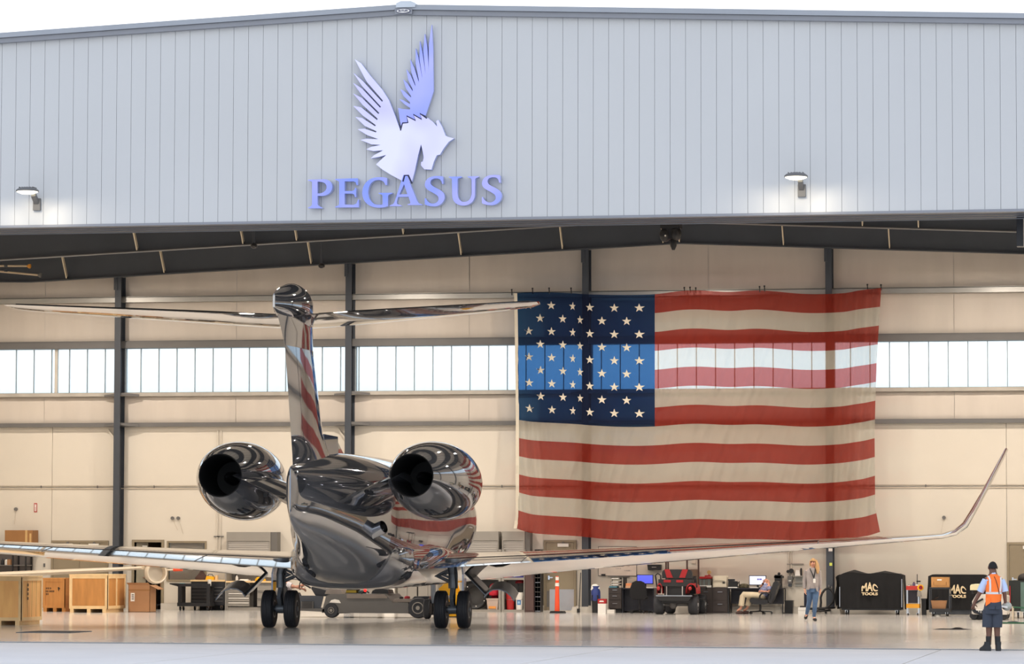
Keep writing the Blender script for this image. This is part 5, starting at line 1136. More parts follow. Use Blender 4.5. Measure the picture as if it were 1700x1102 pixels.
obj('front_seat', B(XY(1108, Yc+1), Yc+.75, .6, XY(1157, Yc+1), Yc+1.0, ZY(1130, 956, Yc+1)), m_gc, t)
obj('side_step', MB().box(XY(1156, Yc+1), Yc+.9, .4, XY(1168, Yc+1), Yc+1.6, .45), m_gc, t); obj('front_fender', MB().loft([[Vector((XY(1164, Yc+1.8)+.16*s, Yc+1.5+.45*t_, .62+.2*math.sin(math.pi*(t_*.5+.25)))) for s in (-1, 1)] + [Vector((XY(1164, Yc+1.8)+.16*s, Yc+1.5+.45*t_, .58+.2*math.sin(math.pi*(t_*.5+.25)))) for s in (1, -1)] for t_ in (0, .25, .5, .75, 1)]), m_gc, t)
tag(obj('brown_board', B(XY(1147, YB), YB-.12, .2, XY(1160, YB), YB-.08, ZY(1153, 945, YB)), mat('brown_hardboard', (122, 102, 84), .7)), 'brown board leaning on the wall behind the golf cart', 'board')
# ---- drawers, printer, binder rack
Yd = YB-.85
m_esp = mat('espresso_laminate', (58, 50, 48))
b = bx(1160, 975, 1208, None, Yd, .62); x0, y0, z0, x1, y1, z1 = b; t = thing('drawer_cabinet', 'dark lateral drawer cabinet under the beige printer', 'cabinet', root_of(b))
obj('cabinet_body', B(x0, y0+.02, 0, x1, y1, z1), m_esp, t); xm = XY(1183, y0)
for za, zb2 in ((.06, z1*.5-.01), (z1*.5, z1-.03)):
    for a_, c_2 in ((x0+.01, xm-.005), (xm+.005, x1-.01)):
        d = obj('drawer', B(a_, y0, za, c_2, y0+.0195, zb2), m_esp, t); obj('handle', B((a_+c_2)/2-.07, y0-.025, zb2-.11, (a_+c_2)/2+.07, y0-.0005, zb2-.095), m_alu, d)
r = rect(1160, 957, 1181, 974, y0+.1); o = thing('binder_rack', 'desk rack of grey binders with a red top beside the printer', 'rack', ((r[0]+r[2])/2, y0+.25, z1))
obj('red_top', B(r[0], y0+.1, r[3]-.06, r[2], y0+.4, r[3]), m_red, o); obj('rack_base', B(r[0], y0+.1, z1, r[2], y0+.4, z1+.06), m_paper, o); obj('rack_back', B(r[0], y0+.38, z1+.06, r[2], y0+.4, r[3]-.06), m_cab, o)
n = 8
for k in range(n): obj('binder', B(r[0]+.01+k*(r[2]-r[0]-.02)/n, y0+.12, z1+.06, r[0]+.004+(k+1)*(r[2]-r[0]-.02)/n, y0+.37, r[3]-.075), m_cabd if k % 3 else mat('binder_teal', (110, 120, 118), .6), o)
q = thing('tape_gun', 'red tape dispenser on the red rack top', 'tape dispenser', ((r[0]+r[2])/2+.06, y0+.2, r[3])); cx = (r[0]+r[2])/2+.08
obj('frame', MB().bar((cx-.1, y0+.2, r[3]+.02), (cx+.08, y0+.2, r[3]+.03), .05, .04).bar((cx+.02, y0+.2, r[3]+.03), (cx+.03, y0+.2, r[3]+.12), .04, .03), m_red, q); obj('tape_roll', MB().lathe([(.03, -.025), (.06, -.025), (.06, .025), (.03, .025)], (cx+.03, y0+.2, r[3]+.13), (0, 1, 0), 18), mat('clear_tape', (196, 160, 104)), q)
b = bx(1183, 955.5, 1206, 974, Yd+.06, .5); x0, y0, z0, x1, y1, z1b = b; z0 = z1; o = thing('laser_printer', 'large beige laser printer on the drawer cabinet', 'printer', root_of((x0, y0, z0, x1, y1, z1b)))
m_bei = mat('printer_beige', (214, 204, 184), .5, 0, .02)
obj('printer_body', MB().prism(rrect(x0, x1, z0, z1b, .05), y0+.02, y1), m_bei, o, 40)
obj('output_slot', B(x0+.1, y0+.012, z1b-.1, x1-.12, y0+.0195, z1b-.07), m_black, o); obj('output_lip', B(x0+.05, y0-.02, z1b-.14, x1-.06, y0+.0195, z1b-.11), m_bei, o)
for k in range(2): obj('paper_drawer', B(x0+.02, y0, z0+.02+k*.15, x1-.02, y0+.0195, z0+.15+k*.15), m_bei, o)
obj('button_panel', B(x1-.12, y0+.0, z1b-.24, x1-.04, y0+.0195, z1b-.17), m_steelm, o)
# ---- second desk
b = bx(1208.5, 976, 1300, None, Yd, .7); x0, y0, z0, x1, y1, z1 = b; t = thing('office_desk', 'black office desk with the white screen where the man sits', 'desk', root_of(b))
obj('desk_top', B(x0, y0-.05, z1-.03, x1, y1, z1), m_nav, t)
for xx in (x0, x1-.03): obj('leg_frame', MB().box(xx, y0, 0, xx+.03, y0+.03, z1-.03).box(xx, y1-.03, 0, xx+.03, y1, z1-.03).box(xx, y0+.03, 0, xx+.03, y1-.03, .03), m_blackm, t)
obj('modesty_panel', B(x0+.04, y1-.18, .28, x1-.04, y1-.15, z1-.03), m_nav, t)
xc_ = XY(1216, y0); o = thing('desk_phone', 'black multi-line desk phone on white papers', 'phone', (xc_, y0+.2, z1+.03))
tag(obj('paper_stack', B(xc_-.14, y0, z1, xc_+.14, y0+.3, z1+.03), m_paper), 'stack of white papers under the black desk phone', 'paper')
obj('phone_body', MB().prism([(xc_-.14, z1+.03), (xc_+.14, z1+.03), (xc_+.13, z1+.2), (xc_-.13, z1+.22)], y0+.05, y0+.25), m_black, o); obj('handset', MB().bar((xc_-.15, y0+.12, z1+.24), (xc_+.06, y0+.12, z1+.24), .06, .05), m_blackm, o)
obj('coil_cord', MB().tube([(xc_+.13, y0+.1, z1+.1), (xc_+.2, y0+.05, z1+.2), (xc_+.2, y0+.05, z1+.06), (xc_+.13, y0+.05, z1+.03)], .014, 6), m_black, o)
tag(obj('camouflage_bag', blob(1225, 1243, 968.5, y0+.1, .25, z1, m_black, .25, 6), mat('camouflage_cloth', (84, 78, 58), .9, 0, .6, 14.), None, 50), 'low camouflage patterned bag on the desk beside the phone', 'bag')
mw_ = faces_mat('white_screen', (244, 244, 255), (255, 255, 255), 1.0); mt, r = monitor(1243.5, 955, 1272, 971.5, y0+.35, z1, 'computer monitor with a white screen before the seated man', mw_, 1)
for q0, q1 in ((1257, 1258.8), (1259.2, 1260.4), (1260.8, 1261.9), (1262.2, 1264.4)):
    q = rect(q0, 960.2, q1, 962.7, y0+.345); obj('screen_mark', B(q[0], y0+.344, q[1], q[2], y0+.3455, q[3]), mat('blue_screen_mark', (66, 58, 170), .5, emit=.4), mt)
tag(obj('keyboard', MB().prism([(XY(1245, y0), z1), (XY(1258, y0), z1), (XY(1258, y0), z1+.02), (XY(1245, y0), z1+.035)], y0+.05, y0+.2), m_white), 'pale keyboard in front of the white screen', 'keyboard')
b = bx(1286, 954, 1296.5, 976, y0+.3, .35); o = thing('computer_tower', 'black computer tower behind the high-backed office chair', 'computer', (root_of(b)[0], root_of(b)[1], z1)); x_0, y_0, _, x_1, y_1, zt = b
obj('tower_body', B(x_0, y_0, z1, x_1, y_1, zt), m_black, o); obj('tower_foot', B(x_0-.02, y_0, zt-.1, x_1+.05, y_1, zt-.03), m_blackm, o); obj('lens', MB().ball((x_0+.12, y_0+.1, zt+.03), .045, n=10, m=6), m_black, o)
b = bx(1302.5, 996.5, 1316, None, YB-.6, .3); t = thing('dustbin', 'plain black dustbin standing under the grey wall telephone', 'bin', root_of(b)); obj('bin_body', tub(b[0], b[3], b[1], b[4], 0, b[5]), m_black, t); obj('rim', MB().box(b[0]-.008, b[1]-.008, b[5]-.03, b[3]+.008, b[1], b[5]).box(b[3], b[1], b[5]-.03, b[3]+.008, b[4], b[5]), m_blackm, t)
obj('side_bag', B(XY(1296, YB-.5), YB-.55, .2, XY(1299.5, YB-.5), YB-.3, .85), m_black, t) if False else None
# ---- wall telephone, conduits, dispenser shelf
t = thing('wall_telephone', 'grey wall telephone box fed by twin conduits', 'telephone', (XY(1311, YB), YB-.1, ZY(1311, 973, YB)))
r = rect(1307.5, 956, 1315, 968.5, YB-.16); obj('phone_box', B(r[0], YB-.16, r[1], r[2], YB-.001, r[3]), m_steelm, t); obj('name_strip', B(r[0]+.03, YB-.163, r[1]+.07, r[2]-.03, YB-.1605, r[1]+.1), m_paper, t)
r2 = rect(1308.5, 969, 1314, 973.5, YB-.15); obj('keypad', B(r2[0], YB-.15, r2[1], r2[2], YB-.001, r2[3]), m_steel, t)
for px in (1310, 1314): obj('conduit', MB().cyl((XY(px, YB), YB-.04, r[3]), (XY(px, YB), YB-.04, ZY(px, 880, YB)), .018, n=8), m_liner, t)
q = rect(1306.5, 935.3, 1334, 937, YB-.06); obj('strut_bar', B(q[0], YB-.06, q[1], q[2], YB-.001, q[3]), m_cab, t)
for px, py, R in ((1309, 948.5, .045), (1314.5, 947.5, .07)): obj('cord_reel', MB().lathe([(R, -.04), (R, .04)], (XY(px, YB), YB-.1, ZY(px, py, YB)), (0, 1, 0), 16), m_black, t)
obj('drop_cord', MB().tube([PY(1317, 949, YB-.06), PY(1319, 955, YB-.06), PY(1317, 962, YB-.06)], .01, 5), m_black, t)
r = rect(1318, 955.5, 1334, 957, YB-.25); t = thing('wall_shelf', 'small grey wall shelf with a white dispenser behind the woman', 'shelf', ((r[0]+r[2])/2, YB-.12, r[1]))
obj('shelf_board', B(r[0], YB-.25, r[1], r[2], YB-.001, r[3]), m_cab, t); obj('back_panel', B(r[0]+.02, YB-.03, r[1]-.3, r[2]-.02, YB-.001, r[1]-.0005), mat('pale_grey_panel', (168, 168, 162), .5), t); obj('lower_bar', B(r[0], YB-.1, r[1]-.2, r[2], YB-.031, r[1]-.17), m_cab, t)
zt = r[3]; q = rect(1319.5, 945.5, 1328.5, 955, YB-.2)
tag(obj('white_dispenser', MB().prism([(q[0], zt), (q[2], zt), (q[2]-.03, zt+.17), (q[0]+.03, zt+.17)], YB-.2, YB-.05), m_paper), 'white paper dispenser on the small wall shelf', 'dispenser')
tag(obj('spray_can', MB().lathe([(.03, 0), (.03, .2), (.015, .23)], (XY(1331, YB), YB-.13, zt), (0, 0, 1), 12), m_black, None, 40), 'thin black spray can on the wall shelf next to the dispenser', 'can')
b = bx(1325, 1008, 1341, None, YB-.75, .35); t = thing('white_carton_stack', 'white carton on the floor behind the walking woman', 'box', root_of(b)); h = b[5]
obj('carton_body', B(b[0], b[1], 0, b[3], b[4], h), m_paper, t); obj('lid_seam', B(b[0]-.003, b[1]-.004, h*.5, b[3]+.003, b[1]-.0005, h*.53), m_cab, t)
tag(obj('flat_tablet', B(b[0]+.05, b[1]+.02, h, b[3]-.02, b[4]-.05, h+.04), m_dark), 'flat dark tray lying on the white carton behind the woman', 'tray')
tag(obj('dark_jacket', B(XY(1335, YB-.6), YB-.62, h+.041, XY(1341, YB-.6), YB-.5, ZY(1337, 984, YB-.6)), mat('navy_cloth', (30, 34, 52), .9)), 'upright dark navy bag on the white carton behind the walking woman', 'bag')
# ---- hose coil on the pillar
x = COLX[3]; yh = YB-.72; t = thing('air_hose', 'thick black hose looped from the grey pillar to the floor', 'hose', (x-.1, yh, 0))
pts = [(1374.5, 976), (1380, 979), (1384, 986), (1384.5, 993), (1382, 1000), (1376, 1006), (1368, 1010.5), (1360, 1013), (1355, 1014.5)]
obj('hose_loop', MB().tube([PY(a, b_, yh-.02*i) for i, (a, b_) in enumerate(pts)], .034, 8), m_black, t, 60)
pts = [(1374.5, 976), (1369, 979), (1364.5, 985), (1362.5, 992), (1363, 1000), (1362, 1009), (1362, 1016)]
obj('hose_loop', MB().tube([PY(a, b_, yh-.1-.02*i) for i, (a, b_) in enumerate(pts)], .034, 8), m_black, t, 60)
c0 = PY(1362, 1013, yh-.3); obj('floor_coil', MB().tube([(c0.x+.16*math.cos(a)*(1+.05*k_), yh-.3+.3*math.sin(a), .04+.012*a) for k_, a in enumerate([2*math.pi*k/16 for k in range(33)])], .032, 8), m_black, t, 60)
for px, py in ((1376, 975), (1380.5, 977)): obj('hook', MB().cyl(PY(px, py, yh), PY(px, py-3.5, YB-.5), .02, n=6), m_steelm, t)
# ---- covered tool chests
m_cov = mat('black_cover_cloth', (17, 17, 19), .9, 0, .25, 3.5, bump=.3, bscale=4)
m_logo = mat('cream_print', (226, 206, 168), .8, 0, .03)
def covered(px0, px1, pyt, Y, d, lab, zb, logo, slope=0.0, peaks=()):
    r = rect(px0, pyt, px1, 1010, Y); x0, x1, z1 = r[0], r[2], r[3]; t = thing('covered_tool_chest', lab, 'tool chest', ((x0+x1)/2, Y+d/2, 0))
    nx = 44; top = []; rows = []
    for j in range(5):
        f = j/4; row = []
        for i in range(nx+1):
            u = i/nx; x = x0 + (x1-x0)*u; z = z1 + sum(h*max(0, 1-abs(u-c)/w_) for c, h, w_ in peaks)*(.35+.65*f) - .05*(1-min(1, min(u, 1-u)*14))
            row.append((x, Y + .03 + (d-.06)*f, z))
        rows.append(row)
    obj('cover_top', MB().strip(rows), m_cov, t, 60)
    fr = []
    for j in range(13):
        f = j/12; fr.append([(x0-.06*f*(1-u*2 if u < .5 else 0)*2*0 + (x1-x0)*u, Y + .03 - .045*f - (.028*math.sin(u*21+f*1.5)+.016*math.sin(u*47))*min(1, f*1.6)*.8, rows[0][i][2]*(1-f)+zb*f) for i, u in ((i, i/nx) for i in range(nx+1))])
    obj('cover_front', MB().strip(fr), m_cov, t, 60)
    for nm, xs, sg in (('cover_side', x0, -1), ('cover_side', x1, 1)):
        sd = []
        for j in range(9):
            f = j/8; sd.append([(xs + sg*(.05*f+.03*math.sin(v*9)*f), Y+.03+(d-.06)*v, (rows[0][0 if sg < 0 else nx][2])*(1-f)+zb*.9*f) for v in [k/10 for k in range(11)]])
        obj(nm, MB().strip(sd), m_cov, t, 60)
    obj('chest_body', B(x0+.06, Y+.1, .13, x1-.06, Y+d-.05, z1-.06), m_blackm, t)
    for xx in (x0+.2, x1-.2):
        for yy in (Y+.16, Y+d-.14): caster(xx, yy, .06, m_black, t)
    if logo:
        lx, lz, wd = logo; f = Y-.055
        def arch(x, z):
            k = wd/2; zz = (z+.5)
            return x, (zz*(1.0-.62*abs(x/k)**1.7)) if zz > 0 else zz
        def plc(zz0, sc): return lambda x, y, z: (lx+x, f+y, lz+zz0+z)
        a_ = text_mb('MAC', wd*.42, .007, .012, None, lambda x, y, z: (x, y, z), 4)
        xs = [v.x for v in a_.v]; zs = [v.z for v in a_.v]; xm, wx, zm, hz_ = (min(xs)+max(xs))/2, max(xs)-min(xs), min(zs), max(zs)-min(zs)
        for v in a_.v:
            u = (v.x-xm)/wx*2; h = (v.z-zm)/hz_; v.x = lx + u*wd/2; v.z = lz + .10*0 + h*wd*.56*(1-.50*abs(u)**2.4); v.y = f + v.y
        obj('mac_print', a_, m_logo, t)
        b_ = text_mb('TOOLS', wd*.24, .006, .012, None, lambda x, y, z: (x, y, z), 4); xs = [v.x for v in b_.v]; zs = [v.z for v in b_.v]; xm, wx, zm, hz_ = (min(xs)+max(xs))/2, max(xs)-min(xs), min(zs), max(zs)-min(zs)
        for v in b_.v: v.x = lx + (v.x-xm)/wx*wd; v.z = lz - wd*.24 + (v.z-zm)/hz_*wd*.18; v.y = f + v.y
        obj('tools_print', b_, m_logo, t)
    return t, x0, x1, z1
Yc = 104.0; lg = rect(1430.5, 968.5, 1457.5, 986.5, Yc)
t, x0, x1, z1 = covered(1393, 1499, 952, Yc, .9, 'long tool chest under a wrinkled black cover with cream logo beside the pillar', ZY(1440, 1010, Yc), ((lg[0]+lg[2])/2, lg[1]+.09, lg[2]-lg[0]), 0, ((.2, .11, .2), (.68, .08, .22)))
obj('side_drape', MB().strip([[PY(1387+2*math.sin(j), 958+j*7, Yc-.02), PY(1390, 955+j*7, Yc+.1), PY(1395, 953+j*7, Yc+.02)] for j in range(8)]), m_cov, t, 60)
for px, py0, py1 in ((1394, 974, 1007), (1497, 961, 1008)): obj('white_trim_strip', MB().bar(PY(px, py0, Yc-.05), PY(px, py1, Yc-.07), .018, .01, (0, 1, 0)), m_alu, t)
Yc = 103.9; lg = rect(1576, 972.5, 1604, 990.5, Yc)
t, x0, x1, z1 = covered(1541, 1640, 953.5, Yc, .85, 'long tool chest under a smooth black cover behind the trolley with cartons', ZY(1590, 1012, Yc), ((lg[0]+lg[2])/2, lg[1]+.09, lg[2]-lg[0]))
obj('base_panel', B(x0+.1, Yc+.05, .02, x1-.1, Yc+.09, .2), m_steel, t)
# ---- red and yellow service cart
Yc = 103.7; b = bx(1504.5, 974, 1526, None, Yc, .45); x0, y0, z0, x1, y1, z1 = b; t = thing('service_cart', 'small service cart with a red top tray and yellow bottom shelf', 'cart', root_of(b))
m_ct = mat('cart_red_tray', (188, 52, 44), .5, 0, .05)
obj('top_tray', MB().box(x0, y0, z1-.09, x1, y1, z1-.06).box(x0, y0, z1-.06, x1, y0+.015, z1+.03).box(x0, y1-.015, z1-.06, x1, y1, z1+.03).box(x0, y0+.015, z1-.06, x0+.015, y1-.015, z1+.03).box(x1-.015, y0+.015, z1-.06, x1, y1-.015, z1+.03), m_ct, t)
zy = ZY(1515, 1008, Yc); obj('bottom_shelf', B(x0, y0, zy-.02, x1, y1, zy+.1), mat('cart_yellow_shelf', (228, 160, 40), .5, 0, .05), t)
for xx in (x0+.005, x1-.04):
    for yy in (y0+.005, y1-.04): obj('post', B(xx, yy, .05, xx+.035, yy+.035, zy-.021).box(xx, yy, zy+.101, xx+.035, yy+.035, z1-.091), m_alu, t)
obj('dark_drawer', B(x0+.05, y0+.05, ZY(1515, 1001, Yc), x1-.05, y1-.05, z1-.1), mat('dark_purple_bin', (38, 34, 46), .6), t)
for xx in (x0+.05, x1-.05): caster(xx, y0+.05, .028, m_black, t)
zt = z1-.06
for k, (px, h, m, lb) in enumerate(((1508, .12, m_white, 'white jar at the edge of the red cart tray'), (1511.5, .12, m_cab, 'grey jar on the red cart tray'), (1516.5, .2, mat('purple_bottle', (74, 60, 96), .4), 'tall purple bottle on the red cart tray'), (1521, .15, m_white, 'white bottle with a dark cap on the red cart tray'))):
    cx = XY(px, Yc); o = thing('bottle', lb, 'bottle', (cx, y0+.2, zt), 0, 'bottles on the red cart tray'); obj('bottle_body', MB().lathe([(.045, 0), (.045, h*.75), (.02, h*.9)], (cx, y0+.2, zt), (0, 0, 1), 12), m, o, 40); obj('cap', MB().lathe([(.024, h*.9), (.024, h)], (cx, y0+.2, zt), (0, 0, 1), 10), m_black, o)
o = thing('floor_brush', 'long thin handled brush standing in the red cart tray', 'brush', (XY(1521.5, Yc), y0+.3, zt)); cx = XY(1521.5, Yc); obj('brush_handle', MB().cyl((cx, y0+.3, zt), (cx, y0+.3, ZY(1521, 953, Yc)), .012, n=6), m_black, o); obj('brush_head', B(cx-.02, y0+.27, zt+.2, cx+.1, y0+.33, zt+.24), m_black, o)
cx = XY(1528.5, Yc); o = thing('tape_reel', 'yellow and red tape reel hung on the cart corner', 'reel', (cx, y0-.05, z1-.02)); obj('reel_disc', MB().lathe([(.09, -.03), (.09, .03)], (cx, y0-.05, z1-.02), (.3, 1, 0), 18), m_yel, o, 40); obj('reel_edge', MB().lathe([(.06, -.04), (.06, .04)], (cx+.02, y0-.05, z1-.02), (.3, 1, 0), 18), m_dred, o)
tag(obj('grey_rag', blob(1522.5, 1530, 980, Yc-.06, .05, ZY(1526, 990, Yc), m_cab, .3, 5), m_cab, None, 50), 'grey rag hanging from the corner of the red tray cart', 'cloth')
b = bx(1529.5, 993.5, 1537.5, None, Yc+.2, .3); t = thing('dustbin', 'tall black dustbin between the service cart and the trolley', 'bin', root_of(b)); obj('bin_body', tub(b[0], b[3], b[1], b[4], 0, b[5]), m_black, t); obj('rim', B(b[0]-.006, b[1]-.006, b[5]-.03, b[3]+.006, b[1], b[5]), m_blackm, t)
# ---- two-tier trolley with cartons
Yc = 101.9; b = bx(1542.5, 976, 1577, None, Yc, .65); x0, y0, z0, x1, y1, z1 = b; t = thing('carton_trolley', 'two-tier dark trolley carrying two brown cartons', 'trolley', root_of(b)); zl = ZY(1560, 1012, Yc)
obj('top_deck', B(x0, y0, z1-.03, x1, y1, z1+.02), m_blackm, t); obj('bottom_deck', B(x0, y0, zl-.07, x1, y1, zl+.03), m_blackm, t)
for xx in (x0, x1-.03):
    for yy in (y0, y1-.03): obj('post', B(xx, yy, zl+.031, xx+.03, yy+.03, z1-.031), m_steel, t)
for xx in (x0+.1, x1-.1):
    for yy in (y0+.1, y1-.1): caster(xx, yy, .07, m_black, t)
r = rect(1546, 959, 1575, 976, Yc+.04); o = thing('shipping_carton', 'brown shipping carton with a white label on top of the trolley', 'box', ((r[0]+r[2])/2, Yc+.3, z1+.02)); zt = z1+.02; h = r[3]-r[1]
obj('carton_body', B(r[0], Yc+.04, zt, r[2], Yc+.5, zt+h), mat('corrugated_tan', (190, 140, 84), .75, 0, .1, 6), o); obj('white_label', B(r[0]+.17, Yc+.036, zt+h*.66, r[0]+.3, Yc+.0395, zt+h*.8), m_paper, o); obj('printed_frame', MB().box(r[0]+.06, Yc+.036, zt+h*.2, r[2]-.06, Yc+.0395, zt+h*.22).box(r[0]+.06, Yc+.036, zt+h*.22, r[0]+.08, Yc+.0395, zt+h*.55).box(r[2]-.08, Yc+.036, zt+h*.22, r[2]-.06, Yc+.0395, zt+h*.55), m_card2, o)
r = rect(1545.5, 996.5, 1570.5, 1010, Yc+.05); o = thing('open_carton', 'open brown carton with a raised flap on the lower trolley deck', 'box', ((r[0]+r[2])/2, Yc+.3, zl+.03)); zt = zl+.03; h = r[3]-r[1]
obj('carton_body', tub(r[0], r[2], Yc+.05, Yc+.5, zt, h, .01), m_card, o); obj('flap', MB().add([(r[0], Yc+.06, zt+h), (r[0], Yc+.48, zt+h), (r[0]+.2, Yc+.48, zt+h+.1), (r[0]+.2, Yc+.06, zt+h+.1)], [(0, 1, 2, 3)]), m_card, o)
tag(obj('white_rag', blob(1551, 1562, 1019.5, Yc+.1, .2, 0, m_paper, .3, 7), m_paper, None, 50), 'white rag dropped on the floor under the trolley', 'cloth')
# ---- cream utility vehicle behind the marshaller
Yc = 96.9; t = thing('utility_vehicle', 'cream utility vehicle mostly hidden behind the man in the orange vest', 'vehicle', (XY(1640, Yc), Yc+.7, 0)); m_cr = mat('cream_vehicle_paint', (226, 216, 176), .4, 0, .04)
x0, x1 = XY(1612, Yc), XY(1672, Yc); zl, zm_, zt = ZY(1640, 1020, Yc), ZY(1640, 986, Yc), ZY(1640, 971, Yc)
obj('body_shell', MB().prism([(x0+.05, zl), (x1, zl), (x1, zm_-.05), (x1-.2, zm_), (x0+.15, zm_), (x0+.03, zm_-.2)], Yc, Yc+1.3), mat('white_vehicle_panel', (214, 206, 196), .4), t)
obj('roof', MB().prism(rrect(x0-.02, x1-.35, zt-.14, zt+.02, .06), Yc-.05, Yc+1.35), m_cr, t, 40)
for px in (1613, 1640):
    for yy in (Yc, Yc+1.25): obj('roof_post', B(XY(px, Yc), yy, zm_+.001, XY(px, Yc)+.05, yy+.05, zt-.141), m_black, t)
obj('windscreen', B(x0+.06, Yc+.06, zm_+.002, x0+.5, Yc+.08, zt-.142), m_dark, t)
obj('bumper', B(x0+.02, Yc-.06, zl+.02, x0+.62, Yc-.001, zl+.14), m_white, t); q = rect(1615, 1012, 1632, 1018.5, Yc-.07); obj('number_plate', B(q[0], Yc-.075, q[1], q[2], Yc-.0605, q[3]), m_paper, t)
for k in range(4): obj('plate_mark', MB().box(q[0]+.05+k*.06, Yc-.078, q[1]+.02, q[0]+.09+k*.06, Yc-.0755, q[3]-.02), m_steel, t)
obj('front_cable', MB().tube([PY(1613, 1010, Yc-.1), PY(1618, 1016, Yc-.12), PY(1628, 1019, Yc-.12), PY(1640, 1018, Yc-.1)], .03, 6), m_black, t)
for px in (1617, 1624.5, 1665):
    for yy in (Yc+.1, Yc+1.1): obj('tyre', MB().lathe([(.05, -.06), (.11, -.065), (.125, -.04), (.125, .04), (.11, .065), (.05, .06)], (XY(px, Yc), yy, .125), (.25, 1, 0), 20), m_rubber, t, 40)
obj('strap_band', MB().bar(PY(1617, 1002, Yc-.02), PY(1632, 994, Yc-.02), .03, .05), m_black, t)
# ---- dark cabinet trolley and rope barrier by the right door
Yc = 99.5; b = bx(1672, 963.5, 1740, None, Yc, 1.0); x0, y0, z0, x1, y1, z1 = b; t = thing('green_cabinet_trolley', 'tall dark green cabinet trolley with a red edge at the tan door', 'trolley', root_of(b))
obj('cabinet_body', B(x0+.05, y0, .2, x1, y1, z1), mat('dark_green_black', (32, 38, 36), .5), t); obj('red_edge', MB().bar((x0+.08, y0-.02, .22), (x0+.08, y0-.02, z1-.15), .03, .03, (0, 1, 0)), m_red, t)
obj('teal_panel', B(XY(1694.5, y0), y0-.03, ZY(1697, 1015, y0), x1, y0-.0005, ZY(1697, 966, y0)), mat('teal_grey_paint', (92, 118, 112), .5), t)
for px in (1673, 1682, 1690, 1700): caster(XY(px, y0), y0+.1, .085, m_black, t)
tag(obj('dark_helmet', MB().ball((XY(1699, y0), y0+.3, z1+.06), .17, .17, .14), m_dark, None, 50), 'dark round helmet on top of the green cabinet trolley', 'helmet')
Yp = 93.8; x = XY(1681.5, Yp); t = thing('barrier_post', 'short pale barrier post carrying green ropes', 'post', (x, Yp, 0)); h = ZY(1681, 1006.5, Yp)
obj('post_body', MB().cyl((x, Yp, .03), (x, Yp, h), .028), mat('pale_post', (204, 190, 168), .5), t); obj('post_foot', MB().lathe([(.14, 0), (.14, .02), (.05, .035)], (x, Yp, 0), (0, 0, 1), 16), m_steel, t)
m_gr = mat('green_rope', (30, 86, 60), .7)
tag(obj('green_rope', MB().tube([PY(1666, 1004, Yp+.5), (x, Yp, h-.02), PY(1695, 1008.5, Yp-.2), PY(1720, 1010, Yp-.4)], .022, 6), m_gr), 'upper green barrier rope slung over the short post', 'rope')
tag(obj('green_rope', MB().tube([PZ(1655, 1033.5, .02), PZ(1680, 1033.8, .02), PZ(1725, 1034, .02)], .022, 6), m_gr), 'green rope lying along the floor by the short post', 'rope')
# ---- floor drains
def drain(px0, px1, py0, py1, lab, nm='floor_drain'):
    a, b_, c_2, d_ = PZ(px0, py0), PZ(px1, py0), PZ(px1, py1), PZ(px0, py1); cx = (a.x+c_2.x)/2
    t = thing(nm, lab, 'drain', (cx, (a.y+d_.y)/2, 0)); xa, xb, ya, yb = min(a.x, d_.x), max(b_.x, c_2.x), d_.y, a.y
    obj('drain_frame', MB().box(xa, ya, 0, xb, ya+.06, .012).box(xa, yb-.06, 0, xb, yb, .012).box(xa, ya+.06, 0, xa+.04, yb-.06, .012).box(xb-.04, ya+.06, 0, xb, yb-.06, .012), m_steel, t)
    n = max(4, int((yb-ya-.12)/.12))
    for k in range(n): obj('grate_bar', B(xa+.041, ya+.062+k*(yb-ya-.124)/n, 0, xb-.041, ya+.062+(k+.7)*(yb-ya-.124)/n, .01), m_dark, t)
drain(64, 122, 1047.4, 1050.2, 'dark floor drain grating near the pale crate')
tag(obj('floor_cable_ramp', MB().prism([(PZ(1548, 1044.6).x, 0), (PZ(1613, 1044.6).x, 0), (PZ(1600, 1044.6).x, .02), (PZ(1594, 1044.6).x, .05), (PZ(1586, 1044.6).x, .05), (PZ(1580, 1044.6).x, .02), (PZ(1560, 1044.6).x, .02)], PZ(1580, 1044.6).y-.15, PZ(1580, 1044.6).y+.15), m_dark), 'thin dark cable cover lying on the floor near the man in the orange vest', 'cable cover')
# ---- yellow stand behind the right gear
Yc = 96.0; t = thing('yellow_stand', 'bright yellow tapered stand behind the landing gear', 'stand', (XY(739, Yc), Yc+.2, 0))
poly = [(727.5, 985), (733, 976), (745, 967), (760, 967), (766, 1022), (748, 1022), (741, 1000), (736, 985)]
obj('side_plate', MB().prism([(XY(a, Yc, b_), ZY(a, b_, Yc)) for a, b_ in [(728, 977), (737, 969.5), (753, 967), (770, 1023), (743, 1023)]], Yc, Yc+.04), m_yel, t)
obj('side_plate', MB().prism([(XY(a, Yc, b_), ZY(a, b_, Yc)) for a, b_ in [(728, 977), (737, 969.5), (753, 967), (770, 1023), (743, 1023)]], Yc+.5, Yc+.54), m_yel, t)
obj('top_plate', B(XY(737, Yc), Yc+.041, ZY(745, 970, Yc)-.03, XY(753, Yc), Yc+.499, ZY(745, 970, Yc)), m_yel, t)
obj('foot_rail', B(XY(743, Yc), Yc+.041, .0, XY(770, Yc), Yc+.499, .06), m_steel, t)
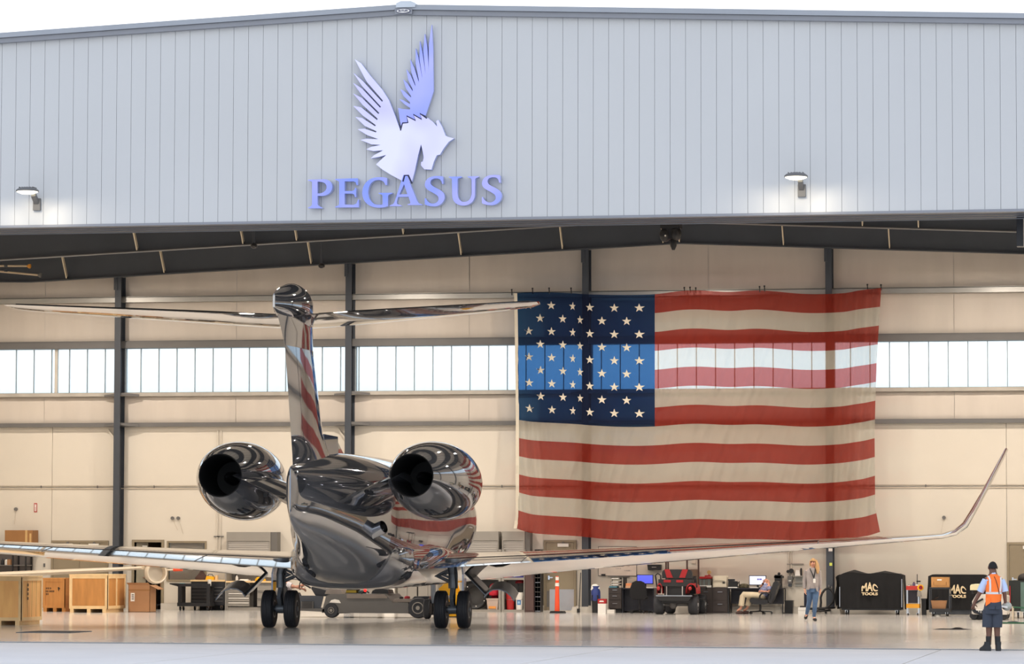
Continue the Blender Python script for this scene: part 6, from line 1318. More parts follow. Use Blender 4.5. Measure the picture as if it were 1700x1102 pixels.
# ---- roof fittings
m_rod = mat('beige_rod', (190, 172, 146), .5); Yq = 103.9
for (a, b_, lb, c) in (((-30, 441.3), (46, 441.5), 'upper beige pipe with an amber end cap on the dark rafter', mat('amber_cap', (206, 140, 48), .5)), ((-30, 447.8), (64, 456.6), 'lower beige pipe sloping along the dark rafter', m_steelm)):
    t = thing('roof_pipe', lb, 'pipe', PY(b_[0], b_[1], Yq)); obj('pipe_run', MB().cyl(PY(*a, Yq), PY(*b_, Yq), .03, n=8), m_rod, t)
    e0, e1 = PY(b_[0]-1, b_[1], Yq), PY(b_[0]+6, b_[1]+.5, Yq); obj('end_cap', MB().lathe([(.03, 0), (.07, .06), (.07, .11)], e0, e1-e0, 14), c, t); obj('coupling', MB().cyl(PY(10, 449.5 if 'lower' in lb else 441.3, Yq)-Vector((.05, 0, 0)), PY(13, 449.8 if 'lower' in lb else 441.3, Yq), .038, n=8), m_steel, t)
    obj('pipe_hanger', MB().cyl(PY(2, 442, Yq), PY(2, 400, Yq), .012, n=6), m_steel, t)
for px, pt, pb, Yq2, lb in ((421.5, 384, 411, 97.3, 'dark drop pipe with a round valve hanging by the upper rafter'), (533.5, 399, 444, 104.6, 'dark drop pipe with a round valve hanging below the lower rafter')):
    a, b_ = PY(px, pt-14, Yq2), PY(px, pb-3, Yq2); t = thing('drop_pipe', lb, 'pipe', b_); obj('pipe_run', MB().cyl(b_, a, .04, n=8), m_steel, t); obj('valve', MB().ball(b_, .1, .1, .08, 12, 8), m_blackm, t, 50); obj('valve_nozzle', MB().cyl(b_+Vector((0, -.08, 0)), b_+Vector((.12, -.08, -.03)), .035, n=8), m_blackm, t)
Yq = 96.6; c = PY(1112, 385, Yq); t = thing('chain_hoist', 'black chain hoist hanging from the roof at the ridge', 'hoist', c)
obj('trolley_beam', B(c.x-.25, Yq-.15, c.z+.1, c.x+.3, Yq+.3, c.z+.3), m_black, t)
obj('motor_body', MB().ball(PY(1104, 390, Yq), .16, .2, .2, 14, 10), m_black, t, 50); obj('motor_body', MB().ball(PY(1122, 388, Yq), .16, .2, .2, 14, 10), m_black, t, 50)
obj('housing', MB().prism([(c.x-.15, c.z-.2), (c.x+.2, c.z-.2), (c.x+.26, c.z+.1), (c.x-.22, c.z+.1)], Yq-.12, Yq+.15), m_black, t)
obj('hook_block', MB().lathe([(.04, 0), (.09, .12), (.09, .28), (.07, .34)], PY(1118, 415, Yq), (0, 0, 1), 14), m_black, t, 40); obj('chain', MB().cyl(PY(1117.5, 410, Yq), PY(1117, 385, Yq), .03, n=6), m_black, t)
obj('motor_lamp', MB().ball(PY(1104.5, 391, Yq-.2), .025, n=8, m=6), m_white, t)
# conduits on the wall
for px, p0, p1, lb in ((361, 725, 914, 'thin pale conduit on the wall beside the left wall cabinet, nearer the doorway'), (366.5, 725, 914, 'thin pale conduit on the wall beside the left wall cabinet, nearer the cabinet')):
    x = XY(px, YB, 850); t = thing('wall_conduit', lb, 'conduit', (x, YB-.03, ZY(px, p1, YB))); obj('conduit_run', MB().cyl((x, YB-.03, ZY(px, p1, YB)-.3), (x, YB-.03, 5.6), .02, n=8), m_liner, t)
    obj('conduit_bracket', B(x-.1, YB-.05, ZY(px, 891, YB), x+.1, YB-.001, ZY(px, 889.6, YB)), m_steelm, t)
# ---- aircraft tug
Yc = 94.3; t = thing('aircraft_tug', 'low grey aircraft tug with a driver parked under the jet belly', 'tug', (XY(610, Yc), Yc+.9, 0))
m_tug = mat('tug_grey_paint', (92, 90, 88), .5, 0, .05)
def tp(*l): return [(XY(a, Yc, b_), ZY(a, b_, Yc)) for a, b_ in l]
obj('main_body', MB().prism(tp((534, 1017), (541, 990), (548, 986), (640, 986), (651, 1000), (678, 1000), (678, 1018)), Yc, Yc+1.7), m_tug, t)
obj('top_deck', MB().prism(tp((576, 993), (643, 993), (643, 990.5), (638, 986.3), (576, 986.3)), Yc-.03, Yc-.001), mat('tug_deck_tan', (122, 112, 104), .5), t)
obj('rear_deck', MB().prism(tp((652, 999.5), (700, 999.5), (700, 994), (652, 994)), Yc+.05, Yc+1.65), mat('tug_deck_tan', (122, 112, 104)), t)
obj('cab_floor', MB().prism(tp((488, 1013), (548, 1016), (548, 1011), (488, 1009)), Yc, Yc+1.7), m_tug, t)
obj('cab_side', MB().prism(tp((485, 1009), (531, 1010), (536, 990), (520, 988.5), (486, 988.5)), Yc+.05, Yc+.1), m_steel, t)
obj('step_grille', MB().box(*[*(lambda q: (q[0], Yc+.0, q[1], q[2], Yc+.045, q[3]))(rect(500, 998, 520, 1010, Yc))]), m_cabd, t)
r = rect(500, 998, 520, 1010, Yc)
for k in range(6): obj('grille_bar', B(r[0]+.02, Yc-.012, r[1]+.02+k*(r[3]-r[1])/6.2, r[2]-.02, Yc-.0005, r[1]+.035+k*(r[3]-r[1])/6.2), m_black, t)
obj('dash', MB().prism(tp((520, 990), (536, 990), (545, 982), (513, 974), (512, 977)), Yc+.3, Yc+1.3), m_blackm, t)
obj('bonnet', MB().prism(tp((536, 986), (566, 986), (562, 978), (545, 976.5), (538, 981)), Yc+.2, Yc+1.5), mat('tug_bonnet', (140, 130, 122), .4), t)
sw_c = PY(501, 967, Yc+.75)
obj('steering_wheel', MB().tube([sw_c + Vector((.05*math.cos(a), .19*math.sin(a), .19*math.cos(a))) for a in [2*math.pi*k/22 for k in range(23)]], .016, 6, False), m_black, t, 60)
obj('steering_column', MB().cyl(sw_c, PY(516, 976, Yc+.75), .025, n=8).bar(sw_c+Vector((0, -.18, 0)), sw_c+Vector((0, .18, 0)), .03, .02), m_black, t)
obj('driver_seat', MB().box(XY(466, Yc), Yc+.5, ZY(475, 1008, Yc), XY(492, Yc), Yc+1.05, ZY(475, 991, Yc)).box(XY(462, Yc), Yc+.5, ZY(475, 1008, Yc), XY(468, Yc), Yc+1.05, ZY(475, 968, Yc)), m_black, t)
for a, b_, h, m, lb in ((570, 587, 8, m_yel, 'strap'), (586, 606, 7, m_black, 'bag'), (612, 640, 13, m_black, 'bag')): pass
def wheel(px, R, rim, lab):
    x = XY(px, Yc)
    ty = obj('tyre', MB().lathe([(R*.5, -.13), (R*.92, -.14), (R, -.1), (R, .1), (R*.92, .14), (R*.5, .13)], (x, Yc+.1, R), (0, -1, 0), 30), m_rubber, t, 40)
    obj('wheel_rim', MB().lathe([(R*rim, .1), (R*rim, .145), (R*rim*.86, .145), (R*rim*.8, .09)], (x, Yc+.1, R), (0, -1, 0), 26, False).lathe([(R*.22, .1), (R*.2, .14), (.01, .14)], (x, Yc+.1, R), (0, -1, 0), 18).lathe([(R*rim*.85, .08), (.01, .085)], (x, Yc+.1, R), (0, -1, 0), 18), m_cab, ty, 40)
Rf = ZY(552, 1000.5, Yc)/2; Rr = ZY(694, 992, Yc)/2; wheel(550, Rf, .42, 0); wheel(694, Rr, .58, 0)
obj('rear_guard', MB().prism(tp((674, 1019), (674, 1000), (684, 990), (708, 990), (708, 1019)), Yc+.3, Yc+1.4), m_blackm, t)
obj('front_guard', MB().prism(tp((541, 1019), (544, 1001), (560, 1000), (570, 1006), (575, 1018)), Yc+.26, Yc+1.4), m_black, t)
obj('wheel_arch_mark', MB().prism(tp((547, 1000), (566, 1001), (563, 996), (556, 994.5), (550, 996)), Yc-.008, Yc-.0005), m_white, t)
obj('tail_box', MB().prism(tp((710, 1021), (730, 1021), (730, 1000), (710, 1002)), Yc+.3, Yc+1.4), m_black, t)
obj('tow_plate', MB().prism(tp((705, 997), (712, 990), (730, 989), (730, 994), (716, 1000)), Yc+.2, Yc+1.4), m_cab, t)
o = thing('black_kit_bag', 'black kit bag lying on the tug deck', 'bag', (XY(627, Yc), Yc+.5, ZY(627, 986, Yc))); zt = ZY(627, 986, Yc)+.01
obj('bag_body', MB().prism([(XY(a, Yc), zt+(986-b_)/62) for a, b_ in ((612, 986), (642, 986), (639, 979), (632, 978), (626, 974.5), (614, 981))], Yc+.3, Yc+.9), m_black, o); obj('bag_strap', MB().tube([PY(613, 984, Yc+.25), PY(606, 980, Yc+.22), PY(600, 985, Yc+.25)], .02, 6), m_black, o)
o = thing('strap_bundle', 'black and yellow ratchet strap bundle on the tug deck', 'strap', (XY(578, Yc), Yc+.5, zt))
obj('yellow_strap', B(XY(570, Yc), Yc+.3, zt+.02, XY(587, Yc), Yc+.7, zt+.09), mat('olive_yellow_strap', (150, 130, 40), .8), o); obj('black_strap', MB().box(XY(569, Yc), Yc+.28, zt, XY(589, Yc), Yc+.72, zt+.019).box(XY(571, Yc), Yc+.3, zt+.091, XY(588, Yc), Yc+.7, zt+.13), m_black, o)
tag(obj('dark_gloves', blob(592, 606, 979.5, Yc+.3, .3, zt, m_black, .4, 9), mat('dark_teal_cloth', (36, 50, 54), .8), None, 50), 'dark teal gloves heaped on the tug deck', 'gloves')
zt = ZY(675, 994, Yc)
for px, w_, h, m, lb in ((664, 6, 4, m_black, 'small black cloth on the tug rear deck'), (674, 10, 5, m_dred, 'folded red cloth on the tug rear deck'), (690, 10, 3.5, m_paper, 'folded white cloth on the tug rear deck above the wheel')):
    tag(obj('shop_cloth', blob(px-w_/2, px+w_/2, 994-h, Yc+.3, .3, zt, m, .3, px), m, None, 50), lb, 'cloth')
tag(obj('red_strap_roll', MB().cyl(PY(716, 995, Yc+.1), PY(726, 990, Yc+.1), .09, n=12), m_dred), 'rolled red strap at the tug tail beside the tyre', 'strap')
# ================================================================== PEOPLE
def skin_mesh(nodes, edges, root, sub=1):
    names = list(nodes); idx = {n: i for i, n in enumerate(names)}
    me = bpy.data.meshes.new('body'); me.from_pydata([tuple(nodes[n][0]) for n in names], [(idx[a], idx[b]) for a, b in edges], []); me.update()
    o = bpy.data.objects.new('body', me); COL.objects.link(o)
    sk = o.modifiers.new('skin', 'SKIN'); sk.use_smooth_shade = True; sk.branch_smoothing = .3
    for n, sv in zip(names, me.skin_vertices[0].data):
        r = nodes[n][1]; sv.radius = (r, r) if not isinstance(r, tuple) else r; sv.use_root = (n == root)
    ss = o.modifiers.new('sub', 'SUBSURF'); ss.levels = sub; ss.render_levels = sub
    dg = bpy.context.evaluated_depsgraph_get(); dg.update()
    m2 = bpy.data.meshes.new_from_object(o.evaluated_get(dg)); mb = MB().add([v.co for v in m2.vertices], [tuple(p.vertices) for p in m2.polygons])
    bpy.data.objects.remove(o); bpy.data.meshes.remove(me); bpy.data.meshes.remove(m2); return mb
def hand(nodes, edges, pre, wr, fwd, side, nrm, curl=.5, k=1.0):
    """palm and five fingers from the wrist node; side points to the thumb, nrm to the palm side"""
    fwd, side, nrm = fwd.normalized(), side.normalized(), nrm.normalized()
    nodes[pre+'palm'] = (wr + fwd*.05*k, .026*k); edges.append((pre+'wrist', pre+'palm'))
    for i, (off, ln) in enumerate(((.030, .072), (.010, .080), (-.011, .074), (-.030, .058))):
        b = wr + fwd*.088*k + side*off*k; m = b + (fwd*math.cos(curl*.6)+nrm*math.sin(curl*.6))*ln*.5*k; e = m + (fwd*math.cos(curl*1.5)+nrm*math.sin(curl*1.5))*ln*.5*k
        for n, p_, r in (('a', b, .0095), ('b', m, .0088), ('c', e, .0078)): nodes[f'{pre}f{i}{n}'] = (p_, r*k)
        edges += [(pre+'palm', f'{pre}f{i}a'), (f'{pre}f{i}a', f'{pre}f{i}b'), (f'{pre}f{i}b', f'{pre}f{i}c')]
    b = wr + fwd*.035*k + side*.032*k; m = b + (fwd*.6+side*.75+nrm*.2)*.035*k; e = m + (fwd*.9+side*.3+nrm*.35)*.03*k
    for n, p_, r in (('a', b, .013), ('b', m, .0105), ('c', e, .0085)): nodes[f'{pre}t{n}'] = (p_, r*k)
    edges += [(pre+'palm', pre+'ta'), (pre+'ta', pre+'tb'), (pre+'tb', pre+'tc')]
def body(J, R, hands):
    nodes = {n: (J[n], R[n]) for n in J}; edges = [('pelvis', 'waist'), ('waist', 'chest'), ('chest', 'neck'), ('neck', 'head'), ('head', 'crown'), ('head', 'chin')]
    for s in 'lr':
        edges += [('chest', s+'shoulder'), (s+'shoulder', s+'elbow'), (s+'elbow', s+'wrist'), ('pelvis', s+'hip'), (s+'hip', s+'knee'), (s+'knee', s+'ankle'), (s+'ankle', s+'toe')]
    edges = [e for e in edges if e[0] in nodes and e[1] in nodes]
    for s in hands: hand(nodes, edges, s, *hands[s])
    return skin_mesh(nodes, edges, 'pelvis')
RAD = dict(pelvis=.125, waist=.115, chest=.13, neck=.06, head=.108, crown=.094, chin=.062, lshoulder=.065, rshoulder=.065, lelbow=.044, relbow=.044, lwrist=.028, rwrist=.028, lhip=.088, rhip=.088, lknee=.058, rknee=.058, lankle=.04, rankle=.04, ltoe=.035, rtoe=.035)
def ring(c, rx, ry, n=22, tilt=None):
    c = Vector(c); u = Vector((1, 0, 0)) if tilt is None else tilt[0]; v = Vector((0, 1, 0)) if tilt is None else tilt[1]
    return [c + u*(rx*math.cos(a)) + v*(ry*math.sin(a)) for a in [2*math.pi*k/n for k in range(n)]]
def limb(pts, rs, n=12): return MB().tube(pts, rs, n)
def face(t, head, fwd, up, skin, hair=None, k=1.0, eyes=True):
    fwd = fwd.normalized(); up = (up - fwd*up.dot(fwd)).normalized(); sd = fwd.cross(up)
    obj('nose', MB().tube([head+fwd*.083*k+up*.02, head+fwd*.108*k-up*.018, head+fwd*.088*k-up*.03], [.010, .016, .012], 8), skin, t, 60)
    for s in (-1, 1):
        obj('eye', MB().ball(head+fwd*.080*k+up*.018+sd*s*.032, .011, n=8, m=6), mat('eye_dark', (40, 30, 26), .3), t, 60)
        obj('ear', MB().ball(head+sd*s*.084*k, .014 if abs(sd.x) > .7 else .022, .022 if abs(sd.x) > .7 else .014, .03, 8, 6), skin, t, 60)
    obj('mouth', MB().tube([head+fwd*.083*k-up*.05-sd*.022, head+fwd*.089*k-up*.052, head+fwd*.083*k-up*.05+sd*.022], .006, 6), mat('lips', (166, 92, 84), .5), t, 60)
def hair_cap(head, fwd, up, r, low=.75, back=.0, thick=1.06):
    """shell over the skull, open at the face"""
    fwd = fwd.normalized(); up = (up-fwd*up.dot(fwd)).normalized(); sd = fwd.cross(up); rows = []
    for i in range(9):
        ph = math.pi/2 - (math.pi/2+low)*i/8; row = []
        for j in range(24):
            a = 2*math.pi*j/24; lim = 1.0; f = math.cos(a)
            p2 = ph if f < .1 else max(ph, .55*f+.05)
            row.append(head + up*(.012+r*thick*1.16*math.sin(p2)) + (fwd*math.cos(a)*1.02 + sd*math.sin(a)*.92)*(r*thick*math.cos(p2)))
        rows.append(row)
    return MB().loft(rows, True, False)
# ---- marshaller in the orange vest, seen from behind
mp = PZ(1644, 1080.3); YM = mp.y
T = thing('person', 'person in orange safety vest and dark shorts, back turned, on the hangar threshold', 'person', mp)
def P(px, py, dy=0.0): return PY(px, py, YM+dy)
Jm = dict(pelvis=P(1648, 1010), waist=P(1648.5, 994), chest=P(1649.5, 969), neck=P(1648.5, 953, .01), head=P(1648.2, 942, .0), crown=P(1648.6, 938, .0), chin=P(1646.4, 946, .04),
    lshoulder=P(1638, 961), lelbow=P(1627.5, 982, -.02), lwrist=P(1617, 1001, -.04), rshoulder=P(1661, 961.5), relbow=P(1667.5, 983, .0), rwrist=P(1669.2, 1000, .03),
    lhip=P(1642, 1016), lknee=P(1642, 1046, .02), lankle=P(1641.5, 1072, -.01), ltoe=P(1632, 1077.6, .03), rhip=P(1655, 1016), rknee=P(1655.3, 1046, .02), rankle=P(1656, 1072, .0), rtoe=P(1655, 1077.6, .13))
Rm = dict(RAD); Rm.update(lwrist=.032, rwrist=.032, lelbow=.046, relbow=.046, lankle=.046, rankle=.046, lknee=.062, rknee=.062, head=.114, crown=.10, chin=.068, neck=.066)
bd = body(Jm, Rm, {'l': (Jm['lwrist'], P(1614.5, 1012)-P(1617, 1001), Vector((1, .2, 0)), Vector((.5, .8, 0)), 1.1, 1.0), 'r': (Jm['rwrist'], P(1670, 1012)-P(1669.2, 1000), Vector((-.3, 1, 0)), Vector((-1, 0, 0)), 1.2, 1.0)})
obj('body', bd, m_skin2, T, 60)
fw = Vector((-.30, .95, -.04)); face(T, Jm['head'], fw, Vector((0, 0, 1)), m_skin2, k=.96)
obj('hair', hair_cap(Jm['head'], fw, Vector((0, 0, 1)), .089, .30, thick=1.0), mat('black_hair', (26, 22, 22), .8, 0, .2, 30), T, 60)
m_sh = mat('light_blue_shirt', (196, 214, 244), .8, 0, .03)
pxm = 1/ (P(1700, 1000).x-P(1600, 1000).x)*100
def W(px): return px/pxm
sh = MB().loft([ring(P(1650, 999), W(11.6), .135), ring(P(1649.5, 990), W(12.2), .14), ring(P(1649.5, 975), W(13.0), .14), ring(P(1649.5, 963), W(13.8), .125), ring(P(1649, 957.5), W(11), .10), ring(P(1648.7, 953.5), W(5.4), .07), ring(P(1648.6, 950), W(4.8), .06)])
for s, a, b_, c in (('l', P(1636.8, 962.3), P(1631.5, 973.5, -.01), P(1627.3, 982)), ('r', P(1662, 962.5), P(1666.3, 973.5), P(1668.3, 982))): sh.tube([a+Vector((0, 0, .0)), b_, c], [.066, .072, .068], 14)
obj('shirt', sh, m_sh, T, 50)
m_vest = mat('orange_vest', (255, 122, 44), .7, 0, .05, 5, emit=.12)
vr = []
for px, py, rx, ry in ((1649.2, 1000, 12.6, .152), (1649.5, 990, 13.2, .156), (1650.2, 975, 13.9, .155), (1650.5, 964, 14.0, .14), (1650, 958.8, 13.0, .118), (1649.4, 955.3, 8.6, .092), (1649, 952.5, 5.6, .075)): vr.append(ring(P(px, py), W(rx), ry))
vv = MB().loft(vr, False, False); vv.prism([(P(1637, 1005).x, P(1637, 1006).z), (P(1645, 1000.5).x, P(1645, 1000.5).z), (P(1645, 992).x, P(1645, 992).z), (P(1637, 992).x, P(1637, 992).z)], YM-.155, YM-.13)
vest = obj('safety_vest', vv, m_vest, T, 50)
m_ref = mat('reflective_tape', (226, 224, 220), .4, 0, .03)
obj('reflective_belt', MB().loft([ring(P(1650, 986), W(13.75), .162), ring(P(1650, 982.4), W(13.8), .163)], False, False), m_ref, vest, 50)
def backband(pts, w):
    g = []
    for px, py in pts:
        u = (px-1650)/13.6; dy = -.157*math.sqrt(max(.05, 1-min(1, u*u)))-.012
        if py < 962: dy *= max(.55, 1-(962-py)*.06)
        g.append([P(px-w/2, py, dy), P(px+w/2, py, dy)])
    return MB().strip(g)
obj('reflective_strap', backband([(1641.0, 955.5), (1643.5, 962), (1644, 972), (1643.8, 982)], 3.2), m_ref, vest)
obj('reflective_strap', backband([(1661.5, 958), (1661.8, 964), (1661.4, 972), (1660.6, 982)], 3.0), m_ref, vest)
obj('radio_strap', backband([(1650.4, 956.5), (1653, 962), (1655.5, 970), (1657.5, 978), (1659, 986)], 1.2), m_black, T)
m_sho = mat('slate_shorts', (62, 68, 80), .85, 0, .08, 6)
so2 = MB().loft([ring(P(1649.3, 996), W(12.4), .142), ring(P(1648.5, 1005), W(14.6), .165), ring(P(1647.8, 1015), W(15.6), .17), ring(P(1647.8, 1019), W(15.6), .15)])
so2.tube([P(1641, 1012), P(1640.3, 1026), P(1639.8, 1041)], [.105, .108, .104], 16).tube([P(1654.8, 1012), P(1655, 1026), P(1654.6, 1041)], [.105, .108, .102], 16)
shorts = obj('shorts', so2, m_sho, T, 50)
obj('belt', MB().loft([ring(P(1649.3, 997.5), W(12.9), .15), ring(P(1649.3, 995.3), W(12.7), .148)], False, False), m_black, T, 50)
obj('back_pocket', MB().box(P(1643, 1006).x, YM-.19, P(1643, 1011).z, P(1643, 1006).x+.12, YM-.165, P(1643, 1006).z).box(P(1653, 1006).x, YM-.19, P(1643, 1011).z, P(1653, 1006).x+.12, YM-.165, P(1643, 1006).z), m_sho, shorts)
for px in (1641.2, 1656.3):
    obj('sock', limb([P(px, 1056, .0), P(px, 1070)], [.053, .05]), m_black, T, 50)
for a, b_, c, d in ((1641.5, 0, 1630, .05), (1656, .01, 1654.5, .17)):
    an = P(a, 1066, b_); gz = .0
    q = MB(); heel = Vector((P(a+2, 1078).x, YM-.07+b_, 0)); toe = Vector((P(c, 1078).x+.02, YM+d, 0)); dr = (toe-heel); dr.z = 0; L_ = max(dr.length, .26); dr.normalize(); sd = Vector((dr.y, -dr.x, 0))
    rr = []
    for z, s0, s1, w_ in ((0, -.02, L_, .05), (.03, -.025, L_+.005, .055), (.06, -.02, L_-.02, .052), (.09, -.01, L_*.66, .047), (.13, 0, L_*.48, .052), (.17, .0, L_*.46, .055)):
        m = heel + dr*((s0+s1)/2); rr.append([m + dr*((s1-s0)/2*math.cos(t)) + sd*(w_*math.copysign(abs(math.sin(t))**.7, math.sin(t))) + Vector((0, 0, z)) for t in [2*math.pi*k/18 for k in range(18)]])
    obj('boot', q.loft(rr), mat('dark_boot', (44, 46, 48), .7, 0, .1, 20), T, 50)
hw_ = P(1615.2, 1011); tag(obj('marshalling_wand', MB().cyl(P(1612.8, 1003.5, -.03), hw_, .017, n=10).cyl(hw_, P(1630, 1021.5, .03), .02, n=10), m_blackm), 'dark wand held low in the hand of the person in the orange vest', 'wand')
hb_ = P(1671.5, 1006, .08); cb = thing('clear_helmet', 'pale clear-visored helmet held at the hip of the person in the orange vest', 'helmet', hb_)
obj('helmet_shell', MB().ball(hb_, .095, .11, .085, 16, 10), mat('pale_grey_shell', (176, 176, 164), .25, 0, .15, 12), cb, 60); obj('visor_strip', MB().bar(hb_+Vector((-.09, -.1, .0)), hb_+Vector((.02, -.115, -.02)), .05, .035), m_white, cb)
# ---- woman walking
wp = PZ(1350, 1030.5); YW = wp.y
T = thing('person', 'blonde person in a grey cardigan and blue jeans walking on the hangar floor', 'person', wp)
def P(px, py, dy=0.0): return PY(px, py, YW+dy)
pxm = 1/(P(1400, 1000).x-P(1300, 1000).x)*100
Jw = dict(pelvis=P(1349.5, 976), waist=P(1350, 968), chest=P(1349, 953), neck=P(1349.8, 941.5, -.02), head=P(1350, 933.2, -.05), crown=P(1350.4, 930, -.02), chin=P(1349.6, 936.5, -.09),
    lshoulder=P(1339.3, 947), lelbow=P(1335.8, 963, .03), lwrist=P(1336, 978, -.02), rshoulder=P(1358.6, 947.5), relbow=P(1361, 963, .05), rwrist=P(1361.6, 979, .02),
    lhip=P(1345, 980), lknee=P(1343.5, 999, -.02), lankle=P(1339.2, 1019.5, .16), ltoe=P(1336.8, 1026.2, .12), rhip=P(1354.3, 980), rknee=P(1353.2, 1001, -.12), rankle=P(1351.3, 1024.5, -.06), rtoe=P(1354.5, 1028.8, -.24))
Rw = dict(RAD); Rw.update(pelvis=.12, waist=.10, chest=.11, neck=.05, head=.106, crown=.094, chin=.062, lshoulder=.055, rshoulder=.055, lelbow=.036, relbow=.036, lwrist=.025, rwrist=.025, lhip=.085, rhip=.085, lknee=.052, rknee=.052, lankle=.035, rankle=.035, ltoe=.03, rtoe=.03)
bd = body(Jw, Rw, {'l': (Jw['lwrist'], P(1337, 988)-P(1336, 978), Vector((.4, -1, 0)), Vector((1, 0, 0)), .5, .95), 'r': (Jw['rwrist'], P(1362, 989)-P(1361.6, 979), Vector((-.4, -1, 0)), Vector((-1, 0, 0)), .5, .95)})
obj('body', bd, m_skin, T, 60)
fw = Vector((-.12, -.95, -.35)); face(T, Jw['head'], fw, Vector((0, 0, 1)), m_skin, k=.94)
m_bl = mat('blonde_hair', (190, 150, 102), .7, 0, .2, 30, stretch=(6, 6, 1))
hr = hair_cap(Jw['head'], fw, Vector((0, 0, 1)), .082, thick=1.07)
hr.tube([P(1353.5, 930, -.02), P(1356.3, 937, -.05), P(1357.4, 944, -.09), P(1357.6, 952, -.11)], [.045, .055, .055, .025], 12)
hr.tube([P(1346.4, 930.5, .0), P(1345.3, 936, .03), P(1345.3, 940, .03)], [.03, .03, .015], 10)
obj('hair', hr, m_bl, T, 60)
def W(px): return px/pxm
m_cd = mat('grey_cardigan', (160, 152, 150), .9, 0, .08, 10)
cg = MB().loft([ring(P(1349.5, 976.5), W(9.6), .15), ring(P(1349.5, 968), W(10.2), .15), ring(P(1349.2, 957), W(10.6), .15), ring(P(1349, 948), W(11.3), .125), ring(P(1349.3, 944.3), W(8), .095), ring(P(1349.6, 942), W(4.6), .065)])
for s in 'lr':
    a, e_, w_ = Jw[s+'shoulder'], Jw[s+'elbow'], Jw[s+'wrist']; cg.tube([a, a.lerp(e_, .5), e_, e_.lerp(w_, .55), w_.lerp(e_, .08)], [.072, .064, .058, .052, .043], 12)
card = obj('cardigan', cg, m_cd, T, 50)
for hp in ([(1340.5, 976), (1346.5, 972), (1344.5, 978), (1341, 979)], [(1354, 973), (1359.5, 974), (1359.5, 982), (1357, 981)]):
    obj('cardigan_hem', MB().prism([(P(*q_).x, P(*q_).z) for q_ in hp], YW-.155, YW-.12), m_cd, card)
ln = MB(); ln.tube([P(1344.7, 943.5, -.10), P(1348, 951, -.165), P(1351.3, 960, -.165)], .014, 6).tube([P(1353.5, 944.5, -.10), P(1352.6, 952, -.165), P(1351.3, 960, -.165)], .014, 6); lan = obj('lanyard', ln, m_black, T, 60)
a = P(1352, 964, -.17); obj('badge', MB().box(a.x-.033, a.y-.006, a.z-.055, a.x+.033, a.y, a.z+.055), m_paper, lan)
obj('lanyard_clip', MB().box(a.x-.012, a.y-.004, a.z+.055, a.x+.008, a.y+.004, a.z+.085), m_alu, lan)
m_jean = mat('blue_jeans', (76, 102, 136), .85, 0, .14, 8)
jn = MB().loft([ring(P(1350, 972), W(8.8), .125), ring(P(1349.8, 978), W(9.8), .14), ring(P(1349.7, 983), W(9.9), .14)])
for s in 'lr':
    h, k, an = Jw[s+'hip'], Jw[s+'knee'], Jw[s+'ankle']; jn.tube([h+Vector((0, 0, .03)), h.lerp(k, .5), k, k.lerp(an, .5), an.lerp(k, .04)], [.098, .085, .066, .058, .044], 14)
obj('jeans', jn, m_jean, T, 50)
for s in 'lr':
    an, to = Jw[s+'ankle'], Jw[s+'toe']; d = (to-an).normalized(); dn = Vector((0, 0, -1)) if s == 'r' else Vector((0, .5, -.6))
    sole = Vector((an.x, an.y+.04, .012)) if s == 'r' else an+Vector((0, .03, -.05))
    tip = Vector((to.x, to.y-.02, .012+.018)) if s == 'r' else to+Vector((0, 0, -.02))
    obj('shoe', MB().tube([sole+Vector((0, 0, .03)), sole.lerp(tip, .35)+Vector((0, 0, .03)), tip.lerp(sole, .2)+Vector((0, 0, .008)), tip], [.04, .046, .042, .022], 12), m_black, T, 60)
# ---- seated man
YS = YB-1.75
T = thing('person', 'bald person in a patterned blue shirt and cream trousers reclining in the office chair', 'person', (XY(1262, YS), YS, 0))
def P(px, py, dy=0.0): return PY(px, py, YS+dy)
ZK = P(1250, 1016).z
Js = dict(pelvis=P(1266, 989), waist=P(1269.5, 983), chest=P(1275, 974.5), neck=P(1275.5, 968.8), head=P(1273.4, 963.2), crown=P(1273.9, 961), chin=P(1270.9, 966.3),
    lshoulder=P(1276.5, 973, .17), lelbow=P(1263, 974.5, .24), lwrist=P(1267.6, 967.2, .10), rshoulder=P(1277.5, 974, -.18), relbow=P(1277, 982.8, -.22), rwrist=P(1266.5, 981.5, -.20),
    lhip=P(1264, 989, .09), lknee=P(1246, 988, .1), lankle=P(1240.2, 1010, .08), ltoe=P(1233.5, 1014.2, .06), rhip=P(1264, 989, -.09), rknee=P(1233.5, 986.5, -.12), rankle=P(1229.8, 1010, -.10), rtoe=P(1223, 1014.2, -.14))
Rs = dict(RAD); Rs.update(pelvis=.13, waist=.14, chest=.14, head=.112, crown=.10, chin=.066)
bd = body(Js, Rs, {'l': (Js['lwrist'], P(1270.5, 962.5, .06)-Js['lwrist'], Vector((-.8, 0, .6)), Vector((.8, -.3, .2)), .7, .95), 'r': (Js['rwrist'], P(1260, 981.3, -.18)-Js['rwrist'], Vector((0, .6, .8)), Vector((0, .8, -.6)), .6, .95)})
m_pink = mat('skin_ruddy', (206, 150, 126), .55, 0, .06, 12)
obj('body', bd, m_pink, T, 60)
face(T, Js['head'], Vector((-1, -.15, -.22)), Vector((.2, 0, 1)), m_pink)
m_ps = mat('patterned_blue_shirt', (128, 134, 166), .85, 0, .55, 22)
ax_u = Vector((0, 1, 0))
def sring(c, d, rx, ry):  # ring across direction d
    v = Vector((d.z, 0, -d.x)).normalized(); return ring(c, rx, ry, 20, (ax_u, v))
d = (Js['chest']-Js['pelvis']).normalized()
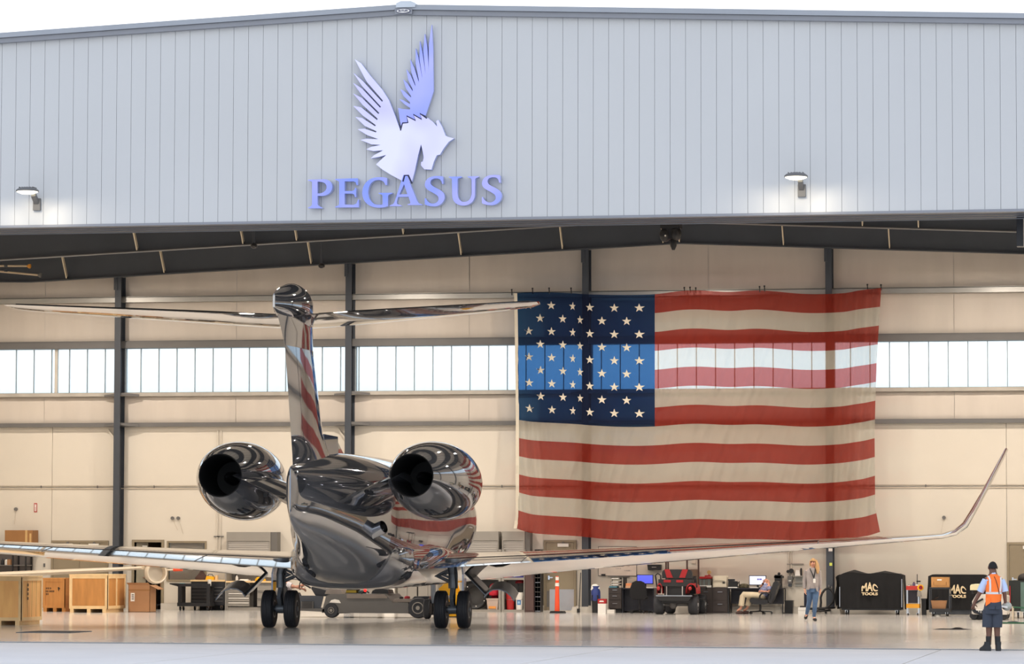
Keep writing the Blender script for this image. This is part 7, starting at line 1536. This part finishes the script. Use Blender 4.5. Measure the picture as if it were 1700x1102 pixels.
st_ = MB().loft([sring(P(1264.5, 989), d, .15, .14), sring(P(1267.5, 984.5), d, .175, .165), sring(P(1271.5, 979), d, .18, .16), sring(P(1275, 973.8), d, .19, .135), sring(P(1276, 970.8), d, .13, .10), sring(P(1275.8, 968.8), d, .07, .065)])
st_.tube([Js['lshoulder'], Js['lshoulder'].lerp(Js['lelbow'], .55)], [.085, .075], 12).tube([Js['rshoulder'], Js['rshoulder'].lerp(Js['relbow'], .6)], [.085, .078], 12)
obj('shirt', st_, m_ps, T, 50)
m_tr = mat('cream_trousers', (212, 198, 170), .85, 0, .05, 6)
tr2 = MB().ball(P(1264.8, 989), .15, .19, .125, 16, 10)
for s in 'lr':
    h, k, an = Js[s+'hip'], Js[s+'knee'], Js[s+'ankle']; tr2.tube([h, h.lerp(k, .5), k+Vector((.01, 0, .0)), k.lerp(an, .12)+Vector((-.005, 0, 0)), k.lerp(an, .8)], [.105, .10, .084, .082, .085], 14)
obj('trousers', tr2, m_tr, T, 50)
for s in 'lr':
    an, to = Js[s+'ankle'], Js[s+'toe']
    obj('shoe', MB().tube([Vector((an.x+.05, an.y, .045)), Vector((an.x-.03, an.y, .05)), Vector((to.x+.04, to.y, .04)), Vector((to.x-.03, to.y, .03))], [.042, .048, .044, .022], 12), mat('brown_shoe', (66, 40, 36), .5), T, 60)
obj('wristwatch', MB().lathe([(.036, -.018), (.036, .018)], Js['lwrist']+Vector((-.02, 0, -.03)), (.5, -.1, 1), 14), m_black, T)
# his chair
ch = thing('executive_chair', 'high-backed black leather office chair under the reclining man', 'chair', (XY(1268, YS), YS, 0))
m_lea = mat('black_leather', (30, 29, 31), .4, 0, .1, 6)
def cprism(pts, y0, y1): return MB().prism([(XY(a, YS, b_), ZY(a, b_, YS)) for a, b_ in pts], y0, y1)
obj('seat', cprism([(1246, 995), (1250, 991.8), (1262, 993.3), (1276, 996), (1277, 1001), (1270, 1003.5), (1254, 1002.5), (1247, 999.5)], YS-.27, YS+.27), m_lea, ch, 50)
obj('backrest', cprism([(1277.5, 999), (1276.5, 992), (1281, 980), (1285.5, 967), (1289, 964), (1293, 965), (1294.5, 969), (1290, 981), (1285, 995), (1281, 1001)], YS-.28, YS+.28), m_lea, ch, 50)
for yy in (-.30, .26): obj('armrest', MB().tube([P(1277, 994, yy), P(1279, 986, yy), P(1272, 983.5, yy), P(1264.5, 985, yy), P(1261.5, 989, yy), P(1261, 995, yy)], .026, 8), m_black, ch, 60)
obj('gas_column', MB().cyl(P(1262, 1003), Vector((P(1262, 1003).x, YS, .08)), .035), m_blackm, ch)
c = Vector((P(1262, 1003).x, YS, .09))
for k in range(5):
    a = 2*math.pi*k/5+.2; e_ = c+Vector((.34*math.cos(a), .34*math.sin(a), -.02)); l = obj('base_arm', MB().bar(c, e_, .05, .035), m_blackm, ch); obj('caster', MB().lathe([(.03, -.022), (.034, 0), (.03, .022)], (e_.x, e_.y, .035), (math.sin(a), -math.cos(a), 0), 12), m_black, l)
# ---- tug driver, mostly behind the landing gear
YT = 95.05
T = thing('person', 'person in a pale shirt driving the tug with one bare arm on the wheel', 'person', (XY(477, YT), YT, ZY(477, 991, YT)))
def P(px, py, dy=0.0): return PY(px, py, YT+dy)
Jd = dict(pelvis=P(474, 987), waist=P(474.5, 981), chest=P(475.5, 972), neck=P(476.5, 965), head=P(477.5, 958.5), crown=P(477.2, 955.5), chin=P(480.5, 961),
    lshoulder=P(477, 969, .18), lelbow=P(486, 975, .22), lwrist=P(499, 972, .12), rshoulder=P(477, 970, -.18), relbow=P(486.5, 973, -.2), rwrist=P(503.5, 977.5, -.03),
    lhip=P(476, 988, .09), lknee=P(496, 987.5, .12), lankle=P(503, 1004, .12), ltoe=P(509, 1007, .12), rhip=P(476, 988, -.09), rknee=P(496, 987.5, -.1), rankle=P(503, 1004, -.1), rtoe=P(509, 1007, -.1))
bd = body(Jd, RAD, {'l': (Jd['lwrist'], Vector((1, 0, .1)), Vector((0, 0, 1)), Vector((.2, -1, 0)), 1.0, .95), 'r': (Jd['rwrist'], P(507, 979.5, .06)-Jd['rwrist'], Vector((.2, 0, 1)), Vector((0, 1, -.4)), .9, .95)})
obj('body', bd, m_pink, T, 60); face(T, Jd['head'], Vector((1, -.1, -.05)), Vector((0, 0, 1)), m_pink)
obj('hair', hair_cap(Jd['head'], Vector((1, -.1, -.05)), Vector((0, 0, 1)), .085, .3), mat('brown_hair', (84, 62, 48), .7), T, 60)
m_ds = mat('pale_work_shirt', (214, 208, 212), .85, 0, .05, 6)
q = MB().loft([ring(P(474, 987), .15, .18), ring(P(474.5, 979), .15, .185), ring(P(475.5, 971), .14, .2), ring(P(476, 967), .1, .13), ring(P(476.5, 964.5), .06, .07)])
q.tube([Jd['lshoulder'], Jd['lshoulder'].lerp(Jd['lelbow'], .6)], [.08, .07], 12).tube([Jd['rshoulder'], Jd['rshoulder'].lerp(Jd['relbow'], .75)], [.085, .075], 12)
obj('shirt', q, m_ds, T, 50)
q = MB().ball(P(475, 988), .15, .18, .12, 14, 8)
for s in 'lr': q.tube([Jd[s+'hip'], Jd[s+'knee'], Jd[s+'knee'].lerp(Jd[s+'ankle'], .9)], [.1, .08, .07], 12)
obj('trousers', q, mat('dark_work_trousers', (60, 56, 58), .85, 0, .06), T, 50)
for s in 'lr': obj('shoe', MB().tube([Jd[s+'ankle']+Vector((-.04, 0, -.03)), Jd[s+'toe']], [.05, .04], 10), m_black, T, 60)
